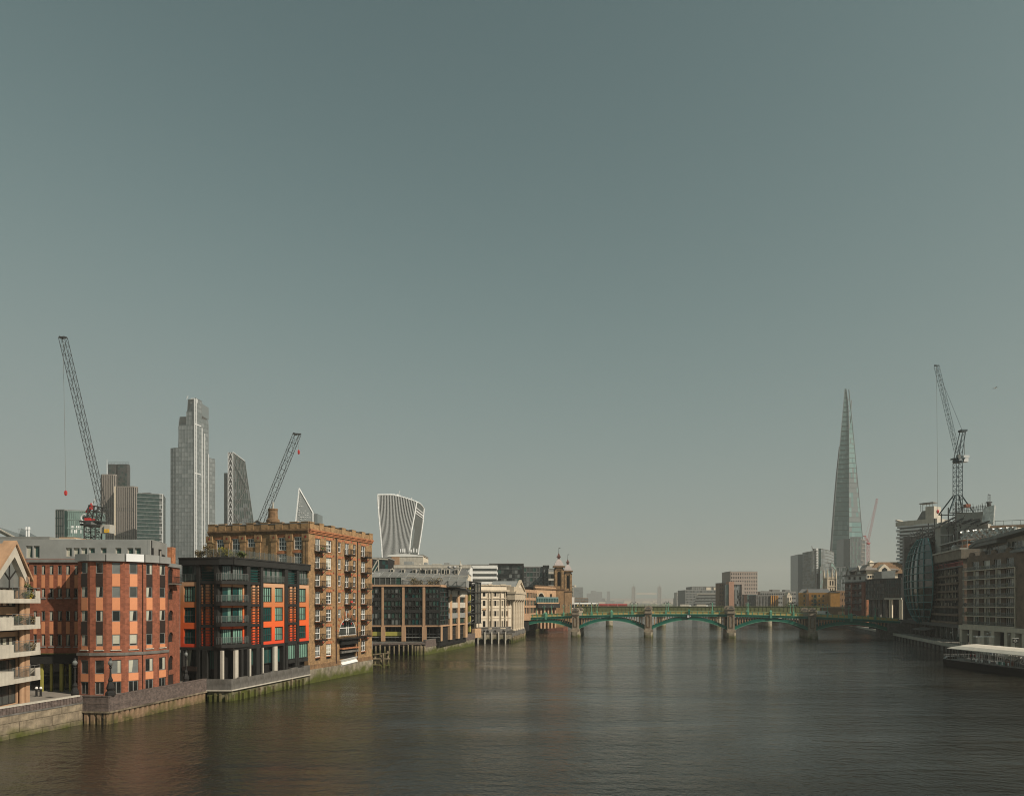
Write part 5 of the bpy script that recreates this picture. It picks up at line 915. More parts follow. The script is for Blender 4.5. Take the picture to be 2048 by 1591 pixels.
def cheesegrater():
    Y = 905; Z = lambda py: H + (HY - py) * Y / F; kx = lambda px: (px - CX) / F * Y; t = thing('skyscraper', 'wedge shaped dark glass skyscraper with white zigzag braced edge', 'tower', T(kx(475), Y, 2.6))
    x0, x1, xt, xb = kx(456.5), kx(466), kx(488), kx(510); zt0, zt1 = Z(904), Z(921); zb = 2.6; xb2 = xt + (kx(506) - xt) * (zt1 - zb) / (zt1 - Z(1050))
    n = 44; mb = MB(); rr = random.Random(4); nc = 9
    for j in range(n):
        for i in range(nc):
            def pt(a, b):
                z = zb + (zt0 - zb) * b; lim = xb2 + (xt - xb2) * min(1, (z - zb) / (zt1 - zb)); x = x1 + (lim - x1) * a; zmax = zt0 + (zt1 - zt0) * (x - x1) / (xt - x1); return (x, Y + 4 * a, min(z, zmax))
            mb.face([pt(i / nc, j / n), pt((i + 1) / nc, j / n), pt((i + 1) / nc, (j + 1) / n), pt(i / nc, (j + 1) / n)], rr.choice((0, 1, 1, 2)))
    add('glazing', mb, ['tg3', 'dg2', 'g_mid'], t); mb = MB()
    for i in range(nc + 1):
        a = i / nc; x_b = x1 + (xb2 - x1) * a; x_t = x1 + (xt - x1) * a; mb.bar((x_b, Y + 4 * a - .2, zb), (x_t, Y + 4 * a - .2, zt0 + (zt1 - zt0) * a), .28, 4)
    for j in range(0, n, 3): z = zb + (zt1 - zb) * j / n; lim = xb2 + (xt - xb2) * (z - zb) / (zt1 - zb); mb.bar((x1, Y - .2, z), (lim, Y + 3.8, z), .22, 4)
    for k in range(6): z = zb + (zt1 - zb) * k / 6; z2 = zb + (zt1 - zb) * (k + 1) / 6; mb.bar((x1, Y - .3, z2 if k % 2 else z), (x1 + (xb2 - x1) * .42, Y + 1.4, z if k % 2 else z2), .4, 4)
    add('frame', mb, 'grey', t, stuff=True); add('back_core', MB().loft([[(x1, Y + .5, z), (xb2 + (xt - xb2) * (z - zb) / (zt1 - zb), Y + 4.5, z), (xb2 - 12 + (xt - xb2) * (z - zb) / (zt1 - zb), Y + 26, z), (x0 - 6, Y + 26, z)] for z in (zb, zt1 - 1)]), 'dg1', t)
    mb = MB(); m2 = 26; w = x1 - x0; dz = (zt0 - zb) / m2
    for j in range(m2):
        z = zb + j * dz
        mb.bar((x0, Y - .6, z), (x0 + w / 2, Y - .6, z + dz), .42, 4).bar((x1, Y - .6, z), (x0 + w / 2, Y - .6, z + dz), .42, 4).bar((x0, Y - .6, z), (x1, Y - .6, z), .3, 4)
    for x in (x0, x1): mb.bar((x, Y - .6, zb), (x, Y - .6, zt0), .5, 4)
    add('zigzag_brace', mb, 'twhite', t, stuff=True); add('brace_backing', MB().box(x0, x1, Y, Y + 12, zb, zt0), 'steel', t); add('rear_shaft', MB().box(kx(443), x0 - .2, Y + 8, Y + 34, zb, Z(943)), 'dg1', t); add('crest', MB().bar((x1, Y, zt0 + .3), (xt, Y + 4, zt1 + .3), .5), 'twhite', t)
cheesegrater()
def scalpel():
    Y = 800; Z = lambda py: H + (HY - py) * Y / F; kx = lambda px: (px - CX) / F * Y; t = thing('skyscraper', 'pale pointed triangular glass skyscraper edged in white', 'tower', T(kx(608), Y, 2.6))
    zb = 2.6; zm = Z(1048); ap = (kx(598.5), Y, Z(976)); sl = (kx(598.5) - kx(591)) / (Z(976) - zm); bl = (ap[0] - sl * (ap[2] - zb), Y, zb); sh = (kx(623), Y + 6, Z(1023)); br = (kx(623.5), Y + 6, zb)
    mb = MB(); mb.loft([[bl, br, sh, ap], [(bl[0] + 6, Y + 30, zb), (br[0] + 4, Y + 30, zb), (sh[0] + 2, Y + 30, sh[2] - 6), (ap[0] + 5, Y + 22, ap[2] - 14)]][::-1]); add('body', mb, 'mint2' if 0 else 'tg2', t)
    mb = MB(); 
    for a, b in ((bl, ap), (ap, sh), (sh, br)): mb.bar(Vector(a) - Vector((0, .3, 0)), Vector(b) - Vector((0, .3, 0)), .75, 4)
    add('edge_trim', mb, 'blind', t); mb = MB(); rr = random.Random(2)
    for k in range(18):
        z = Z(990 + k * 4.4); xl = bl[0] + (ap[0] - bl[0]) * (z - zb) / (ap[2] - zb) + 2; xr = (ap[0] + (sh[0] - ap[0]) * (ap[2] - z) / (ap[2] - sh[2])) if z > sh[2] else sh[0]; w = max(1, xr - xl - 2)
        for q in range(6):
            if rr.random() < .7: mb.box(xl + w * q / 6, xl + w * (q + .8) / 6, Y - .1 + 6 * (q / 6), Y + .0 + 6 * (q / 6), z, z + .8)
    add('ceiling_light_strip', mb, 'twhite', t, stuff=True); add('dark_wing', MB().box(kx(624.5), kx(631), Y + 8, Y + 30, zb, Z(1025)), 'tg3', t)
scalpel()
def walkie():
    Y = 690; Z = lambda py: H + (HY - py) * Y / F; kx = lambda px: (px - CX) / F * Y; t = thing('skyscraper', 'top heavy flared skyscraper with white vertical fins and curved roof', 'tower', T(kx(800), Y, 2.6)); zb = 2.6
    zt = Z(990); n = 16
    def row(e):  # e 0 bottom(hidden) .. 1 top : left x, corner x, right x (flaring outward)
        py = 1300 - (1300 - 988) * e; f = lambda tab: [a[1] + (b[1] - a[1]) * (py - a[0]) / (b[0] - a[0]) for a, b in zip(tab, tab[1:]) if b[0] <= py <= a[0]][0]
        return kx(f([(1300, 771), (1115, 763), (1050, 758.5), (1020, 756.5), (985, 755.5)])), kx(f([(1300, 812), (1110, 819.5), (1060, 824), (1030, 828.5), (985, 833.8)])), kx(f([(1300, 826), (1110, 837), (1060, 842.5), (1030, 845.6), (985, 848.2)]))
    def ztop(a): return Z(989 + 16 * max(0, (a - .35)) ** 1.3 * 1.5)      # the roof line falls to the right
    def front(a, e):
        l, c, r = row(e); bulge = 1.5 * math.sin(math.pi * a); z = zb + (ztop(a) - zb) * e; return Vector((l + (c - l) * a, Y - bulge, z))
    def side(a, e):
        l, c, r = row(e); z = zb + (Z(1004 + 13 * a * a) - zb) * e; k = (Y + 30 * a) / Y; return Vector(((c + (r - c) * a) * k, Y + 30 * a - .5 * math.sin(math.pi * a), H + (z - H) * k))
    mb = MB(); m = 24
    for i in range(m):
        for j in range(n): mb.face([front(i / m, j / n), front((i + 1) / m, j / n), front((i + 1) / m, (j + 1) / n), front(i / m, (j + 1) / n)], (i * 7 + j * 3) % 3)
    add('glazing', mb, ['g_mid', 'dg2', 'g_mid'], t); mb = MB(); fb = MB()
    for i in range(1, 24):
        for j in range(n):
            a = i / 24; p, q = front(a, j / n), front(a, (j + 1) / n); mb.bar(p + Vector((0, -.5, 0)), q + Vector((0, -.5, 0)), .16 + .2 * (j / n), 4)
    add('fin', mb, 'twhite', t, stuff=True)
    for j in range(1, 36):
        e = j / 36; 
        for i in range(8): fb.bar(front(i / 8, e) + Vector((0, -.15, 0)), front((i + 1) / 8, e) + Vector((0, -.15, 0)), .2, 4)
    add('floor_band', fb, 'tband', t, stuff=True); mb = MB()
    for j in range(n): 
        for i in range(4): mb.face([side(i / 4, j / n), side((i + 1) / 4, j / n), side((i + 1) / 4, (j + 1) / n), side(i / 4, (j + 1) / n)])
    add('side_glazing', mb, 'g_mid', t); mb = MB()
    for j in range(n):
        for f_, a in ((front, 0), (front, 1), (side, 1)): mb.bar(f_(a, j / n) + Vector((0, -.5, 0)), f_(a, (j + 1) / n) + Vector((0, -.5, 0)), .7, 6)
    for i in range(12): mb.bar(front(i / 12, 1), front((i + 1) / 12, 1), .9 if i < 7 else .5, 6); mb.bar(side(i / 12, 1), side((i + 1) / 12, 1), .65, 6)
    add('white_rim', mb, 'blind', t); mb = MB(); ring = [front(i / 12, 1) for i in range(13)] + [side(i / 6, 1) for i in range(1, 7)]; bk = [Vector((p.x * (Y + 34) / Y - 1, Y + 34, p.z - 5)) for p in ring]
    mb.loft([ring, bk], close=False); add('roof', mb, 'twhite', t); mb = MB(); 
    for e in (.905, .925, .95): mb.bar(side(.08, e) + Vector((0, -.4, 0)), side(.92, e) + Vector((0, -.4, 0)), .6 if e != .925 else .9)
    add('sky_garden_band', mb, 'twhite', t); p = at(797, 990, Y); mb = MB().bar(p, p + Vector((1.4, 0, 4.5)), .3).bar(p, p + Vector((-1.5, 0, 1.8)), .4); q = at(823, 1000, Y); mb.bar(q, q + Vector((.3, 0, 3)), .5)
    for i in range(10): a = .5 + i * .045; mb.bar(front(a, 1), front(a, 1) + Vector((0, 0, 1.8)), .15)
    add('roof_crane', mb, 'twhite', t); add('core', MB().loft([[(row(e)[0] + 1, Y + 2, zb + (ztop(.9) - zb - 2) * e), (row(e)[1] - .5, Y + 2, zb + (ztop(.9) - zb - 2) * e), (row(e)[2] * 1.04 - 2, Y + 29, zb + (ztop(.9) - zb - 9) * e), (row(e)[0] * 1.03 + 1, Y + 29, zb + (ztop(.9) - zb - 9) * e)] for e in (0, .5, .98)]), 'tg3', t)
    mb = MB(); rr = random.Random(9)
    for px in (802, 806.5, 810, 823, 828, 834): p = at(px, 1100, Y); mb.box(p.x - .6, p.x + .6, Y - 2.3, Y - 2.0, Z(1104), Z(1097 + rr.uniform(-1, 2)))
    add('lit_pane', mb, 'blind', t)
walkie()
# ---------------------------------------------------------------- the green arched road bridge
ORD = ['first', 'second', 'third', 'fourth', 'fifth', 'sixth', 'seventh', 'eighth', 'ninth', 'tenth', 'eleventh', 'twelfth', 'thirteenth', 'fourteenth', 'fifteenth', 'sixteenth', 'seventeenth', 'eighteenth', 'nineteenth', 'twentieth']
BR = Fr((1026, 331.5), (1800, 296.5)); BD = 15.0
def deck_z(u): e = (u / BR.W - .5) * 2; return 11.75 - 2.3 * e * e - (.5 * max(0, e) ** 2)   # top of the parapet
def b_bridge():
    t = thing('road_bridge', 'green iron arched road bridge with stone piers and ochre parapet panels', 'bridge', BR.M(BR.W / 2, 0, 0)); W = BR.W
    piers = [BR.u(p) for p in (1151.5, 1296.5, 1461.5, 1623.5)]; ends = [BR.u(1033)] + piers + [BR.u(1783)]; N = 48
    def strip(name, m, y0, y1, a, b, u0=0.0, u1=None):
        u1 = W if u1 is None else u1
        add(name, MB().loft([[(u, y0, deck_z(u) + a), (u, y1, deck_z(u) + a), (u, y1, deck_z(u) + b), (u, y0, deck_z(u) + b)] for u in [u0 + (u1 - u0) * k / N for k in range(N + 1)]]), m, t, BR.M())
    strip('deck', 'conc_grey', .3, BD, -2.2, -1.25); strip('cornice', 'teal', -.45, .3, -2.35, -1.45); strip('cornice_edge', 'teal_l', -.6, .3, -1.445, -1.25); strip('handrail', 'teal_l', -.2, .15, -.12, .02); strip('cornice', 'teal', BD + .01, BD + .6, -2.3, -1.3); strip('parapet', 'ochre', BD + .1, BD + .3, -1.29, 0)
    # parapet panels between posts
    s = 2.35; n = int(W / s)
    for i in range(n):
        u = (i + .5) * s; z = deck_z(u); z2 = deck_z(u + s) - z
        if any(abs(u - p) < 2.4 for p in piers): continue
        mb = MB().loft([[(e * (s - .35), y, e * z2 - 1.2), (e * (s - .35), y, e * z2 - .14)] for y in (0, .08) for e in (0, 1)][:2] + [], close=False) if 0 else MB().box(0, s - .3, 0, .1, -1.22 + min(0, z2), -.14 + z2 * .5)
        add('parapet_panel', mb, 'ochre', t, BR.M(u - s / 2 + .15, -.05, z)); add('parapet_post', MB().box(-.13, .13, -.14, .2, -1.24, .12), 'teal_l', t, BR.M(u - s / 2, 0, z))
    for k in range(5):
        a, b = ends[k] + 1.7, ends[k + 1] - 1.7; zs = 3.6; zc = deck_z((a + b) / 2) - 2.42; zi = lambda u: zs + (zc - 1.4 - zs) * (1 - ((u - (a + b) / 2) / ((b - a) / 2)) ** 2); M_ = 28
        for y0, m, nm in ((-.1, 'teal', 'arch_rib'), (4.5, 'teal', 'arch_rib'), (9.5, 'teal', 'arch_rib'), (BD - .7, 'teal', 'arch_rib')):
            add(nm, MB().loft([[(u, y0, zi(u)), (u, y0 + .75, zi(u)), (u, y0 + .75, zi(u) + 1.4), (u, y0, zi(u) + 1.4)] for u in [a + (b - a) * q / M_ for q in range(M_ + 1)]]), m, t, BR.M())
        add('rib_flange', MB().loft([[(u, -.3, zi(u) - .12), (u, .8, zi(u) - .12), (u, .8, zi(u) + .12), (u, -.3, zi(u) + .12)] for u in [a + (b - a) * q / M_ for q in range(M_ + 1)]]), 'teal_l', t, BR.M())
        mb = MB(); nn = int((b - a) / 1.12)
        for q in range(1, nn):
            u = a + (b - a) * q / nn; z0, z1 = zi(u) + 1.4, deck_z(u) - 2.36
            if z1 - z0 > .25: mb.box(u - .2, u + .2, .0, .4, z0, z1); mb.box(u - .3, u + .3, -.05, .45, z1 - .3, z1 - .01)
        add('spandrel_column', mb, 'sand', t, BR.M(), stuff=True)
        um = (a + b) / 2; add('crown_block', MB().box(-.42, .42, -.7, .2, -2.6 if k != 2 else -3.0, .3).loft([[(-.5, -.6, .3), (.5, -.6, .3), (.5, .3, .3), (-.5, .3, .3)], [(-.12, -.25, 1.0), (.12, -.25, 1.0), (.12, 0, 1.0), (-.12, 0, 1.0)]]), 'teal_l' if k != 2 else 'teal', t, BR.M(um, 0, deck_z(um)))
        if k == 2: e = add('navigation_board', MB().box(-1.0, 1.0, -.95, -.8, -3.1, -1.5), 'iron', t, BR.M(um, 0, deck_z(um))); add('white_plate', MB().box(-.8, .1, -1.05, -.96, -2.9, -1.8).box(.35, .7, -1.05, -.96, -2.5, -1.9), 'white', e, BR.M(um, 0, deck_z(um)))
    for k, u in enumerate(piers):
        zt = deck_z(u) + 1.8; p = add('pier', MB().box(-1.55, 1.55, -1.5, BD + 1.5, 3.4, zt - .9), 'pier', t, BR.M(u, 0, 0))
        add('pier_foot', MB().prism([(-2.0, -2.4), (-1.2, -3.2), (1.2, -3.2), (2.0, -2.4), (2.0, BD + 2.4), (-2.0, BD + 2.4)], -2, 2.3), 'pier_base', p, BR.M(u, 0, 0)); add('string_course', MB().box(-2.0, 2.0, -2.2, BD + 2, 2.9, 3.38).box(-1.85, 1.85, -2.3, BD + 2, 2.31, 2.89), 'pier', p, BR.M(u, 0, 0))
        mb = MB()
        for x in (-.75, .75): mb.box(x - .12, x + .12, -1.65, -1.5, 4.6, zt - 4.2)
        mb.box(-.87, .87, -1.65, -1.5, 4.4, 4.6).lathe([(0, 0)] * 2, 3) if 0 else mb.box(-.87, .87, -1.65, -1.5, 4.4, 4.6)
        for q in range(8): a0, a1 = math.pi * q / 8, math.pi * (q + 1) / 8; mb.bar((.75 * math.cos(a0), -1.6, zt - 4.2 + .75 * math.sin(a0)), (.75 * math.cos(a1), -1.6, zt - 4.2 + .75 * math.sin(a1)), .12)
        add('panel_moulding', mb, 'stock_dark', p, BR.M(u, 0, 0))
        add('cornice', MB().box(-1.8, 1.8, -1.9, .4, zt - 2.7, zt - 2.4).box(-1.75, 1.75, -1.85, 1.2, zt - .89, zt - .6), 'pier', p, BR.M(u, 0, 0))
        for yy in (-1.75, BD): add('turret_cap', MB().slab([(1.75 * math.cos(math.pi * q / 10), zt - .6 + 1.35 * math.sin(math.pi * q / 10)) for q in range(11)], yy, yy + 2.6), 'pier', p, BR.M(u, 0, 0)); add('alcove', MB().slab([(1.0 * math.cos(math.pi * q / 10), zt - .7 + .9 * math.sin(math.pi * q / 10)) for q in range(11)], yy - .04, yy), 'conc_grey', p, BR.M(u, 0, 0))
    for u, w in ((ends[0], 3), (ends[5], 4)): add('abutment', MB().box(-w, 1.7, -.9, BD + 1, -2, deck_z(u) - 2.3) if u < W / 2 else MB().box(-1.7, w + 14, -.9, BD + 1, -2, deck_z(u) - 2.3), 'conc_grey', t, BR.M(u, 0, 0))
    return piers, ends
PIERS, ENDS = b_bridge()
def bridge_lamps():
    u0 = (ENDS[0] + ENDS[1]) / 2; root = None; i = [0, 0]
    for side, y in ((0, -.05), (1, BD + .2)):
        for k in range(5):
            a, b = ENDS[k], ENDS[k + 1]
            for e in ((.2, .47, .8) if k in (0, 4) else (.22, .78)):
                u = a + (b - a) * e + (1.2 if side else 0); z = deck_z(u); lab = 'three globe green lamp standard on the %s parapet, %s from the left bank' % (('near', 'far')[side], ORD[i[side]]); i[side] += 1; grp = 'lamp standards along the green bridge'
                if root is None:
                    root = thing('lamp_standard', lab, 'street lamp', BR.M(u, y, z), grp)
                    add('pedestal', MB().box(-.36, .36, -.32, .25, -1.3, .2).loft([[(-.3, -.28, .2), (.3, -.28, .2), (.3, .2, .2), (-.3, .2, .2)], [(-.1, -.12, .9), (.1, -.12, .9), (.1, .08, .9), (-.1, .08, .9)]]), 'teal_l', root, BR.M(u, y, z))
                    add('column', MB().lathe([(.14, .9), (.09, 2.2), (.13, 2.3), (.07, 4.0)], 6).bar((-.75, 0, 3.0), (.75, 0, 3.0), .06).bar((-.75, 0, 3.0), (-.75, 0, 3.4), .05).bar((.75, 0, 3.0), (.75, 0, 3.4), .05), 'teal_l', root, BR.M(u, y, z))
                    for x, h in ((-.75, 3.4), (.75, 3.4), (0, 4.0)): add('globe', MB().lathe([(.08, h), (.2, h + .15), (.22, h + .4), (.06, h + .62)], 8, (x, 0)), 'g_grey', root, BR.M(u, y, z))
                else: copy_tree(root, BR.M(u, y, z), lab)
bridge_lamps()
def vehicle(px, y, label, cat, name, ln, h, colr, van=True):
    u = BR.u(px); z = deck_z(u) - 1.25; W0 = BR.M(u, y, z); t = thing(name, label, cat, W0); w = 2.0
    prof = [(0, .45), (ln, .45), (ln, 1.1), (ln * .86, 1.25), (ln * .74, h), (ln * .05, h), (0, h - .15)] if van else [(0, .4), (ln, .4), (ln, .8), (ln * .78, .95), (ln * .62, h), (ln * .2, h), (.03, .95)]
    add('body', MB().slab(prof, 0, w), colr, t, W0); add('window', MB().slab([(ln * .55, 1.15), (ln * .8, 1.15), (ln * .72, h - .2), (ln * .55, h - .2)] if van else [(ln * .12, .98), (ln * .74, .98), (ln * .61, h - .1), (ln * .22, h - .1)], -.01, w + .01), 'g_dark', t, W0)
    for x in (ln * .2, ln * .82):
        for yy in (-.02, w - .2): wh = add('wheel', MB().loft([[(x + .36 * math.cos(k * math.pi / 6), yy + q, .36 + .36 * math.sin(k * math.pi / 6)) for k in range(12)] for q in (0, .22)]), 'iron', t, W0)
vehicle(1640, 4, 'white van driving on the green bridge beside the right end pier', 'van', 'white_van', 5.6, 2.5, 'white'); vehicle(1704, 5, 'light silver car on the right end of the green bridge', 'car', 'silver_car', 4.4, 1.6, 'silver', False); vehicle(1432, 9, 'dark car crossing the middle of the green bridge', 'car', 'dark_car', 4.4, 1.6, 'black', False)

# ---------------------------------------------------------------- railway bridge, train, far road bridge, buses
RB = Fr((1112, 474), (1675, 452))
def b_rail():
    t = thing('railway_bridge', 'low olive girder railway bridge on round stone columns behind the green bridge', 'bridge', RB.M(RB.W / 2, 0, 0)); zt, zb = RB.z(1380, 1212.5), RB.z(1380, 1222.5)
    add('girder', MB().box(0, RB.W, 0, .6, zb, zt), 'olive', t, RB.M()); add('girder', MB().box(0, RB.W, 22, 22.6, zb, zt), 'olive', t, RB.M()); add('deck', MB().box(0, RB.W, .61, 21.99, zb, zt - 2.0), 'steel', t, RB.M()); mb = MB()
    for i in range(int(RB.W / 2.6)): mb.box(i * 2.6, i * 2.6 + .3, -.18, -.0, zb, zt)
    mb.box(0, RB.W, -.35, 0, zt + .001, zt + .3); mb.box(0, RB.W, -.35, -.0, zb - .3, zb - .01); add('stiffener', mb, 'olive', t, RB.M(), stuff=True); add('under_beam', MB().box(0, RB.W, .8, 2, zb - 1.2, zb - .02), 'steel', t, RB.M())
    for px in (1219, 1325, 1436, 1538):
        for q, y in enumerate((1.5, 8, 15, 21)): add('column', MB().lathe([(2.3, -2), (2.2, zb - 4), (3.0, zb - 3.6), (3.0, zb - 2.6), (2.4, zb - 2.2), (2.4, zb - 1.21)], 14), 'pier_base', t, RB.M(RB.u(px), y, 0))
        add('cross_wall', MB().box(-1.4, 1.4, 3, 20, -2, zb - 3), 'conc_grey', t, RB.M(RB.u(px), 0, 0))
    # train
    first = None
    for k in range(3):
        u0 = RB.u(1120) + k * 8.6 * 1.0; ln = 8.3 * 1.0
        pass
    L_ = (RB.u(1197.5) - RB.u(1122)) / 2; z0 = zt - 1.6
    for k in range(2):
        u0 = RB.u(1122) + k * L_; W0 = RB.M(u0, 3.5, z0); lab = ('pale grey train carriage with ochre doors on the railway bridge, nearer the station', 'leading pale grey train carriage with ochre doors on the railway bridge')[k]; tr = thing('train_carriage', lab, 'train', W0, 'train on the railway bridge'); w = L_ - .5
        add('body', MB().loft([[(x, y, z) for y, z in ((0, .8), (0, 3.4), (.6, 4.1), (2.2, 4.1), (2.8, 3.4), (2.8, .8))] for x in (0, w)]), 'conc', tr, W0); add('roof', MB().loft([[(x, y, z) for y, z in ((-.02, 3.45), (.6, 4.15), (2.2, 4.15), (2.82, 3.45))] for x in (0, w)]), 'white', tr, W0)
        for i in range(8): add('window', MB().box(i * w / 8 + .25, i * w / 8 + 1.5, -.05, 0, 2.0, 3.1), 'g_dark', tr, W0)
        for i in range(4): add('door', MB().box(i * w / 4 + 1.6, i * w / 4 + 2.4, -.06, 0, .9, 3.2), 'ochre', tr, W0)
        add('bogie', MB().box(.6, 2.4, .3, 2.5, 0, .8).box(w - 2.4, w - .6, .3, 2.5, 0, .8), 'iron', tr, W0)
b_rail()
LB = Fr((1180, 765), (1530, 765))
def b_far_road():
    t = thing('far_road_bridge', 'thin pale concrete road bridge carrying buses behind the railway bridge', 'bridge', LB.M(LB.W / 2, 0, 0)); zd = LB.z(1350, 1215); add('deck', MB().box(-20, LB.W + 20, 0, 26, zd - 3, zd), 'conc', t, LB.M()); add('parapet', MB().box(-20, LB.W + 20, -.1, .3, zd + .004, zd + 1.1), 'conc', t, LB.M())
    for px in (1290, 1400): add('pier', MB().box(-2.5, 2.5, 1, 25, -2, zd - 3), 'conc_grey', t, LB.M(LB.u(px), 0, 0))
    root = None
    for px, lab in ((1198, 'red double deck bus on the far road bridge, left of three in a row'), (1217.5, 'red double deck bus on the far road bridge, middle of three in a row'), (1237, 'red double deck bus on the far road bridge, right of three in a row'), (1448, 'lone red double deck bus by the pink office block on the far road bridge')):
        u = LB.u(px); W0 = LB.M(u, 3, zd)
        if root is None:
            root = thing('double_deck_bus', lab, 'bus', W0, 'red buses on the far road bridge'); add('body', MB().slab([(0, .4), (9.9, .4), (10.1, 4.0), (9.9, 4.4), (.2, 4.4), (0, 4.2)], 0, 2.5), 'red', root, W0); add('window', MB().box(.4, 9.8, -.04, 0, 1.5, 2.2).box(.4, 9.8, -.04, 0, 3.0, 3.7), 'g_dark', root, W0)
            for x in (2, 7.6): add('wheel', MB().loft([[(x + .5 * math.cos(k * math.pi / 5), q, .5 + .5 * math.sin(k * math.pi / 5)) for k in range(10)] for q in (-.02, .4)]), 'iron', root, W0)
        else: copy_tree(root, W0, lab)
    rootv = None
    for px, ln, lab in ((1362, 12, 'long pale lorry on the far road bridge left of the other'), (1395, 12.5, 'long pale lorry on the far road bridge nearer the pink office block')):
        W0 = LB.M(LB.u(px), 3, zd); t2 = thing('pale_lorry', lab, 'lorry', W0, 'lorries on the far road bridge'); add('trailer', MB().box(0, ln * .8, 0, 2.5, .9, 3.9), 'conc', t2, W0); add('cab', MB().slab([(ln * .82, .6), (ln, .6), (ln, 1.8), (ln * .97, 3.0), (ln * .82, 3.0)], 0, 2.4), 'white', t2, W0)
        for x in (1.2, 2.6, ln * .92): add('wheel', MB().loft([[(x + .5 * math.cos(k * math.pi / 5), q, .5 + .5 * math.sin(k * math.pi / 5)) for k in range(10)] for q in (-.02, 2.4)]), 'iron', t2, W0)
b_far_road()
M['far_stone'] = mat('dark_grey_stone', (0.20, 0.185, 0.16))  # even dark grey stone for the far bridge
M['pillar_pink'] = mat('salmon_granite', (0.46, 0.255, 0.175), var=.06)
def b_towerbridge():
    Y = 4200; Z = lambda py: H + (HY - py) * Y / F; kx = lambda px: (px - CX) / F * Y; t = thing('bascule_bridge', 'hazy far Gothic bridge with twin towers and high walkways', 'bridge', T(kx(1293), Y, 0)); m = 'far_stone'
    for px in (1267.5, 1319.5):
        c = kx(px); w = 8; W0 = T(c, Y, 0); p = add('tower', MB().box(-w, w, 0, 16, -2, Z(1178)), m, t, W0); add('roof', MB().loft([[(-w * .8, 2, Z(1178)), (w * .8, 2, Z(1178)), (w * .8, 14, Z(1178)), (-w * .8, 14, Z(1178))], [(-1, 7, Z(1170)), (1, 7, Z(1170)), (1, 9, Z(1170)), (-1, 9, Z(1170))]]).bar((0, 8, Z(1170)), (0, 8, Z(1166)), .6), 'slate', p, W0)
        for sx in (-w, w):
            for sy in (0, 16): add('turret', MB().lathe([(2.3, -2), (2.3, Z(1178)), (2.6, Z(1177)), (.2, Z(1170.5))], 8, (sx, sy)), m, p, W0)
        for k in range(4): z = Z(1212 - k * 8.5); add('window', MB().box(-3, 3, -.4, .1, z, z + 6), 'conc_grey', p, W0); add('string_course', MB().box(-w - .5, w + .5, -.6, 0, z + 8, z + 9), m, p, W0)
        add('pier', MB().box(-13, 13, -6, 22, -2, 8), m, t, W0)
    a, b = kx(1274), kx(1313)
    for y in (2, 14): add('walkway', MB().box(a, b, Y + y, Y + y + 3, Z(1188.5), Z(1184.5)), 'conc', t)
    mb = MB()
    for i in range(14): mb.bar((a + (b - a) * i / 14, Y + 1.8, Z(1188)), (a + (b - a) * (i + 1) / 14, Y + 1.8, Z(1185)), .5, 4)
    add('walkway_lattice', mb, 'lead', t); add('roadway', MB().box(kx(1215), kx(1375), Y + 2, Y + 14, 9, 12), 'zinc', t)
    for s, x0, x1 in ((-1, kx(1262), kx(1232)), (1, kx(1325), kx(1356))):
        mb = MB(); f = lambda e: Vector((x0 + (x1 - x0) * e, Y + 3, 12 + (Z(1186) - 12) * (1 - e) ** 1.7))
        for i in range(10): mb.bar(f(i / 10), f((i + 1) / 10), .9, 4); mb.bar(f(i / 10), Vector((f(i / 10).x, Y + 3, 11)), .25, 4)
        add('suspension_chain', mb, 'lead', t); add('abutment_tower', MB().box(-5, 5, 0, 14, -2, 26), m, t, T(x1, Y, 0))
b_towerbridge()
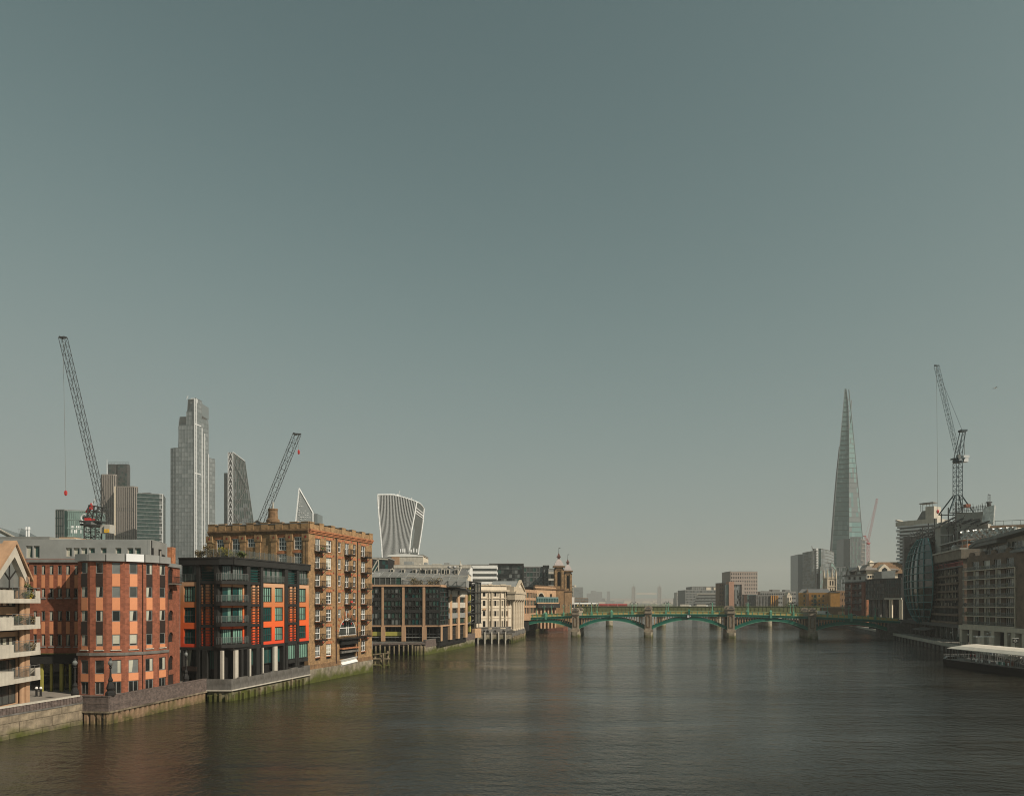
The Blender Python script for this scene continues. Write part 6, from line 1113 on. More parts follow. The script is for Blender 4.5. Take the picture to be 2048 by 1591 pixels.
def far_city():
    rr = random.Random(21); mb = MB()
    for i in range(150):
        px = rr.uniform(1120, 1420); Y = rr.uniform(4300, 5400); w = rr.uniform(18, 75); h = rr.uniform(8, 30) * (1.5 if rr.random() < .12 else 1); x = (px - CX) / F * Y; mb.box(x - w / 2, x + w / 2, Y, Y + 30, 2, 3 + h, rr.randrange(3))
        if rr.random() < .25: mb.bar((x, Y, h), (x, Y, h + rr.uniform(6, 16)), 1.0, 4)
    o = add('far_city', mb, ['conc_grey', 'stone', 'lead']); o['kind'] = 'stuff'; o['label'] = 'hazy mass of far low city buildings along the horizon'; o['category'] = 'city'
    mb = MB()
    for i in range(260):
        px = rr.uniform(1195, 1375); Y = rr.uniform(3200, 3900); x = (px - CX) / F * Y; r = rr.uniform(5, 11); mb.lathe([(r * .7, 2), (r, 5), (r * .8, 9 + rr.uniform(0, 4)), (r * .2, 12 + rr.uniform(0, 4))], 6, (x, Y))
    o = add('far_trees', mb, ['leaf']); o['kind'] = 'stuff'; o['label'] = 'hazy band of far trees beside the Gothic bridge'; o['category'] = 'trees'
    def fb(name, label, parts, Y, m='tg3'):
        t = thing(name, label, 'building', T(pl(parts[0][0], Y).x, Y, 2.6))
        for k, (p0, p1, yt, *mm) in enumerate(parts): f = Fr((p0, Y + 8 * k), (p1, Y + 8 * k)); z = f.z(p0, yt); curtain_wall(f, t, 0, f.W, 2.6, z, max(3, int(z / 5)), max(2, int(f.W / 5)), ['g_mid', 'tg3', 'g_grey'], mm[0] if mm else m, 1.6, mm[0] if mm else m, .8); add('wall', MB().box(0, f.W, .3, 25, 2.6, z + .6), mm[0] if mm else m, t, f.M())
        return t
    fb('distant_building', 'hazy stepped block with domed top right of the station towers', [(1143, 1166, 1174)], 2600); p = at(1149.5, 1175, 2610); tt = thing('distant_dome', 'hazy far domed tower top above the stepped block', 'tower', T(p.x, p.y, 2.6)); add('drum', MB().lathe([(6, 2.6), (6, p.z + 2), (5, p.z + 6), (2.4, p.z + 10), (1, p.z + 11)], 12), 'stone', tt, T(p.x, p.y, 0))
    fb('distant_building', 'hazy cluster of far towers with stepped tops', [(1174, 1186, 1186), (1182, 1192, 1181), (1190, 1204, 1183), (1200, 1210, 1196)], 4400); fb('distant_building', 'single slim hazy far slab right of the tower cluster', [(1214.5, 1220, 1182)], 4400)
    fb('distant_building', 'low hazy riverside range behind the train', [(1150, 1176, 1196), (1140, 1156, 1199)], 1300, 'stock_dark')
    fb('distant_building', 'pale slim tower pair left of the hospital range', [(1354, 1369, 1184.5, 'conc'), (1352.5, 1360, 1196, 'conc_grey')], 1400)
far_city()

# ---------------------------------------------------------------- RIGHT BANK beyond the bridge
M['pink'] = mat('pink_granite', (0.36, 0.295, 0.25), var=.06); M['ob'] = mat('orange_stock_brick', (0.56, 0.285, 0.075), var=.1, courses=.4); M['ob_dark'] = mat('dark_brown_brick', (0.20, 0.12, 0.06), var=.1)  # ob_dark: darker brown brick for the quay wall
def right_far():
    t, fr, zt, s = block('hospital_building', 'long grey stepped glass office range with cream panels on the far right bank', 'building', 1371, 1444, 1180, 860, 40, 'lead'); curtain_wall(fr, t, 0, fr.W, 2.6, zt, 9, 26, ['g_mid', 'g_grey', 'tg3'], 'zinc', 1.0, 'zinc', .4, y=.2); f2 = Fr((1384, 872), (1444, 872)); z2 = f2.z(1400, 1172.5); add('upper_range', MB().box(0, f2.W, 0, 30, zt, z2), 'lead', t, f2.M()); curtain_wall(f2, t, 0, f2.W, zt, z2, 2, 14, ['g_mid', 'g_grey'], 'zinc', 1, 'zinc', .6, y=-.1)
    for a, b, r0, r1 in ((1412, 1421, 1174, 1180), (1427, 1444, 1174, 1179), (1413, 1421, 1183, 1187), (1428, 1444, 1182, 1186)): h = f2.rect(a, b, r0, r1); add('cream_panel', MB().box(0, h[1] - h[0], -1.2, -.4, 0, h[3] - h[2]), 'cream', t, f2.M(h[0], 0, h[2]))
    f3 = Fr((1385, 830), (1446, 820))
    for k in range(4): z = f3.z(1410, 1186 + k * 6); add('terrace', MB().box(k * -1.5 + 5, f3.W, -k * 2, 8, z - 2.6, z), 'zinc' if k else 'conc', t, f3.M()); add('window_band', MB().box(k * -1.5 + 6, f3.W, -k * 2 - .1, -k * 2, z - 2.4, z - 1.2), 'g_mid', t, f3.M())
    t, fr, zt, s = block('office_tower', 'slim dark brown stair tower at the left flank of the pink office', 'tower', 1438.5, 1447, 1166, 655, 12, 'stock_dark'); punched(fr, t, 0, fr.W, 2.6, zt, 2, 9, .4, .4, 'stock_dark', y=.02)
    # pink granite office with square windows
    Y = 640; t, fr, zt, s = block('office_building', 'pink granite office block with rows of square windows and leaning pillar', 'building', 1461, 1515, 1143, Y, 26, 'pink'); z0 = fr.z(1490, 1187); punched(fr, t, 0, fr.W, z0, zt, 12, 6, .5, .5, 'pink', 'g_grey', y=.0, mz=.42); punched(fr, t, 0, fr.W, 2.6, z0 - .01, 12, 5, .45, .45, 'pink', 'g_mid'); f2 = Fr((1447.5, Y + 20), (1461, Y)); punched(f2, t, 0, f2.W, 2.6, f2.z(1455, 1142.5), 6, 10, .9, .35, 'pink', 'g_mid'); add('side_wall', MB().box(0, f2.W, .4, 10, 2.6, zt - .3), 'dark', t, f2.M())
    f3 = Fr((1453, 622), (1488, 622)); zp = f3.z(1465, 1168); uA, uB = f3.u(1458), f3.u(1468)
    add('pillar', MB().prism([(uA, 0), (uB, -.4), (uB, 4), (uA - 1.5, 4)], 2.6, zp + 2.5), 'pillar_pink', t, f3.M()); add('pillar_side', MB().box(0, uA - .2, .6, 5, 2.6, zp), 'dg2', t, f3.M()); add('portal_beam', MB().box(uB + .05, f3.W, -.1, 5, zp, zp + 2.4), 'pink', t, f3.M()); curtain_wall(f3, t, uB, f3.W - 2, 2.6, zp, 12, 7, ['g_mid', 'g_grey', 'tg2', 'g_dark'], None, y=1.0); add('portal_leg', MB().box(f3.W - 2, f3.W, -.1, 5, 2.6, zp), 'pink', t, f3.M())  # pillar_side: shade of the pillar's left face put into a dark colour
    t, fr, zt, s = block('office_building', 'small teal glass pavilion right of the pink office', 'building', 1495, 1513, 1189, 600, 14, 'dg1'); curtain_wall(fr, t, 0, fr.W, 2.6, zt, 6, 7, ['g_teal', 'sg1', 'dg2', 'curtain_g'], 'sg2', .5, 'steel', .3, y=.2)
    t, fr, zt, s = block('office_building', 'low brown block with orange vertical fins at its right end', 'building', 1512.5, 1556, 1190, 570, 18, 'conc_grey'); mb = MB()
    for i in range(9): mb.box(fr.W * .1 + i * 1.2, fr.W * .1 + i * 1.2 + .3, .1, .39, 5, zt - .5)
    add('rib', mb, 'lead', t, fr.M(), stuff=True)
    for px in (1541, 1545.5, 1550, 1554): u = fr.u(px); add('orange_fin', MB().box(u, u + .75, -1.0, .4, 2.6, zt), 'ob', t, fr.M())
    t, fr, zt, s = block('office_building', 'long low grey range with roof plant left of the glass towers', 'building', 1520, 1592, 1183, 640, 20, 'lead'); punched(fr, t, 0, fr.W, 2.6, zt, 16, 6, .7, .35, 'lead', 'g_dark')
    for a, b, r in ((1548, 1563, 1178), (1574, 1583, 1178.5), (1530, 1545, 1181)): u0, u1 = fr.u(a), fr.u(b); add('roof_plant', MB().box(u0, u1, 4, 12, zt, fr.z(a, r)), 'lead', t, fr.M())
    t, fr, zt, s = block('house', 'small cream gabled house among the low grey ranges', 'house', 1574, 1584, 1191, 560, 9, 'cream'); add('gable', MB().slab([(0, zt), (fr.W, zt), (fr.W * .4, zt + 3)], .35, 8), 'cream', t, fr.M()); punched(fr, t, 0, fr.W, 2.6, zt, 2, 4, .4, .5, 'cream')
    rr = random.Random(8)
    for k, (px, Y, r, lb) in enumerate(((1583, 500, 3.0, 'dark bare tree left of the orange brick warehouse, tallest of the clump'), (1590, 492, 2.4, 'dark bare tree close to the left edge of the orange brick warehouse'), (1576, 505, 2.0, 'small dark tree farther left of the orange brick warehouse'), (1608, 448, 2.0, 'dark green tree in front of the orange brick warehouse'))):
        p = pl(px, Y); t = thing('bare_tree', lb, 'tree', T(p.x, p.y, 2.6)); mb = MB(); h = 12 if k != 3 else 8
        mb.bar((0, 0, 0), (0, 0, h * .5), .3, 6, .2)
        for q in range(10): a = rr.uniform(0, 6.3); e = Vector((math.cos(a) * r * rr.uniform(.5, 1), math.sin(a) * r, h * rr.uniform(.6, 1))); mb.bar((0, 0, h * rr.uniform(.3, .5)), e, .12, 4, .04)
        add('trunk', mb, 'bark', t, T(p.x, p.y, 2.6)); mb = MB()
        for q in range(420): c = Vector((rr.gauss(0, r * .5), rr.gauss(0, r * .5), h * .7 + rr.gauss(0, h * .16))); a = Vector((rr.uniform(-1, 1), rr.uniform(-1, 1), rr.uniform(-1, 1))) * .42; b = a.cross(Vector((rr.uniform(-1, 1), rr.uniform(-1, 1), 1))) * 1.2; mb.face([c - a, c - b, c + a, c + b])
        add('crown', mb, 'leaf', t, T(p.x, p.y, 2.6))
    # orange brick wharf building
    fr = Fr((1597, 478), (1663, 470)); t = thing('wharf_building', 'orange brick wharf building with projecting right block catching the sun', 'building', fr.M(fr.W / 2, 0, 2.6)); zt = fr.z(1630, 1184.5); zb = 6
    add('core', MB().box(0, fr.W, .5, 16, 2.6, zt - .3), 'dark', t, fr.M()); hol = [fr.rect(a, a + 2.6, r, r + 4) for a in (1623, 1637, 1645, 1607) for r in (1189, 1199, 1206)] + [fr.rect(1627, 1633, r, r + 6) for r in (1189, 1198, 1206)]
    wall(fr, t, 0, fr.W, zb, zt, hol, 'ob', .5)
    for h in hol: window(fr, t, *h, y=.35, nx=1, fw=.12, fm='teal', g='g_dark', curtain=0)
    for r in (1197, 1205, 1212): h = fr.rect(1626, 1634, r - 1, r); add('balcony', MB().box(0, h[1] - h[0], -1.2, 0, 0, .4), 'teal', t, fr.M(h[0], 0, h[2])); railing(fr, h[0], h[1], -1.1, 0, h[2] + .4, 1.1, .06, .8, 'teal', par=t)
    p = Fr((1661, 452), (1680, 450)); add('projecting_block', MB().box(0, p.W, 0, 22, 5, p.z(1670, 1184)), 'ob', t, p.M()); add('projecting_roof', MB().box(-.2, p.W + .2, -.2, 22, p.z(1670, 1184) + .004, p.z(1670, 1182.5)), 'slate', t, p.M()); a = fr.u(1618); add('dark_gable_bay', MB().box(fr.u(1612), a, -2, 6, 2.6, zt - 1).loft([[(fr.u(1612), -2, zt - 1), (a, -2, zt - 1), (a, 6, zt - 1), (fr.u(1612), 6, zt - 1)], [((fr.u(1612) + a) / 2 - .1, -1, zt + 2.4), ((fr.u(1612) + a) / 2 + .1, -1, zt + 2.4), ((fr.u(1612) + a) / 2 + .1, 5, zt + 2.4), ((fr.u(1612) + a) / 2 - .1, 5, zt + 2.4)]]), 'stock_dark', t, fr.M())
    add('slate_roof', MB().loft([[(0, 0, zt), (fr.W, 0, zt), (fr.W, 16, zt), (0, 16, zt)], [(2, 7, zt + 2.6), (fr.W - 2, 7, zt + 2.6), (fr.W - 2, 9, zt + 2.6), (2, 9, zt + 2.6)]]), 'slate', t, fr.M())
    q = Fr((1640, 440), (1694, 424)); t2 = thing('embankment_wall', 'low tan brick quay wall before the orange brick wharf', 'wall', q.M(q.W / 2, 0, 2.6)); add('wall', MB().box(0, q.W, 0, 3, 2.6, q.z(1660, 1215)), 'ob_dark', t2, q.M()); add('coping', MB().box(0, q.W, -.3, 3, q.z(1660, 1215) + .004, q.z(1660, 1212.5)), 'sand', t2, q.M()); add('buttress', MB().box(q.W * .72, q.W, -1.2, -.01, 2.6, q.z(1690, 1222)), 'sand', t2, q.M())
    # cathedral tower
    Y = 545; a, b = pl(1655, Y), pl(1671.5, Y); w = b.x - a.x; t = thing('church_tower', 'pale stone Gothic church tower with four corner pinnacles', 'tower', T((a.x + b.x) / 2, Y + w / 2, 2.6)); Z = lambda py: H + (HY - py) * Y / F
    for k in range(4):
        f = Fr(*[(Vector(((a.x + b.x) / 2, Y + w / 2)) + Matrix.Rotation(k * math.pi / 2, 2) @ Vector(v)) for v in ((-w / 2, -w / 2), (w / 2, -w / 2))], xy=True); z1, z2, z3 = Z(1157), Z(1172.5), Z(1186)
        wall(f, t, 0, f.W, z2 + .3, z1, [], 'stone', .7, arch=[(f.W * .26, f.W * .44, z2 + 1, z1 - 1.4), (f.W * .56, f.W * .74, z2 + 1, z1 - 1.4)]); wall(f, t, 0, f.W, 2.6, z2, [], 'stone', .7, arch=[(f.W * .3, f.W * .42, z3 + .6, z2 - 1.2), (f.W * .58, f.W * .7, z3 + .6, z2 - 1.2)]); add('string_course', MB().box(-.3, f.W + .3, -.4, .3, z2 + .003, z2 + .297).box(-.3, f.W + .3, -.4, .3, z1 + .004, z1 + .4), 'stone', t, f.M()); mb = MB()
        for i in range(6): mb.box(i * f.W / 6 + .2, i * f.W / 6 + f.W / 12 + .2, -.2, .3, z1 + .41, z1 + 1.5)
        add('battlement', mb, 'stone', t, f.M()); add('buttress', MB().box(-.5, .5, -.6, .1, 2.6, z1), 'stone', t, f.M()); add('pinnacle', MB().lathe([(.8, z1), (.75, z1 + 2.6), (.9, z1 + 2.7), (.15, Z(1137))], 6), 'stone', t, f.M())
    add('core', MB().box(-w / 2 + .8, w / 2 - .8, -w / 2 + .8, w / 2 - .8, 2.6, Z(1159)), 'dark', t, T((a.x + b.x) / 2, Y + w / 2, 0)); t3, fr, zt, s = block('low_range', 'dark low roofline right of the church tower', 'building', 1672, 1692, 1181, 480, 10, 'stock_dark'); punched(fr, t3, 0, fr.W, 2.6, zt, 4, 5, .4, .4, 'stock_dark')
right_far()
def glass_twins():
    Y = 720; Z = lambda py: H + (HY - py) * Y / F; kx = lambda px: (px - CX) / F * Y; t = thing('office_tower', 'grey glass riverside tower of two curved wings with white strip between', 'tower', T(kx(1635), Y, 2.6))
    def sheet(nm, p0, p1, tops, y0, y1, gl, nf=18, nc=10, bow=3):
        mb = MB(); rr = random.Random(p0)
        dY = lambda a: y0 + (y1 - y0) * a - bow * math.sin(math.pi * a); P_ = lambda a, b: (kx(p0 + (p1 - p0) * a) * (Y + dY(a)) / Y, Y + dY(a), 2.6 + (H + (Z(tops(a)) - H) * (Y + dY(a)) / Y - 2.6) * b)
        for i in range(nc):
            for j in range(nf): mb.face([P_(i / nc, j / nf), P_((i + 1) / nc, j / nf), P_((i + 1) / nc, (j + 1) / nf), P_(i / nc, (j + 1) / nf)], rr.randrange(len(gl)))
        add(nm, mb, gl, t); mb = MB()
        for j in range(nf + 1):
            for i in range(nc): mb.bar(Vector(P_(i / nc, j / nf)) - Vector((0, .2, 0)), Vector(P_((i + 1) / nc, j / nf)) - Vector((0, .2, 0)), .22, 4)
        add('floor_band', mb, 'lead', t, stuff=True)
    sheet('glazing', 1605, 1632, lambda a: 1105 - 5 * a, 10, 0, ['g_grey', 'tg2', 'g_grey'], 22, 9); sheet('glazing', 1642, 1668, lambda a: 1097.5 + 7 * a * a, 2, 16, ['tg2', 'g_grey', 'tg2'], 22, 9, 1); sheet('glazing', 1640, 1672, lambda a: 1134 - 9 * min(1, a * 3) + (10 * (a - .8) / .2 if a > .8 else 0), -6, 2, ['tg2', 'mint', 'tg1', 'g_grey'], 14, 10, 2)
    add('white_strip', MB().box(kx(1632), kx(1636.2), Y - .5, Y + 1.5, Z(1146), Z(1096)), 'twhite', t); add('dark_strip', MB().box(kx(1636.2), kx(1642), Y, Y + 3, 2.6, Z(1096)), 'dg1', t); add('rib', MB().box(kx(1631), kx(1632.2), Y - .6, Y + 1, 2.6, Z(1100)), 'lead', t)
    for j in range(9): add('balcony', MB().box(kx(1632.5), kx(1636), Y - 1.4, Y - .51, Z(1100 + j * 5.2) - .4, Z(1100 + j * 5.2)), 'conc', t)
    add('core', MB().prism([(kx(1607), Y + 14), (kx(1632), Y + 4), (kx(1660), Y + 18), (kx(1650), Y + 40), (kx(1612), Y + 40)], 2.6, Z(1106)), 'tg3', t); add('roof_rig', MB().bar((kx(1628), Y + 3, Z(1099)), (kx(1626), Y + 3, Z(1091)), .4).box(kx(1633), kx(1650), Y + 5, Y + 9, Z(1100), Z(1095.5)), 'lead', t)
    t2, fr, zt, s = block('office_building', 'darker grey glass block between the curved tower and the spire', 'building', 1671, 1692, 1134, 780, 22, 'dg2'); curtain_wall(fr, t2, 0, fr.W, 2.6, zt, 12, 6, ['tg3', 'dg2', 'tg1'], 'tband', .5, 'tband', .3, y=.2)
glass_twins()
def shard():
    Y = 900; Z = lambda py: H + (HY - py) * Y / F; K = lambda px, py, d=0: Vector(((px - CX) / F * (Y + d), Y + d, H + (HY - py) * (Y + d) / F)); t = thing('skyscraper', 'tallest tapering glass spire tower with split open top', 'tower', T((1693 - CX) / F * Y, Y, 2.6)); yb = 1230.0
    def lin(tab, py): 
        for a, b in zip(tab, tab[1:]):
            if a[0] <= py <= b[0]: return a[1] + (b[1] - a[1]) * (py - a[0]) / (b[0] - a[0])
        return tab[-1][1]
    left = [(775, 1690), (893, 1679.5), (951, 1674.5), (1011, 1669.5), (1097, 1664), (1230, 1655.5)]; ridge = [(775, 1692.2), (800, 1695.5), (830, 1697.5), (900, 1698), (1230, 1698.4)]; right = [(775, 1697.6), (880, 1708), (961, 1715.3), (1077, 1725.5), (1230, 1739)]
    def face(nm, f0, f1, y0, y1, d0, d1, nf, nc, gl, bandm, gap=None):
        mb = MB(); bb = MB(); rr = random.Random(nf)
        for j in range(nf):
            for i in range(nc):
                q = []
                for a, b in ((i, j), (i + 1, j), (i + 1, j + 1), (i, j + 1)): py = y1 + (y0 - y1) * b / nf; e = a / nc; q.append(K(f0(py) + (f1(py) - f0(py)) * e, py, d0(py) + (d1(py) - d0(py)) * e))
                if gap and gap(i, j): continue
                mb.face(q, rr.randrange(len(gl)) if rr.random() < .3 else int(j * 5 / nf) % len(gl))
                if i == 0: bb.bar(q[0] - Vector((0, .2, 0)), K(f1(y1 + (y0 - y1) * j / nf), y1 + (y0 - y1) * j / nf, d1(y1 + (y0 - y1) * j / nf)) - Vector((0, .2, 0)), .3, 4)
        add(nm, mb, gl, t); add('floor_band', bb, bandm, t, stuff=True)
    sc = lambda py: (py - 775) / 455.0
    L_ = lambda py: lin(left, py); Rd = lambda py: lin(ridge, py); Rt = lambda py: lin(right, py); d_l = lambda py: 14 * sc(py); d_m = lambda py: 0; d_r = lambda py: 26 * sc(py)
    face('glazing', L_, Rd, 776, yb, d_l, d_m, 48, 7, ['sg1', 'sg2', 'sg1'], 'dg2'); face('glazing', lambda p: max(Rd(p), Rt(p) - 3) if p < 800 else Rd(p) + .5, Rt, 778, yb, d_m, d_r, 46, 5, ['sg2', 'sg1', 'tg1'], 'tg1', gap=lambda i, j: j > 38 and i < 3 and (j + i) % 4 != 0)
    mb = MB()
    for f, d, y0 in ((L_, d_l, 776), (Rd, d_m, 778), (Rt, d_r, 778)):
        for k in range(20): a, b = y0 + (yb - y0) * k / 20, y0 + (yb - y0) * (k + 1) / 20; mb.bar(K(f(a), a, d(a) - .4), K(f(b), b, d(b) - .4), .35, 4)
    add('edge_fin', mb, 'tg2', t); mb = MB()
    for j in range(9): py = 800 + j * 11; mb.bar(K(Rd(py) + .5, py, 3), K(Rt(py) - .5, py, 5), .5)
    mb.bar(K(1699, 880, 4), K(1703, 800, 4), .4); add('open_spire_frame', mb, 'lead', t); mb = MB()
    lo = [(893, 1677.8), (951, 1671.5), (1011, 1666.4), (1097, 1660), (1230, 1650)]
    mb.loft([[K(lin(lo, py), py, 20 * sc(py)), K(L_(py) + .6, py, d_l(py) + 1), K(L_(py) + .6, py, d_l(py) + 10), K(lin(lo, py), py, 24 * sc(py) + 8)] for py in (1230, 1097, 1011, 951, 893)]); add('side_shard', mb, 'tg2', t)
    mb = MB().loft([[K(L_(py) + 1, py, d_l(py) + 3), K(Rd(py), py, 3), K(Rt(py) - 1, py, d_r(py) + 2), K((L_(py) + Rt(py)) / 2, py, 44 * sc(py) + 4)] for py in (1230, 1100, 950, 880)]); add('core', mb, 'dg2', t)
    # lower tower in front of its right foot
    f = Fr((1689.5, 828), (1700.5, 820)); f2 = Fr((1700.5, 820), (1722.5, 820)); f3 = Fr((1722.5, 820), (1730.5, 832)); t2 = thing('office_tower', 'pale banded lower tower against the right foot of the glass spire', 'tower', f2.M(f2.W / 2, 0, 2.6)); z1, z2, z3 = f.z(1695, 1080), f2.z(1710, 1074.5), f3.z(1727, 1079)
    for fr, z, gl in ((f, z1, ['tg3', 'tg3', 'rib']), (f2, z2, ['tg2', 'tg1', 'mint']), (f3, z3, ['tg1', 'rib'])): curtain_wall(fr, t2, 0, fr.W, 2.6, z, 18, max(2, int(fr.W / 1.6)), gl, 'rib' if fr is not f2 else 'tg2', .9, 'tg2', .3, y=.1)
    add('core', MB().prism([(0, .5), (f2.W, .5), (f2.W + 3, 9), (f2.W, 26), (-4, 26), (-4.6, 7)], 2.6, z2 - 1), 'tg3', t2, f2.M())
shard()
def right_mid():
    # brick wharf with cream hipped roof
    L = Fr((1690, 408), (1733, 380)); Rr = Fr((1733, 380), (1796, 380)); t = thing('wharf_building', 'dark red brick wharf flats with cream hipped roof and gables beside the bridge end', 'building', L.M(L.W, 0, 2.6)); zt = L.z(1712, 1150.5)
    rows = [(1168, 1176), (1182, 1190), (1196, 1204), (1209, 1218)]; cols = [(1695, 1703), (1708.5, 1713), (1715.5, 1724)]
    hol = [L.rect(*c, *r) for c in cols for r in rows]; wall(L, t, 0, L.W, 2.6, L.z(1712, 1164.5), hol, 'brick_band', .6)
    for h in hol: window(L, t, *h, y=.4, nx=3, nz=2, fw=.12, fm='grey', g='g_dark', curtain=0)
    for r in rows: h = L.rect(1693, 1726, r[1], r[1] + 2); [add('balcony', MB().box(L.u(a), L.u(b), -1, 0, h[2], h[2] + .4), 'conc_grey', t, L.M()) for a, b in ((1693, 1704), (1708, 1725))]; [railing(L, L.u(a), L.u(b), -1, 0, h[2] + .4, 1.0, .05, .8, 'grey', par=t) for a, b in ((1693, 1704), (1708, 1725))]
    for a, b in ((1704, 1707), (1726, 1731)): add('red_pier', MB().box(L.u(a), L.u(b), -.8, .3, 2.6, L.z(a, 1163)), 'brick', t, L.M())
    wall(L, t, 0, L.W, L.z(1712, 1162), zt, [L.rect(a, a + 4, 1153, 1159) for a in (1697, 1707, 1718)], 'zinc', .5, name='upper_wall'); add('cornice', MB().box(-.8, L.W, -1.4, .5, L.z(1712, 1164.4), L.z(1712, 1162.1)).box(-.8, L.W, -1.2, .5, zt + .004, zt + .7), 'slate', t, L.M()); add('core', MB().box(0, L.W - 1, .7, 26, 2.6, zt), 'dark', t, L.M())
    add('slate_roof', MB().loft([[(-.5, -.8, zt + .7), (L.W, -.8, zt + .7), (L.W, 26, zt + .7), (-.5, 26, zt + .7)], [(6, 8, zt + 6.5), (L.W - 4, 8, zt + 7), (L.W - 4, 18, zt + 7), (6, 18, zt + 6.5)]]), 'stock_dark', t, L.M())
    for px in (1700.5, 1721): u = L.u(px); g = add('gable', MB().slab([(-3, 0), (3, 0), (0, 4.4)], -1.0, 6), 'zinc', t, L.M(u, 0, zt + .7)); add('gable_board', MB().bar((-3.3, -1.2, -.1), (0, -1.2, 4.6), .3).bar((3.3, -1.2, -.1), (0, -1.2, 4.6), .3), 'conc', g, L.M(u, 0, zt + .7))
    ze = Rr.z(1760, 1139.5); z0 = Rr.z(1760, 1160); hol = [Rr.rect(a, a + 3.8, 1150.5, 1155.5) for a in (1734.5, 1739.5, 1744.5, 1749.5, 1754.5)]; wall(Rr, t, 0, Rr.W, z0 - 6, ze, hol, 'cream', .5, name='cream_wall')
    for h in hol: window(Rr, t, *h, y=.3, nx=1, fw=.1, fm='black', g='g_dark', curtain=0)
    add('string_course', MB().box(0, Rr.W * .7, -.8, .2, Rr.z(1750, 1159), Rr.z(1750, 1157)), 'cream', t, Rr.M()); zr = Rr.z(1760, 1126); add('hipped_roof', MB().loft([[(-1.5, -1.5, ze), (Rr.W + .5, -1.5, ze), (Rr.W + .5, 20, ze), (-1.5, 20, ze)], [(Rr.u(1750), 7, zr), (Rr.u(1772), 7, zr), (Rr.u(1772), 10, zr), (Rr.u(1750), 10, zr)]]), 'stock_dark' if 0 else 'rib', t, Rr.M())
    u = Rr.u(1751); add('cupola', MB().box(-1.1, 1.1, 4, 6.5, zr - 4, zr + .6).loft([[(-1.5, 3.6, zr + .6), (1.5, 3.6, zr + .6), (1.5, 7, zr + .6), (-1.5, 7, zr + .6)], [(-.2, 5, zr + 2), (.2, 5, zr + 2), (.2, 5.4, zr + 2), (-.2, 5.4, zr + 2)]]), 'cream', t, Rr.M(u, 0, 0)); u = Rr.u(1766); add('arched_dormer', MB().slab([(-3, ze - 4), (3, ze - 4), (3.3, ze), (1.6, ze + 2), (0, ze + 3.2), (-1.6, ze + 2), (-3.3, ze)], -1.7, 4), 'cream', t, Rr.M(u, 0, 0)); add('dormer_window', MB().slab([(-1.4, ze - 1), (1.4, ze - 1), (1.4, ze + .4), (0, ze + 1.5), (-1.4, ze + .4)], -1.8, -1.71), 'g_dark', t, Rr.M(u, 0, 0))
    add('corner_pier', MB().box(-.6, 1.6, -1.2, .3, 2.6, Rr.z(1733, 1195)), 'ob' if 0 else 'stock_red', t, Rr.M())
    # dark glass box on columns
    A = Fr((1732, 352), (1769, 341)); B = Fr((1769, 341), (1803, 335)); t = thing('office_building', 'black glass box raised on tall grey columns at the right end of the bridge', 'building', A.M(A.W, 0, 2.6)); z0, z1 = A.z(1750, 1195), A.z(1750, 1160); body(t, [A.w(0, .4).xy, A.w(A.W, .4).xy, B.w(B.W, .4).xy, B.w(B.W, 22).xy, A.w(0, 22).xy], z0, z1, 'dark', roof='lead')
    curtain_wall(A, t, 0, A.W, z0, z1, 5, 12, ['g_grey', 'g_mid', 'rib', 'tg3'], 'steel', .25, 'steel', .2, y=.1); curtain_wall(B, t, 0, B.W, z0, z1, 5, 8, ['g_dark', 'dg1'], 'steel', .2, 'steel', .2, y=.1)
    for f in (A, B): add('edge_beam', MB().box(0, f.W, -.5, .4, z1 + .13, z1 + .8), 'black', t, f.M()); add('soffit_beam', MB().box(0, f.W, -.3, .6, z0 - .9, z0 - .05), 'conc_grey' if f is A else 'conc', t, f.M()); add('recess', MB().box(0, f.W, 7, 7.4, 2.6, z0 - .2), 'dark', t, f.M())
    for f, px, w, m in ((A, 1737, 1.1, 'conc_grey'), (A, 1745, 1.3, 'conc_grey'), (A, 1755, 1.3, 'conc_grey'), (A, 1765, 1.5, 'conc_grey'), (B, 1777.5, .6, 'cream'), (B, 1781, .6, 'cream'), (B, 1797.5, 1.4, 'cream')): add('column', MB().box(0, w, 0, 1.2, 2.6, z0 - .9), m, t, f.M(f.u(px), .2, 0))
    g = Fr((1764, 362), (1789, 362)); add('glass_penthouse', MB().loft([[(0, 0, z1), (g.W, 0, z1), (g.W, 8, z1), (0, 8, z1)], [(-.3, 0, g.z(1775, 1142)), (g.W + .6, 0, g.z(1775, 1140)), (g.W + .6, 8, g.z(1775, 1140)), (-.3, 8, g.z(1775, 1142))]]), 'g_grey', t, g.M())
    # white balcony tower
    A = Fr((1800, 388), (1875, 372)); t = thing('apartment_tower', 'white stepped apartment tower with rippled balconies behind the scaffolded building', 'tower', A.M(0, 0, 2.6)); zt = A.z(1830, 1048); nf = 20; add('core', MB().box(0, A.W, 1, 20, 2.6, zt), 'conc', t, A.M())
    for k in range(nf):
        z = zt - 1.2 - k * 1.95; o = .5 * (k % 2); add('balcony', MB().prism([(-2.2, 6), (-2.6 - o, 2), (-1.4, -.3 - o), (1.5, -.8), (A.W * .3, -.2 - o), (A.W * .5, -.9), (A.W, -.4), (A.W, 1), (0, 1.2), (0, 6)], z, z + 1.0), 'twhite', t, A.M()); add('window_band', MB().box(-.4, A.W, .4, .95, z + 1.0, z + 1.9), 'g_mid', t, A.M())
    add('parapet', MB().prism([(-2.6, 5), (-2.4, 0), (0, -.8), (A.W, -.6), (A.W, 12), (-2, 12)], zt - .2, A.z(1830, 1040)), 'conc', t, A.M()); add('corner_fin', MB().slab([(-2.6, A.z(1810, 1040)), (-.6, A.z(1810, 1040)), (-2.3, A.z(1810, 1036.5))], 0, 6), 'conc', t, A.M())
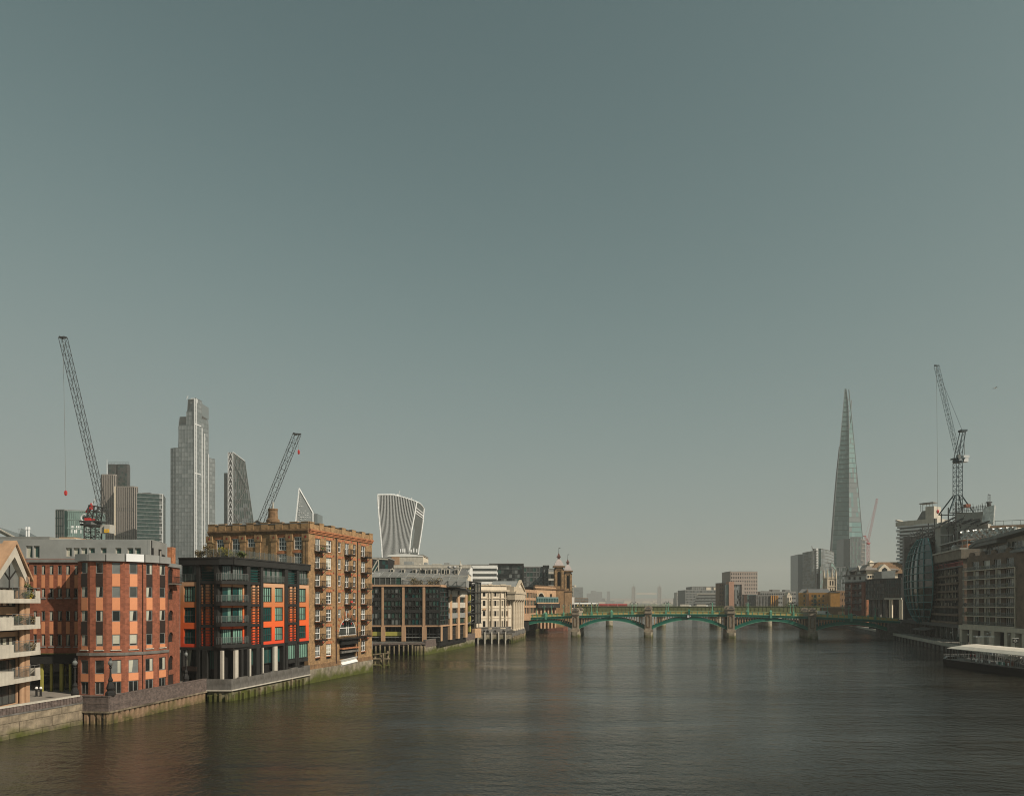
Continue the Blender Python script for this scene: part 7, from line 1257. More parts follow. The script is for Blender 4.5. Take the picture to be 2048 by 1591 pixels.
    u0, u1, u2 = A.u(1829), A.u(1849), A.u(1866); z = A.z(1840, 1040); add('roof_room', MB().slab([(u0, z), (u1 + 2, z), (u1 + 2, A.z(1840, 1021)), (u0 + 3, A.z(1840, 1021))], 2, 9), 'lead', t, A.M()); add('lift_tower', MB().box(u1, u2, 1, 9, z, A.z(1857, 1012)), 'conc', t, A.M()); mb = MB().box(A.u(1836), A.u(1864), 1.5, 6, A.z(1850, 1006), A.z(1850, 1004))
    for px in (1838, 1842, 1850, 1856, 1862): mb.bar((A.u(px), 2, A.z(1850, 1021) if px < 1848 else A.z(1850, 1012)), (A.u(px), 2, A.z(1850, 1005.5)), .15)
    add('roof_canopy', mb, 'lead', t, A.M())
right_mid()
# ---------------------------------------------------------------- RIGHT BANK, near
M['rust'] = mat('rust_red_paint', (0.20, 0.085, 0.055), var=.2, streak=.4); M['crane_red'] = mat('faded_red_steel', (0.42, 0.10, 0.10), rough=.5); M['crane_blue'] = mat('blue_black_steel', (0.045, 0.075, 0.085), rough=.5); M['foil'] = mat('silver_foil_wrap', (0.66, 0.65, 0.61), rough=.22, metal=.55, var=.25, scale=.8, bump=.9); M['panel_grey'] = mat('pale_grey_hoarding', (0.40, 0.385, 0.34), var=.05); M['brown_b'] = mat('brown_flat_brick', (0.19, 0.135, 0.095), var=.15, courses=.4); M['lit_tan'] = glass('tan_lit_glass', (0.46, 0.40, 0.29), rough=.3)  # lit_tan: light on the tan floors put into the glass colour
M['bay_dark'] = glass('bay_glass_dark', (0.008, 0.014, 0.014), rough=.12, spec=.22); M['bay_teal'] = glass('bay_glass_teal', (0.012, 0.06, 0.055), rough=.12, spec=.25); M['teal_rib'] = mat('teal_bay_rib', (0.03, 0.15, 0.15), rough=.4, var=.08)
M['weathered_tan'] = mat('weathered_tan_render', (0.25, 0.205, 0.155), var=.15, streak=.3)
def b_scaffold():
    fr = Fr((1808, 303), (1931, 226)); W = fr.W; t = thing('office_building', 'half refurbished office with bulging teal glass bay and scaffolded top under the right crane', 'building', fr.M(W, 0, 2.6)); U = fr.u; Z = fr.z
    zr = Z(1870, 1122); z_low = Z(1870, 1243)
    body(t, [fr.w(0, 1.2).xy, fr.w(W, 1.2).xy, fr.w(W, 26).xy, fr.w(0, 26).xy], 2.6, zr, 'dark')
    zl = Z(1812, 1072); add('end_fin', MB().box(0, 3.2, -.6, 8, z_low, zl), 'steel', t, fr.M()); add('end_wall', MB().box(-1, 0, 1, 20, 2.6, zl - 4), 'conc_grey', t, fr.M())
    for k in range(9):   # brown stacked end bays seen left of the fin
        z = Z(1803, 1232 - k * 14.5); add('end_bay', MB().box(-5, -1.1, 3, 9, z + .4, z + 2.6), 'lit_tan' if k % 2 else 'brown_b', t, fr.M()); add('end_slab', MB().box(-5.4, -1, 2.4, 9, z, z + .38), 'steel', t, fr.M())
    # floors right of the glass bay
    uA, uB, uC = U(1868), U(1911), U(1921); nf = 7; zs = [Z(1890, 1243) + (Z(1890, 1138) - Z(1890, 1243)) * k / nf for k in range(nf + 1)]
    for k in range(nf):
        gl = ['lit_tan', 'g_mid', 'lit_tan'] if k in (2, 3, 4, 5, 6) else ['g_mid', 'g_dark', 'g_green']; curtain_wall(fr, t, uA, uB, zs[k] + .5, zs[k + 1] - .3, 2, 16, gl, None, 0, 'steel', .28, y=.3); curtain_wall(fr, t, uB, uC, zs[k] + .5, zs[k + 1] - .3, 2, 5, ['g_dark', 'g_mid'], 'steel', .2, 'steel', .2, y=.6)
        add('floor_slab', MB().box(uA, uC, -.9, .8, zs[k] - .35, zs[k] + .35), 'brown_b', t, fr.M())
    add('brick_pier', MB().box(uC, W, -.6, 1.2, z_low, zr - 1), 'brown_b', t, fr.M()); railing(fr, uA, W, -.9, .2, zs[-1] + .4, 1.2, .07, 1.0, 'red', False, False, t); mb = MB()
    for k in range(14): mb.bar((uA + k * 1.5, -1.0, zs[-1] + .2), (uA + k * 1.5 + 1.2, -1, zs[-1] + 2.6), .09)
    mb.box(uA, W, -1.1, .3, zs[-1] - .1, zs[-1] + .3).box(uA, W, -1.1, .3, zs[-1] + 2.6, zs[-1] + 2.8); add('scaffold_deck', mb, 'steel', t, fr.M())
    add('tan_parapet', MB().box(U(1868), W + .5, -1.4, 4, Z(1900, 1122), Z(1900, 1105)), 'weathered_tan', t, fr.M()); add('parapet_coping', MB().box(U(1868), W + .5, -1.8, 4, Z(1900, 1104.8), Z(1900, 1102)), 'conc', t, fr.M())
    # bulging bay: ribs and panes
    uc, ax, az, ay = U(1849), (U(1878) - U(1820)) / 2, (Z(1849, 1072) - Z(1849, 1252)) / 2, 5.0; zc = (Z(1849, 1072) + Z(1849, 1252)) / 2
    def S(a, b, k=1.0):   # a, b in -1..1
        x = a * math.cos(math.asin(max(-1, min(1, b))) ) ; return Vector((uc + ax * x, -ay * k * math.sqrt(max(0, 1 - b * b)) * math.sqrt(max(0, 1 - a * a * .8)), zc + az * b))
    na, nb = 7, 12; bs = [-.93 + 1.86 * j / nb for j in range(nb + 1)]; mb = MB(); rr = random.Random(12)
    for i in range(na):
        for j in range(nb):
            a, b = -1 + 2 * i / na, -1 + 2 * (i + 1) / na; mb.face([S(a, bs[j], .96), S(b, bs[j], .96), S(b, bs[j + 1], .96), S(a, bs[j + 1], .96)], rr.randrange(4))
    add('bay_glazing', mb, ['bay_dark', 'bay_teal', 'g_mid', 'bay_dark'], t, fr.M())
    for i in range(na + 1): add('bay_rib', (lambda q: [q.bar(S(-1 + 2 * i / na, bs[j], 1.0), S(-1 + 2 * i / na, bs[j + 1], 1.0), .24, 5) for j in range(nb)] and q)(MB()), 'teal_rib', t, fr.M())
    for j in range(1, nb, 1): add('bay_hoop', (lambda q: [q.bar(S(-1 + 2 * i / na, bs[j]), S(-1 + 2 * (i + 1) / na, bs[j]), .2, 5) for i in range(na)] and q)(MB()), 'teal_rib', t, fr.M())
    add('bay_backing', MB().box(U(1815), U(1868), .8, 1.5, z_low, Z(1840, 1080)), 'dark', t, fr.M())
    for k in range(8): z = zs[0] + (Z(1840, 1078) - zs[0]) * k / 7.5; add('floor_slab', MB().box(U(1816), uA, -.2, 1, z - .3, z + .3), 'conc_grey', t, fr.M())
    # roof: core, hoarding, foil, terrace, steel clutter
    add('concrete_core', MB().box(U(1867), U(1878), .5, 7, zr, Z(1872, 1046)), 'panel_grey', t, fr.M())
    h = Fr((1910, 246), (1976, 240)); zh0, zh1 = h.z(1940, 1062), h.z(1940, 1024); n = 6
    for i in range(n):
        for j in range(3): add('hoarding_panel', MB().box(.02, h.W / n - .02, 0, .3, 0, (zh1 - zh0 + 4) / 3 - .04), 'panel_grey', t, h.M(i * h.W / n, 0, zh0 - 4 + j * (zh1 - zh0 + 4) / 3))
    add('hoarding_core', MB().box(.1, h.W, .31, 12, zr - 3, zh1 - .1), 'panel_grey', t, h.M()); add('door', MB().box(0, 1.2, -.05, 0, 0, 1.4), 'lead', t, h.M(h.u(1951), 0, h.z(1951, 1046)))
    f = Fr((1922, 236), (2033, 222)); z0, z1 = f.z(1970, 1081), f.z(1970, 1057); mb = MB(); nx, nz = 60, 9; rr = random.Random(31); hgt = {}
    for i in range(nx + 1):
        for j in range(nz + 1): hgt[i, j] = rr.uniform(-.35, .35) + .3 * math.sin(i * .9 + j * 1.3)
    for i in range(nx):
        for j in range(nz): mb.face([(f.W * (i + a) / nx, hgt[i + a, j + b], z0 + (z1 - z0) * (j + b) / nz) for a, b in ((0, 0), (1, 0), (1, 1), (0, 1))])
    add('foil_wrap', mb, 'foil', t, f.M()); add('wrapped_store', MB().box(0, f.W, .8, 9, z0 - 4, z1 - .3), 'conc', t, f.M())
    d = Fr((1974, 246), (2110, 238)); zd = d.z(2010, 1050); add('timber_deck', MB().box(0, d.W, 0, 10, zd - 1.3, zd), 'tan', t, d.M()); add('deck_beam', MB().box(0, d.W, -.3, 0, zd - 2.6, zd - 1.4), 'steel', t, d.M()); railing(d, 0, d.W, -.1, 0, zd, 1.6, .07, 2.4, 'steel', False, False, t); add('deck_post', MB().box(0, d.W, 3, 8, zr - 4, zd - 1.35), 'lead', t, d.M())
    mb = MB(); rr = random.Random(44)
    for k in range(70): u = rr.uniform(U(1815), U(1910)); p = fr.w(u, rr.uniform(0, 12)); e = (u - U(1815)) / (U(1910) - U(1815)); base = Z(1812, 1072) + e * (Z(1905, 1040) - Z(1812, 1072)); mb.bar((u, rr.uniform(0, 10), base + rr.uniform(-4, 0)), (u + rr.uniform(-4, 4), rr.uniform(0, 10), base + rr.uniform(-1.5, 2)), rr.uniform(.07, .2), 4)
    for k in range(5): e = k / 4.0; mb.bar((U(1816), k * 2.5, Z(1816, 1071) - k * .6), (U(1880), k * 2.5, Z(1880, 1052) - k * .6), .3, 4).bar((U(1880), k * 2.5, Z(1880, 1048) - k * .4), (U(1910), k * 2.5, Z(1910, 1034) - k * .4), .3, 4)
    for k in range(8): u = U(1818) + k * (U(1905) - U(1818)) / 7; mb.bar((u, 1, zr - 6), (u, 1, Z(1812, 1074) + k * .9), .22, 4)
    add('roof_steelwork', mb, 'steel', t, fr.M()); add('roof_mass', MB().box(U(1818), U(1868), 3, 20, zr - 4, Z(1840, 1078)), 'steel', t, fr.M()); add('roof_mass', MB().box(U(1878), U(1912), 4, 18, zr, Z(1890, 1064)), 'steel', t, fr.M())
    tz = Z(1905, 1097); a, b = U(1879), U(1931); mb = MB(); railing(fr, a, b, -1.0, 1, Z(1905, 1102), 1.3, .07, 1.1, 'grey', False, False, t)
    for k in range(7): mb.bar((a + k * (b - a) / 6, .5, Z(1905, 1102)), (a + k * (b - a) / 6, .5, Z(1905, 1069 if k < 4 else 1083)), .14, 4)
    mb.bar((a, .4, Z(1880, 1069)), (a + (b - a) * .5, .4, Z(1905, 1068)), .16, 4).box(a - .5, b, -.6, 2.5, Z(1905, 1085), Z(1905, 1083)); add('terrace_frame', mb, 'zinc', t, fr.M()); add('wrapped_pallet', MB().box(U(1914), U(1927), 1, 4, Z(1920, 1098), Z(1920, 1089)), 'salmon', t, fr.M()); add('white_sack', MB().lathe([(.9, 0), (1.1, .8), (.6, 1.6)], 8), 'white', t, fr.M(U(1906), .5, Z(1906, 1099)))
    s = Fr((1914, 244), (1972, 238)); mb = MB(); rr = random.Random(3)
    for k in range(22): x = k * s.W / 21; mb.bar((x, rr.uniform(0, 3), zh1), (x, rr.uniform(0, 3), zh1 + rr.uniform(1.2, 3)), .07, 4)
    for z in (.6, 1.5): mb.bar((0, 0, zh1 + z), (s.W, 0, zh1 + z), .07, 4).bar((0, 3, zh1 + z), (s.W, 3, zh1 + z), .07, 4)
    add('roof_scaffold', mb, 'steel', t, s.M()); add('roof_foil', MB().loft([[(x, 2 * (k % 2), z) for x, z in ((s.W * .86, zh1 - 4), (s.W + 2, zh1 - 5), (s.W + 2.4, zh1 + 1.6), (s.W * .92, zh1 + 1))] for k in range(2)]), 'foil', t, s.M())
    # undercroft
    add('plinth_beam', MB().box(-4, W, -2, 1, z_low - 1.2, z_low - .1), 'steel', t, fr.M()); add('undercroft_back', MB().box(-4, W, 4, 4.3, 2.6, z_low - 1.2), 'dark', t, fr.M())
    for k in range(12): add('column', MB().box(-.35, .35, 0, .7, 2.6, z_low - 1.21), 'conc_grey', t, fr.M(k * W / 11.5, -.6, 0))
    add('shopfront', MB().box(U(1868), U(1912), 1, 1.2, 2.8, z_low - 1.5), 'g_green', t, fr.M()); mb = MB()
    for k in range(10): mb.box(U(1868) + k * 2.4, U(1868) + k * 2.4 + .25, .8, 1, 2.8, z_low - 1.5)
    add('shopfront_post', mb, 'conc_grey', t, fr.M()); a = U(1848); add('awning', MB().loft([[(a, y, z), (a + 18, y, z)] for y, z in ((0, 6.2), (-4.5, 5.3), (-4.5, 5.15), (0, 6.05))], close=False), 'conc_grey', t, fr.M())
b_scaffold()
def b_riverflats():
    fr = Fr((1929.5, 216), (2125, 169)); W = fr.W; U, Z = fr.u, fr.z; t = thing('apartment_building', 'brown brick riverside flats with stacked pale balconies and white windows at the right edge', 'building', fr.M(0, 0, 2.6)); uE = U(2043); zp = Z(1935, 1249); zt = Z(1935, 1113)
    body(t, [fr.w(0, 1.6).xy, fr.w(W, 1.6).xy, fr.w(W, 20).xy, fr.w(0, 20).xy], 2.6, zt - .6, 'dark')
    cols = [(1931, 1954), (1954, 1976), (1976, 1998), (1998, 2036)]; rows = [zp + .2 + (Z(1935, 1141.5) - zp - .2) * k / 6 for k in range(7)]; hst = rows[1] - rows[0]; hol = []; wins = []
    for ci, (a, b) in enumerate(cols):
        u0, u1 = U(a), U(b); w = u1 - u0
        for k, z in enumerate(rows):
            sp = (((.36, .96),) if ci < 3 else ((.2, .66), (.84, 1.0))) if k < 6 else (((.36, .98),) if ci < 3 else ((.24, .66), (.86, 1.0)))
            for e0, e1 in sp: h = (u0 + w * e0, u0 + w * e1, z + .25, z + hst * (.9 if k < 6 else 1.0)); hol.append(h); wins.append((h, k, ci))
    wall(fr, t, 0, uE, zp, zt, hol, 'brown_b', .5, y=.6)
    for h, k, ci in wins: window(fr, t, *h, y=.95, nx=4 if h[1] - h[0] > 1.4 else 1, fw=.15, fm='white', g='g_mid', curtain=random.choice((0, 0, 2, 3)))
    for ci, (a, b) in enumerate(cols):
        u0, u1 = U(a), U(b)
        for k, z in enumerate(rows):
            s = add('balcony', MB().box(u0, u1 - .05, -.9, .6, z - .22, z + .02), 'cream', t, fr.M()); railing(fr, u0 + .1, u1 - .15, -.85, .5, z + .02, 1.0, .03, .55, 'grey', par=s, right=False, left=False)
            add('balustrade_pane', MB().box(u0 + .1, u1 - .15, -.84, -.81, z + .1, z + .95), 'rail_glass', s, fr.M())
            if random.random() < .55: add('balcony_plant', MB().lathe([(.15, 0), (.3, .4), (.45, .7), (.2, 1.1)], 7), random.choice(('leaf', 'leaf_b', 'black', 'leaf_y')), s, fr.M(u0 + random.uniform(.6, u1 - u0 - .6), -.4, z + .02))
        add('balcony_post', MB().box(u1 - .22, u1 + .1, -.8, -.5, zp, rows[6] + .0), 'cream', t, fr.M()); add('balcony_post', MB().box(u0 + .1, u0 + .35, -.8, -.5, zp, rows[6]), 'conc', t, fr.M()) if ci == 0 else None
    for ci, (a, b) in enumerate(cols): u0, u1 = U(a), U(b); m_ = (u0 + u1) / 2 - .8; add('parapet_arch', MB().slab([(m_ - 1.6, 0), (m_ + 1.2, 0)] + [(m_ - .2 + 1.4 * math.cos(math.pi * q / 8), .3 + .9 * math.sin(math.pi * q / 8)) for q in range(9)], .5, 1.0), 'brown_b', t, fr.M(0, 0, zt + .002))
    for px in (2024, 2030): add('yellow_blind', MB().box(U(px), U(px) + .6, .5, .58, rows[0] + .6, rows[0] + 2.2), 'yellow', t, fr.M())
    add('end_block', MB().box(uE, W, -1.2, 1.6, zp, Z(2045, 1100)), 'brown_b', t, fr.M()); add('end_block_roof', MB().loft([[(uE - 1.2, -2, Z(2045, 1099.5)), (W, -2, Z(2045, 1099.5)), (W, 12, Z(2045, 1099.5)), (uE - 1.2, 12, Z(2045, 1099.5))], [(uE + 2, 3, Z(2045, 1083)), (W, 3, Z(2045, 1083)), (W, 9, Z(2045, 1083)), (uE + 2, 9, Z(2045, 1083))]]).box(uE - 1.4, W, -2.2, 12, Z(2045, 1104), Z(2045, 1099.4)), 'lead', t, fr.M())
    for k, z in enumerate(rows): window(fr, t, uE - .95, uE - .1, z + .2, z + hst * .86, -.25, 1, 3, .12, 'conc', 'g_mid', 0)
    # penthouse with bowed roof
    zq = zt + .2; pts = [(1941, 1091), (1955, 1080), (1985, 1073), (2020, 1063), (2048, 1055), (2110, 1040)]
    add('penthouse_core', MB().slab([(U(1946), zt - 1), (W, zt - 1), (W, Z(2110, 1046)), (U(2020), Z(2020, 1071)), (U(1960), Z(1960, 1088)), (U(1946), Z(1946, 1094))], 2.6, 16), 'conc', t, fr.M())
    add('bowed_roof', MB().loft([[(U(p), -.6, Z(p, y)) for p, y in pts] + [(U(p), -.6, Z(p, y) - .9) for p, y in pts[::-1]], [(U(p), 16, Z(p, y)) for p, y in pts] + [(U(p), 16, Z(p, y) - .9) for p, y in pts[::-1]]][::-1]), 'lead', t, fr.M())
    add('eave_board', MB().slab([(U(1942), Z(1942, 1096)), (U(1995), Z(1995, 1084)), (U(1995), Z(1995, 1075)), (U(1945), Z(1945, 1088))], -.3, 2.55), 'lead', t, fr.M())
    for a, b, yt in ((1949, 1961, 1092), (1963, 2001, 1088), (2005, 2040, 1080)): u0, u1 = U(a), U(b); window(fr, t, u0, u1, zt - .2, Z((a + b) / 2, yt), 2.3, max(2, int((u1 - u0) / 1.3)), 2, .1, 'conc', 'g_grey' if a < 2000 else 'g_mid', 0 if a < 2000 else 3)
    for px in (1962, 2003): add('roof_post', MB().box(-.2, .2, -.1, .3, zt - .5, Z(px, 1083)), 'lead', t, fr.M(U(px), 1.6, 0))
    for a in (1943,): railing(fr, U(a), U(2040), .7, 1, zt, 1.2, .05, 1.1, 'grey', False, False, t)
    # colonnade
    zb = 2.6; add('colonnade_beam', MB().box(-.4, W, -1.6, .4, zp - 1.3, zp - .05), 'cream', t, fr.M()); add('shopfront_back', MB().box(0, W, 3.5, 3.8, zb, zp - 1.3), 'dark', t, fr.M())
    for a, b in ((1929.5, 1934), (1949, 1955), (1972, 1979), (1992, 1999), (2020, 2026), (2034, 2043), (2056, 2064)): add('column', MB().box(0, U(b) - U(a), -1.5, .2, zb, zp - 1.31), 'cream', t, fr.M(U(a), 0, 0))
    for a, b in ((1936, 1947), (1981, 1990), (2002, 2018)): window(fr, t, U(a), U(b), zb + .2, zp - 1.6, 2.9, 3, 2, .12, 'brown', 'g_mid', 0)
b_riverflats()

# ---------------------------------------------------------------- cranes
def crane(label, px, Y, zb, py_top, boom0, boom1, col='steel', w=2.2, mast_n=12, bw=1.3, a_frame=None, cw=None, hook=None, boomY=0.0, legs=None):
    t = thing('tower_crane', label, 'crane', T(pl(px, Y).x, Y, zb)); P = lambda q, dy=0.0: at(q[0], q[1], Y + dy)
    b = at(px, py_top, Y); add('mast', MB().lattice((b.x, Y, zb), (b.x, Y, b.z), w, mast_n, w * .055), col, t); add('slew_ring', MB().lathe([(w * .7, b.z), (w * .8, b.z + .5), (w * .7, b.z + 1.2)], 10, (b.x, Y)).box(b.x - w * .9, b.x + w * .9, Y - w * .6, Y + w * .6, b.z + 1.2, b.z + 1.6), col, t)
    p, q = P(boom0), P(boom1, boomY); n = int((q - p).length / (bw * 1.5)); j = add('jib', MB().lattice(p, q, bw, n, bw * .046, up=(0, 1, .0)).bar(q + Vector((-bw * .7, 0, .2)), q + Vector((bw * .7, 0, 0)), bw * .16).bar(q + Vector((-bw * .3, -bw * .5, .0)), q + Vector((-bw * .3, bw * .5, 0)), bw * .16), col, t)
    if a_frame: f = P(a_frame); r = Vector((b.x, Y, b.z + 1.6)); mb = MB(); [mb.bar(r + Vector((dx, dy, 0)), f + Vector((dx * .6, dy, 0)), w * .07) for dx in (-w * .4, w * .4) for dy in (-w * .4, w * .4)]; [mb.bar(r.lerp(f, e) + Vector((-w * .35, -w * .4, 0)), r.lerp(f, e + .25) + Vector((w * .3, -w * .4, 0)), w * .045) for e in (0, .25, .5, .75)]; mb.box(f.x - w * .5, f.x + w * .5, Y - w * .5, Y + w * .5, f.z, f.z + w * .3); add('a_frame', mb, col, t); add('luffing_rope', MB().bar(f, p.lerp(q, .96), .05), col, t)
    if hook: h = at(hook[0], hook[1], Y); add('hoist_rope', MB().bar(q, h, .045, 4), 'lead', t); add('hook_block', MB().loft([[(h.x + dx * s, Y + dy * s, h.z + z) for dx, dy in ((-1, -1), (1, -1), (1, 1), (-1, 1))] for s, z in ((.1, 0), (.3, -.4), (.3, -1.2), (.1, -1.6))]), 'red', t)
    return t
tc = crane('large luffing tower crane with long dark jib rising at the left', 186, 205, 24, 1053, (213, 1049), (126, 675), 'steel', 3.2, 9, 1.65, hook=(131.5, 980))
def left_extra():
    Y = 205; P = lambda a, b: at(a, b, Y); mb = MB().lattice(P(186, 1053), P(192, 1012), 2.6, 4, .2); add('cab_frame', mb, 'steel', tc); add('ram', MB().bar(P(174, 1025), P(183, 1010), .55, 8).box(P(182, 1016).x, P(184.5, 1016).x, Y - .4, Y + .4, P(182, 1018).z, P(182, 1006).z), 'red', tc); add('ram_rod', MB().bar(P(183, 1010), P(192, 995), .2, 6), 'twhite', tc)
    c = P(173, 1036); mb = MB(); 
    for q in range(16): a0, a1 = math.pi * q / 8, math.pi * (q + 1) / 8; mb.bar((c.x + .95 * math.cos(a0), Y - 1, c.z + .95 * math.sin(a0)), (c.x + .95 * math.cos(a1), Y - 1, c.z + .95 * math.sin(a1)), .2, 5)
    add('winch_wheel', mb, 'twhite', tc); add('winch_drum', MB().loft([[(c.x + .55 * math.cos(k * math.pi / 5), Y + y, c.z + .55 * math.sin(k * math.pi / 5)) for k in range(10)] for y in (1.2, -1.1)]), 'steel', tc); r = P(183, 1040); add('engine', MB().box(r.x - 1.1, r.x + .6, Y - 1.6, Y + 1, r.z - .8, r.z + .5).box(r.x + .7, r.x + 1.9, Y - 1.4, Y + .8, r.z - 1.1, r.z - .1), 'red', tc); add('platform', MB().box(r.x - 2.6, r.x + 2.4, Y - 1.2, Y + 1.2, r.z - 1.6, r.z - 1.0), 'iron', tc)
    a, b = P(202, 1066), P(224, 1049); t = add('ballast_box', MB().box(a.x, (a.x + b.x) / 2, Y - .5, Y + 1.5, a.z, b.z).box((a.x + b.x) / 2 + .05, b.x, Y - 1.2, Y + 1.5, a.z, b.z), 'panel_grey', tc); s = P(213.5, 1065), P(223, 1058.5); add('yellow_sign', MB().box(s[0].x, s[1].x, Y - 1.3, Y - 1.21, s[0].z, s[1].z), 'yellow', t); add('sign_bar', MB().box(s[0].x + .3, s[1].x - .3, Y - 1.35, Y - 1.31, s[0].z + .35, s[0].z + .6), 'ochre', t)
left_extra()
t = crane('dark luffing crane jib rising behind the yellow brick warehouse', 521, 240, 25, 1062, (523, 1044), (594, 868), 'steel', 2.4, 6, 2.0, hook=(597.5, 899))
t = crane('luffing tower crane standing on the scaffolded office at the right', 1915.5, 250, 44, 925, (1914.5, 906), (1873, 731), 'crane_blue', 2.1, 13, 1.15, a_frame=(1925.5, 863), hook=(1875.5, 1018))
def right_extra(t):
    Y = 250; P = lambda a, b: at(a, b, Y); mb = MB(); z0 = P(1916, 1018).z; zt = P(1916, 996).z; c = P(1915.5, 1000)
    for dx, dy in ((-4.4, -2), (4.4, -2), (4.4, 4), (-4.4, 4)): mb.bar((c.x + dx, Y + dy, z0 - 1.5), (c.x + dx * .25, Y + dy * .2, zt + 1), .26, 4).bar((c.x + dx, Y + dy, z0 - 1.5), (c.x - dx, Y + dy, z0 - 1.5), .2, 4)
    add('base_frame', mb, 'crane_blue', t); a, b = P(1924.5, 924), P(1935, 911); add('counterweight', MB().box(a.x, b.x - .3, Y - 1, Y + 1, a.z, b.z - .8).box(a.x - .2, b.x, Y - 1.1, Y + 1.1, b.z - .78, b.z), 'twhite', t); add('counter_jib', MB().bar(P(1914, 920), P(1928, 914), .4, 4), 'crane_blue', t); add('hanger', MB().bar(P(1929, 912), P(1928, 866), .07, 4), 'steel', t); add('cab', MB().box(P(1911, 0).x, P(1916, 0).x, Y - 1.6, Y - .3, P(1911, 918).z, P(1911, 910).z), 'g_grey', t); q = P(1921, 1012); add('red_generator', MB().box(q.x, q.x + 1.6, Y - 3, Y - 1.5, q.z - .7, q.z + .4), 'brick', t)
right_extra(t)
t = crane('thin red and white luffing crane beside the glass spire', 1736.5, 700, 20, 1088, (1736, 1083), (1754, 998), 'crane_red', 2.2, 18, 1.5, a_frame=(1729.5, 1072))
t = crane('short dark crane jib standing on the scaffolded office roof', 1978, 252, 43, 1012, (1978, 1012), (1978.5, 989), 'steel', .9, 8, .6)

# ---------------------------------------------------------------- landing stage, gangway, people, boats, bird
def b_pier():
    fr = Fr((1887, 171), (2075, 141)); W = fr.W; U, Z = fr.u, fr.z; t = thing('landing_stage', 'floating landing stage with long cream canopy and dark hull', 'pier', fr.M(W / 2, 0, 0)); wd = 8.5
    add('hull', MB().loft([[(u, y, z) for y, z in ((.4, -.9), (0, 1.5), (wd, 1.5), (wd - .4, -.9))] for u in (0, 1.2, W)]), 'hull', t, fr.M()); add('fender_band', MB().box(0, W, -.18, .0, 1.0, 1.35), 'hull', t, fr.M()); add('deck', MB().box(.1, W, .2, wd - .2, 1.504, 1.65), 'grey', t, fr.M())
    a = U(1896); zt = Z(1910, 1288); cs = [(-.3, zt - 1.0), (.9, zt - .35), (2.8, zt), (wd / 2 + 1, zt + .1), (wd - .8, zt - .35), (wd, zt - 1.0)]
    sec = lambda u, k: [(u, y, zt - 1.0 + (z - zt + 1.0) * k) for y, z in cs] + [(u, y, zt - 1.12 + (z - zt + 1.0) * k) for y, z in cs[::-1]]
    add('canopy', MB().loft([sec(a, .15), sec(a + 1.2, .7), sec(a + 2.6, 1), sec(W, 1)]), 'canopy', t, fr.M())
    n = 12
    for i in range(n): u = a + .6 + i * (W - a - 1) / (n - 1); add('canopy_post', MB().bar((0, 0, 1.65), (0, 0, zt - 1.05), .075, 6), 'grey' if i % 3 else 'iron', t, fr.M(u, .25, 0)); add('canopy_post', MB().bar((0, 0, 1.65), (0, 0, zt - 1.05), .075, 6), 'grey', t, fr.M(u, wd - .5, 0))
    railing(fr, .2, W, .1, .1, 1.65, 1.15, .035, .62, 'zinc', False, False, t); railing(fr, .2, W, wd - .2, wd - .2, 1.65, 1.15, .035, .62, 'zinc', False, False, t)
    f2 = Fr(fr.w(.1, wd).xy, fr.w(.1, 0).xy, xy=True); railing(f2, 0, wd, 0, 0, 1.65, 1.15, .035, .6, 'zinc', False, False, t)
    add('bow_fender', MB().loft([[(-.25 + .9 * s, y, z) for y, z in ((.2, -.5), (.0, 1.5), (.6, 2.1), (2.6, 2.2), (3, 1.5), (3, -.5))] for s in (0, 1)]), 'hull', t, fr.M()); add('fender_strap', MB().loft([[(-.3, y, z), (.6, y, z), (.6, y, z + .12), (-.3, y, z + .12)] for y, z in ((.1, 1.6), (.7, 2.12), (2.5, 2.22))]), 'zinc', t, fr.M())
    for i, u in enumerate((W * .45, W * .62, W * .8)): add('side_panel', MB().box(0, 2.2, .12, .16, 1.75, 2.5), 'teal' if i % 2 else 'steel', t, fr.M(u, 0, 0))
    for i in range(6): add('notice', MB().box(0, .45, .04, .08, 1.9, 2.5), 'white', t, fr.M(W * .38 + i * 2.0 + random.uniform(0, .8), 0, 0))
    u = U(1941); s = thing('pier_sign', 'white notice board standing on the landing stage under the canopy', 'sign', fr.M(u, 1.2, 1.65)); w = U(1949.5) - U(1941); z0, z1 = Z(1945, 1312), Z(1945, 1299)
    add('board', MB().slab([(0, z0), (w, z0), (w, z1 - .12), (w * .8, z1), (w * .1, z1), (0, z1 - .1)], 0, .08), 'white', s, fr.M(u, 1.2, 0)); add('leg', MB().box(.1, .2, 0, .08, 1.65, z0), 'white', s, fr.M(u, 1.2, 0)); add('leg', MB().box(w - .2, w - .1, 0, .08, 1.65, z0), 'white', s, fr.M(u, 1.2, 0)); mb = MB()
    for i in range(5): mb.box(w * .15, w * random.uniform(.5, .85), -.012, 0, z0 + (z1 - z0) * (.18 + i * .15), z0 + (z1 - z0) * (.22 + i * .15))
    add('print', mb, 'lead', s, fr.M(u, 1.2, 0))
    for k, (px, cl) in enumerate(((1918, 'leaf_b'), (1926, 'brick_band'), (1933, 'curtain_g'))): pass
    u = U(2000); add('red_box', MB().box(u, u + 1.4, 1, 2, 1.65, 2.7), 'brick', t, fr.M())
M['canopy'] = mat('cream_canopy', (0.76, 0.69, 0.58), rough=.5, var=.06, streak=.15)
b_pier()
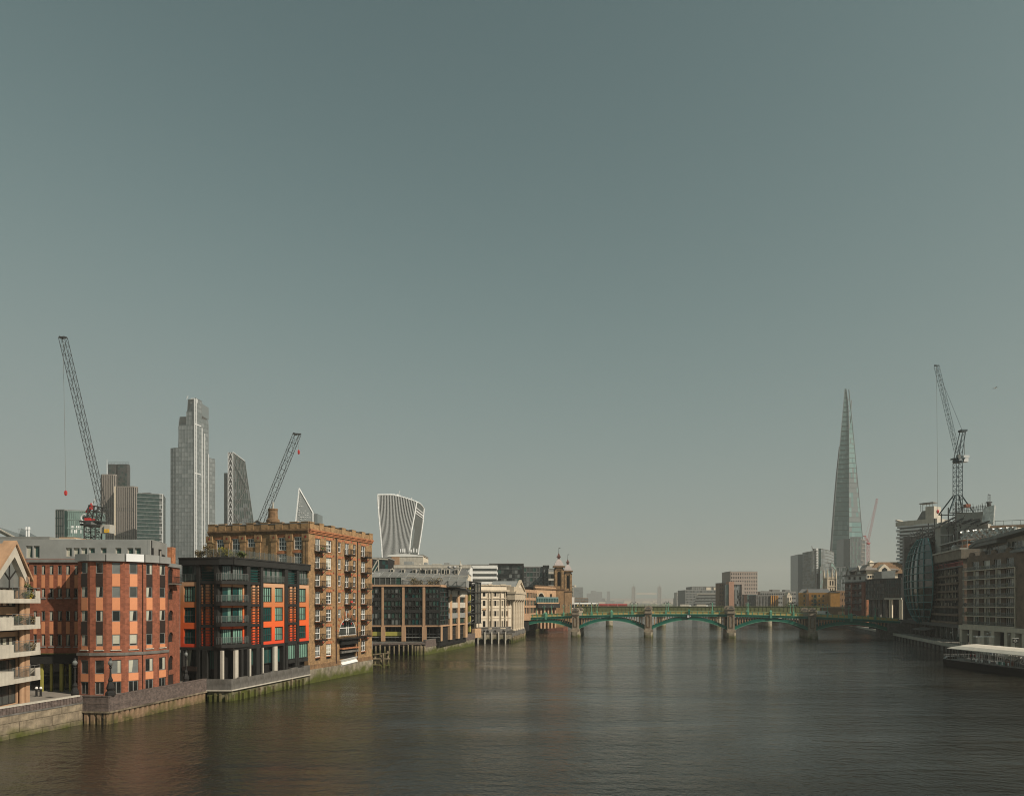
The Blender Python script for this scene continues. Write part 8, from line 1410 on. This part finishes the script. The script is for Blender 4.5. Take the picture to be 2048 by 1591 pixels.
def b_gangway():
    a, b = Vector((108.5, 152, 1.6)), Vector((119, 158, 4.6)); t = thing('gangway', 'white truss gangway leading from the landing stage up to the bank', 'gangway', T(a.x, a.y, a.z)); mb = MB(); n = Vector((-.5, .86, 0)) * .9
    for s in (-1, 1):
        for dz in (0, 1.5): mb.bar(a + n * s + Vector((0, 0, dz)), b + n * s + Vector((0, 0, dz)), .09)
        for k in range(8): p, q = a.lerp(b, k / 8) + n * s, a.lerp(b, (k + 1) / 8) + n * s; mb.bar(p, q + Vector((0, 0, 1.5)), .06).bar(q, q + Vector((0, 0, 1.5)), .06)
    add('truss', mb, 'white', t); add('walk_deck', MB().loft([[p + n, p - n, p - n - Vector((0, 0, .12)), p + n - Vector((0, 0, .12))] for p in (a, b)]), 'grey', t)
    fr = Fr((1985, 168), (2008, 166)); t = thing('arched_gate', 'pale arched metal gate and canopy at the head of the gangway', 'gate', fr.M(fr.W / 2, 0, 2.6)); mb = MB(); r = fr.W / 2
    for q in range(10): a0, a1 = math.pi * q / 10, math.pi * (q + 1) / 10; [mb.bar((r + r * k * math.cos(a0), 0, 4.2 + r * .7 * k * math.sin(a0)), (r + r * k * math.cos(a1), 0, 4.2 + r * .7 * k * math.sin(a1)), .07) for k in (1, .75)]
    add('arch', mb, 'white', t, fr.M()); mb = MB()
    for q in range(9): mb.bar((fr.W * q / 8, 0, 2.6), (fr.W * q / 8, 0, 4.3), .05)
    mb.bar((0, 0, 4.2), (fr.W, 0, 4.2), .06).bar((0, 0, 2.8), (fr.W, 0, 2.8), .06); add('gate_bar', mb, 'white', t, fr.M())
    f = Fr((2025, 162), (2037, 161)); t = thing('pier_sign', 'black square sign with a pale ring emblem at the pier entrance', 'sign', f.M(f.W / 2, 0, 2.6)); z0, z1 = f.z(2030, 1285), f.z(2030, 1276); add('board', MB().box(0, f.W, 0, .12, z0, z1), 'iron', t, f.M()); mb = MB(); c = (z0 + z1) / 2
    for q in range(14): a0, a1 = math.pi * q / 7, math.pi * (q + 1) / 7; mb.bar((f.W / 2 + .3 * math.cos(a0), -.03, c + .3 * math.sin(a0)), (f.W / 2 + .3 * math.cos(a1), -.03, c + .3 * math.sin(a1)), .06, 4)
    mb.box(f.W / 2 - .42, f.W / 2 + .42, -.06, -.02, c - .06, c + .06); add('ring_emblem', mb, 'white', t, f.M()); add('top_band', MB().box(0, f.W, -.02, .13, z1 + .004, z1 + .14), 'white', t, f.M()); add('post', MB().box(f.W * .45, f.W * .55, .02, .1, 2.6, z0), 'iron', t, f.M())
    for px, lb in ((1957, 'flat topped white pier shelter post left of the crowd'), (1979, 'flat topped white pier shelter post beside the crowd')):
        g = pl(px, 178); t = thing('shelter_post', lb, 'post', T(g.x, g.y, 2.6), 'flat topped posts at the pier'); add('post', MB().box(-.35, .35, -.3, .3, 0, 4.0), 'conc', t, T(g.x, g.y, 2.6)); add('top', MB().box(-1.0, 1.0, -.6, .6, 4.0, 4.18), 'white', t, T(g.x, g.y, 2.6))
    for k, px in enumerate((1936, 1975, 1980.5, 2018, 1902)):
        g = pl(px, 186 if px > 1910 else 222); zt = at(px, (1268, 1266, 1264, 1268, 1275)[k], 186).z; t = thing('globe_lamp', ('globe lamp before the left end of the pale colonnade', 'left one of a close pair of globe lamps by the pier shelter', 'right one of a close pair of globe lamps by the pier shelter', 'globe lamp before the right bays of the colonnade', 'small globe lamp on the embankment left of the canopy')[k], 'street lamp', T(g.x, g.y, 2.6), 'globe lamps on the right embankment'); h = max(3.2, zt - 2.6); add('column', MB().lathe([(.14, 0), (.07, .6), (.05, h - .4)], 6), 'iron', t, T(g.x, g.y, 2.6)); add('globe', MB().lathe([(.05, h - .4), (.24, h - .2), (.26, h), (.08, h + .22)], 8), 'conc', t, T(g.x, g.y, 2.6))
b_gangway()
def people():
    sk = bpy.data.meshes.new('person'); J = dict(pel=(0, 0, .95), ch=(0, 0, 1.32), nk=(0, 0, 1.48), hd=(0, -.02, 1.62), ht=(0, 0, 1.74), ls=(-.2, 0, 1.4), le=(-.26, .02, 1.13), lh=(-.24, -.1, .88), rs=(.2, 0, 1.4), re=(.27, .03, 1.14), rh=(.25, -.12, .92), lk=(-.1, -.06, .52), la=(-.1, .02, .08), lf=(-.1, -.14, .04), rk=(.1, .02, .52), ra=(.11, .1, .08), rf=(.11, -.06, .04))
    n = list(J); rad = dict(pel=.16, ch=.17, nk=.06, hd=.1, ht=.07, ls=.08, rs=.08, le=.05, re=.05, lh=.04, rh=.04, lk=.075, rk=.075, la=.05, ra=.05, lf=.05, rf=.05); E = [('pel', 'ch'), ('ch', 'nk'), ('nk', 'hd'), ('hd', 'ht'), ('ch', 'ls'), ('ls', 'le'), ('le', 'lh'), ('ch', 'rs'), ('rs', 're'), ('re', 'rh'), ('pel', 'lk'), ('lk', 'la'), ('la', 'lf'), ('pel', 'rk'), ('rk', 'ra'), ('ra', 'rf')]
    sk.from_pydata([J[k] for k in n], [(n.index(a), n.index(b)) for a, b in E], []); sk.update(); o = bpy.data.objects.new('tmp', sk); C.objects.link(o); md = o.modifiers.new('skin', 'SKIN')
    for k, v in zip(n, sk.skin_vertices[0].data): v.radius = (rad[k], rad[k] * .8); v.use_root = k == 'pel'
    o.modifiers.new('sub', 'SUBSURF').levels = 1; dg = bpy.context.evaluated_depsgraph_get(); base = bpy.data.meshes.new_from_object(o.evaluated_get(dg)); bpy.data.objects.remove(o)
    for nm, c in (('skin', (.45, .28, .2)), ('hair', (.04, .03, .02)), ('cloth_dark', (.03, .03, .035)), ('cloth_red', (.45, .06, .06)), ('cloth_white', (.65, .63, .6)), ('cloth_pink', (.55, .3, .28)), ('cloth_blue', (.06, .09, .16))): M[nm] = mat(nm, c, var=.06)
    tops = ['cloth_dark', 'cloth_red', 'cloth_white', 'cloth_pink', 'cloth_blue']; V = {}
    for tp in tops:
        for lg in ('cloth_dark', 'cloth_blue'):
            me = base.copy(); me.name = 'person'; me.materials.clear()
            for q in ('skin', 'hair', tp, lg): me.materials.append(M[q])
            for p in me.polygons: c = p.center; p.material_index = (1 if c.z > 1.66 or (c.y > .03 and c.z > 1.56) else 0) if c.z > 1.5 else 2 if c.z > .92 and not (abs(c.x) > .2 and c.z < .98) else 0 if abs(c.x) > .2 else 3
            V[tp, lg] = me
    rr = random.Random(77); spots = [(1936, 190), (1940, 192), (1964, 181), (1967, 180), (1982, 172), (1985.5, 173), (1988, 171), (1992, 175), (1996, 174), (2012, 176), (2031, 170), (1979, 176)]; nm = {'cloth_dark': 'dark', 'cloth_red': 'red', 'cloth_white': 'white', 'cloth_pink': 'pink', 'cloth_blue': 'navy'}; cnt = {}
    place_nm = ['by the left colonnade bay', 'second from the left colonnade column', 'before the pier shelter', 'just right of the pier shelter front', 'at the left of the crowd by the arched gate', 'second in the crowd by the arched gate', 'in the middle of the crowd by the arched gate', 'right of centre in the crowd by the arched gate', 'at the right end of the arched gate', 'before the right colonnade bays', 'beside the black ring sign', 'behind the crowd near the lamps pair']
    for (px, Y), pn in zip(spots, place_nm):
        tp, lg = rr.choice(tops), rr.choice(('cloth_dark', 'cloth_blue')); p = pl(px, Y); tag(add('person', V[tp, lg], None, None, T(p.x, p.y, 2.6, rr.uniform(0, 6.3))), 'person in a %s top %s' % (nm[tp], pn), 'person', 'people on the right embankment')
    fr = Fr((1887, 171), (2075, 141))
    for px, pn in ((1917, 'at the left end under the landing stage canopy'), (1926, 'left of the white notice board on the landing stage'), (1934, 'close left of the white notice board')):
        tp = rr.choice(tops[1:]); w = fr.w(fr.u(px), 3.0); tag(add('person', V[tp, 'cloth_dark'], None, None, T(w.x, w.y, 1.65, rr.uniform(0, 6))), 'person in a %s top %s' % (nm[tp], pn), 'person', 'people on the landing stage')
people()
def barge():
    p = pl(1112, 398); t = thing('barge', 'rust red barge moored against the bank under the first green arch', 'barge', T(p.x, p.y, 0)); W0 = T(p.x, p.y, 0, .05)
    add('hull', MB().loft([[(x, -w, z), (x, w, z), (x, w * .8, -.8), (x, -w * .8, -.8)] for x, w, z in ((-6.5, 1.6, 2.4), (-5, 2.6, 1.9), (4, 2.6, 1.9), (6.2, 1.8, 2.6), (6.8, .3, 2.9))]), 'rust', t, W0); add('hold_cover', MB().slab([(-4, 1.9), (4, 1.9), (4, 2.5), (2, 3.0), (-2, 3.0), (-4, 2.5)], -1.8, 1.8), 'stock_red', t, W0); add('wheelhouse', MB().box(-6, -4.2, -1, 1, 2.0, 4.0), 'steel', t, W0)
    p = pl(1090, 405); t = thing('excavator', 'small yellow machine on the bank behind the rust red barge', 'digger', T(p.x, p.y, 4.2)); W0 = T(p.x, p.y, 4.2); add('body', MB().slab([(-1.6, .8), (1.4, .8), (1.4, 1.8), (.3, 2.8), (-1.2, 2.8), (-1.6, 1.8)], -1, 1), 'yellow', t, W0); add('window', MB().box(-1.0, .2, -1.03, -1.0, 1.8, 2.6), 'g_dark', t, W0); add('track', MB().slab([(-1.8, .1), (1.6, .1), (1.8, .45), (1.6, .8), (-1.8, .8), (-2, .45)], -1.2, 1.2), 'iron', t, W0); add('arm', MB().bar((1.2, 0, 1.6), (2.6, 0, 3.6), .18).bar((2.6, 0, 3.6), (3.8, 0, 1.6), .14), 'yellow', t, W0)
    rr = random.Random(5)
    for k, (px, Y, lb, w) in enumerate(((1688, 418, 'white canopy on the bank seen under the last green arch, leftmost', 3.4), (1700, 408, 'grey canopy beside the leftmost white canopy under the last green arch', 4.2), (1722, 392, 'white canopy on the bank under the last green arch, third along', 2.6), (1739, 378, 'pale canopy nearest the dark embankment under the last green arch', 3.0))):
        p = pl(px, Y); t = thing('canopy_tent', lb, 'canopy', T(p.x, p.y, 2.6), 'canopies seen under the last arch'); W0 = T(p.x, p.y, 2.6); add('roof', MB().loft([[(-w / 2, -1.5, 2.2), (w / 2, -1.5, 2.2), (w / 2, 1.5, 2.2), (-w / 2, 1.5, 2.2)], [(-.1, -.1, 3.2), (.1, -.1, 3.2), (.1, .1, 3.2), (-.1, .1, 3.2)]]), ('white', 'zinc', 'white', 'salmon')[k], t, W0)
        for x in (-w / 2 + .1, w / 2 - .1):
            for y in (-1.4, 1.4): add('pole', MB().bar((x, y, 0), (x, y, 2.2), .06), 'grey', t, W0)
        add('counter', MB().box(-w / 2 + .2, w / 2 - .2, -1.3, -.9, 0, 1.1), 'white' if k % 2 else 'tan', t, W0)
barge()
def gull():
    p = at(1990, 776, 120); t = tag(add('gull', MB().lathe([(.01, -.25), (.09, -.1), (.1, .05), (.06, .2), (.01, .3)], 7), 'white', None, Matrix.Translation(p) @ Matrix.Rotation(R(80), 4, 'Y')), 'small gull gliding in the sky right of the tower crane', 'bird')
    for s in (-1, 1): add('wing', MB().loft([[(-.06, s * .08, 0), (.1, s * .08, 0), (.1, s * .08, .02), (-.06, s * .08, .02)], [(-.02, s * .4, .14), (.1, s * .4, .14), (.1, s * .4, .155), (-.02, s * .4, .155)], [(.08, s * .72, .06), (.13, s * .72, .06), (.13, s * .72, .07), (.08, s * .72, .07)]]), 'grey', t, Matrix.Translation(p))
gull()
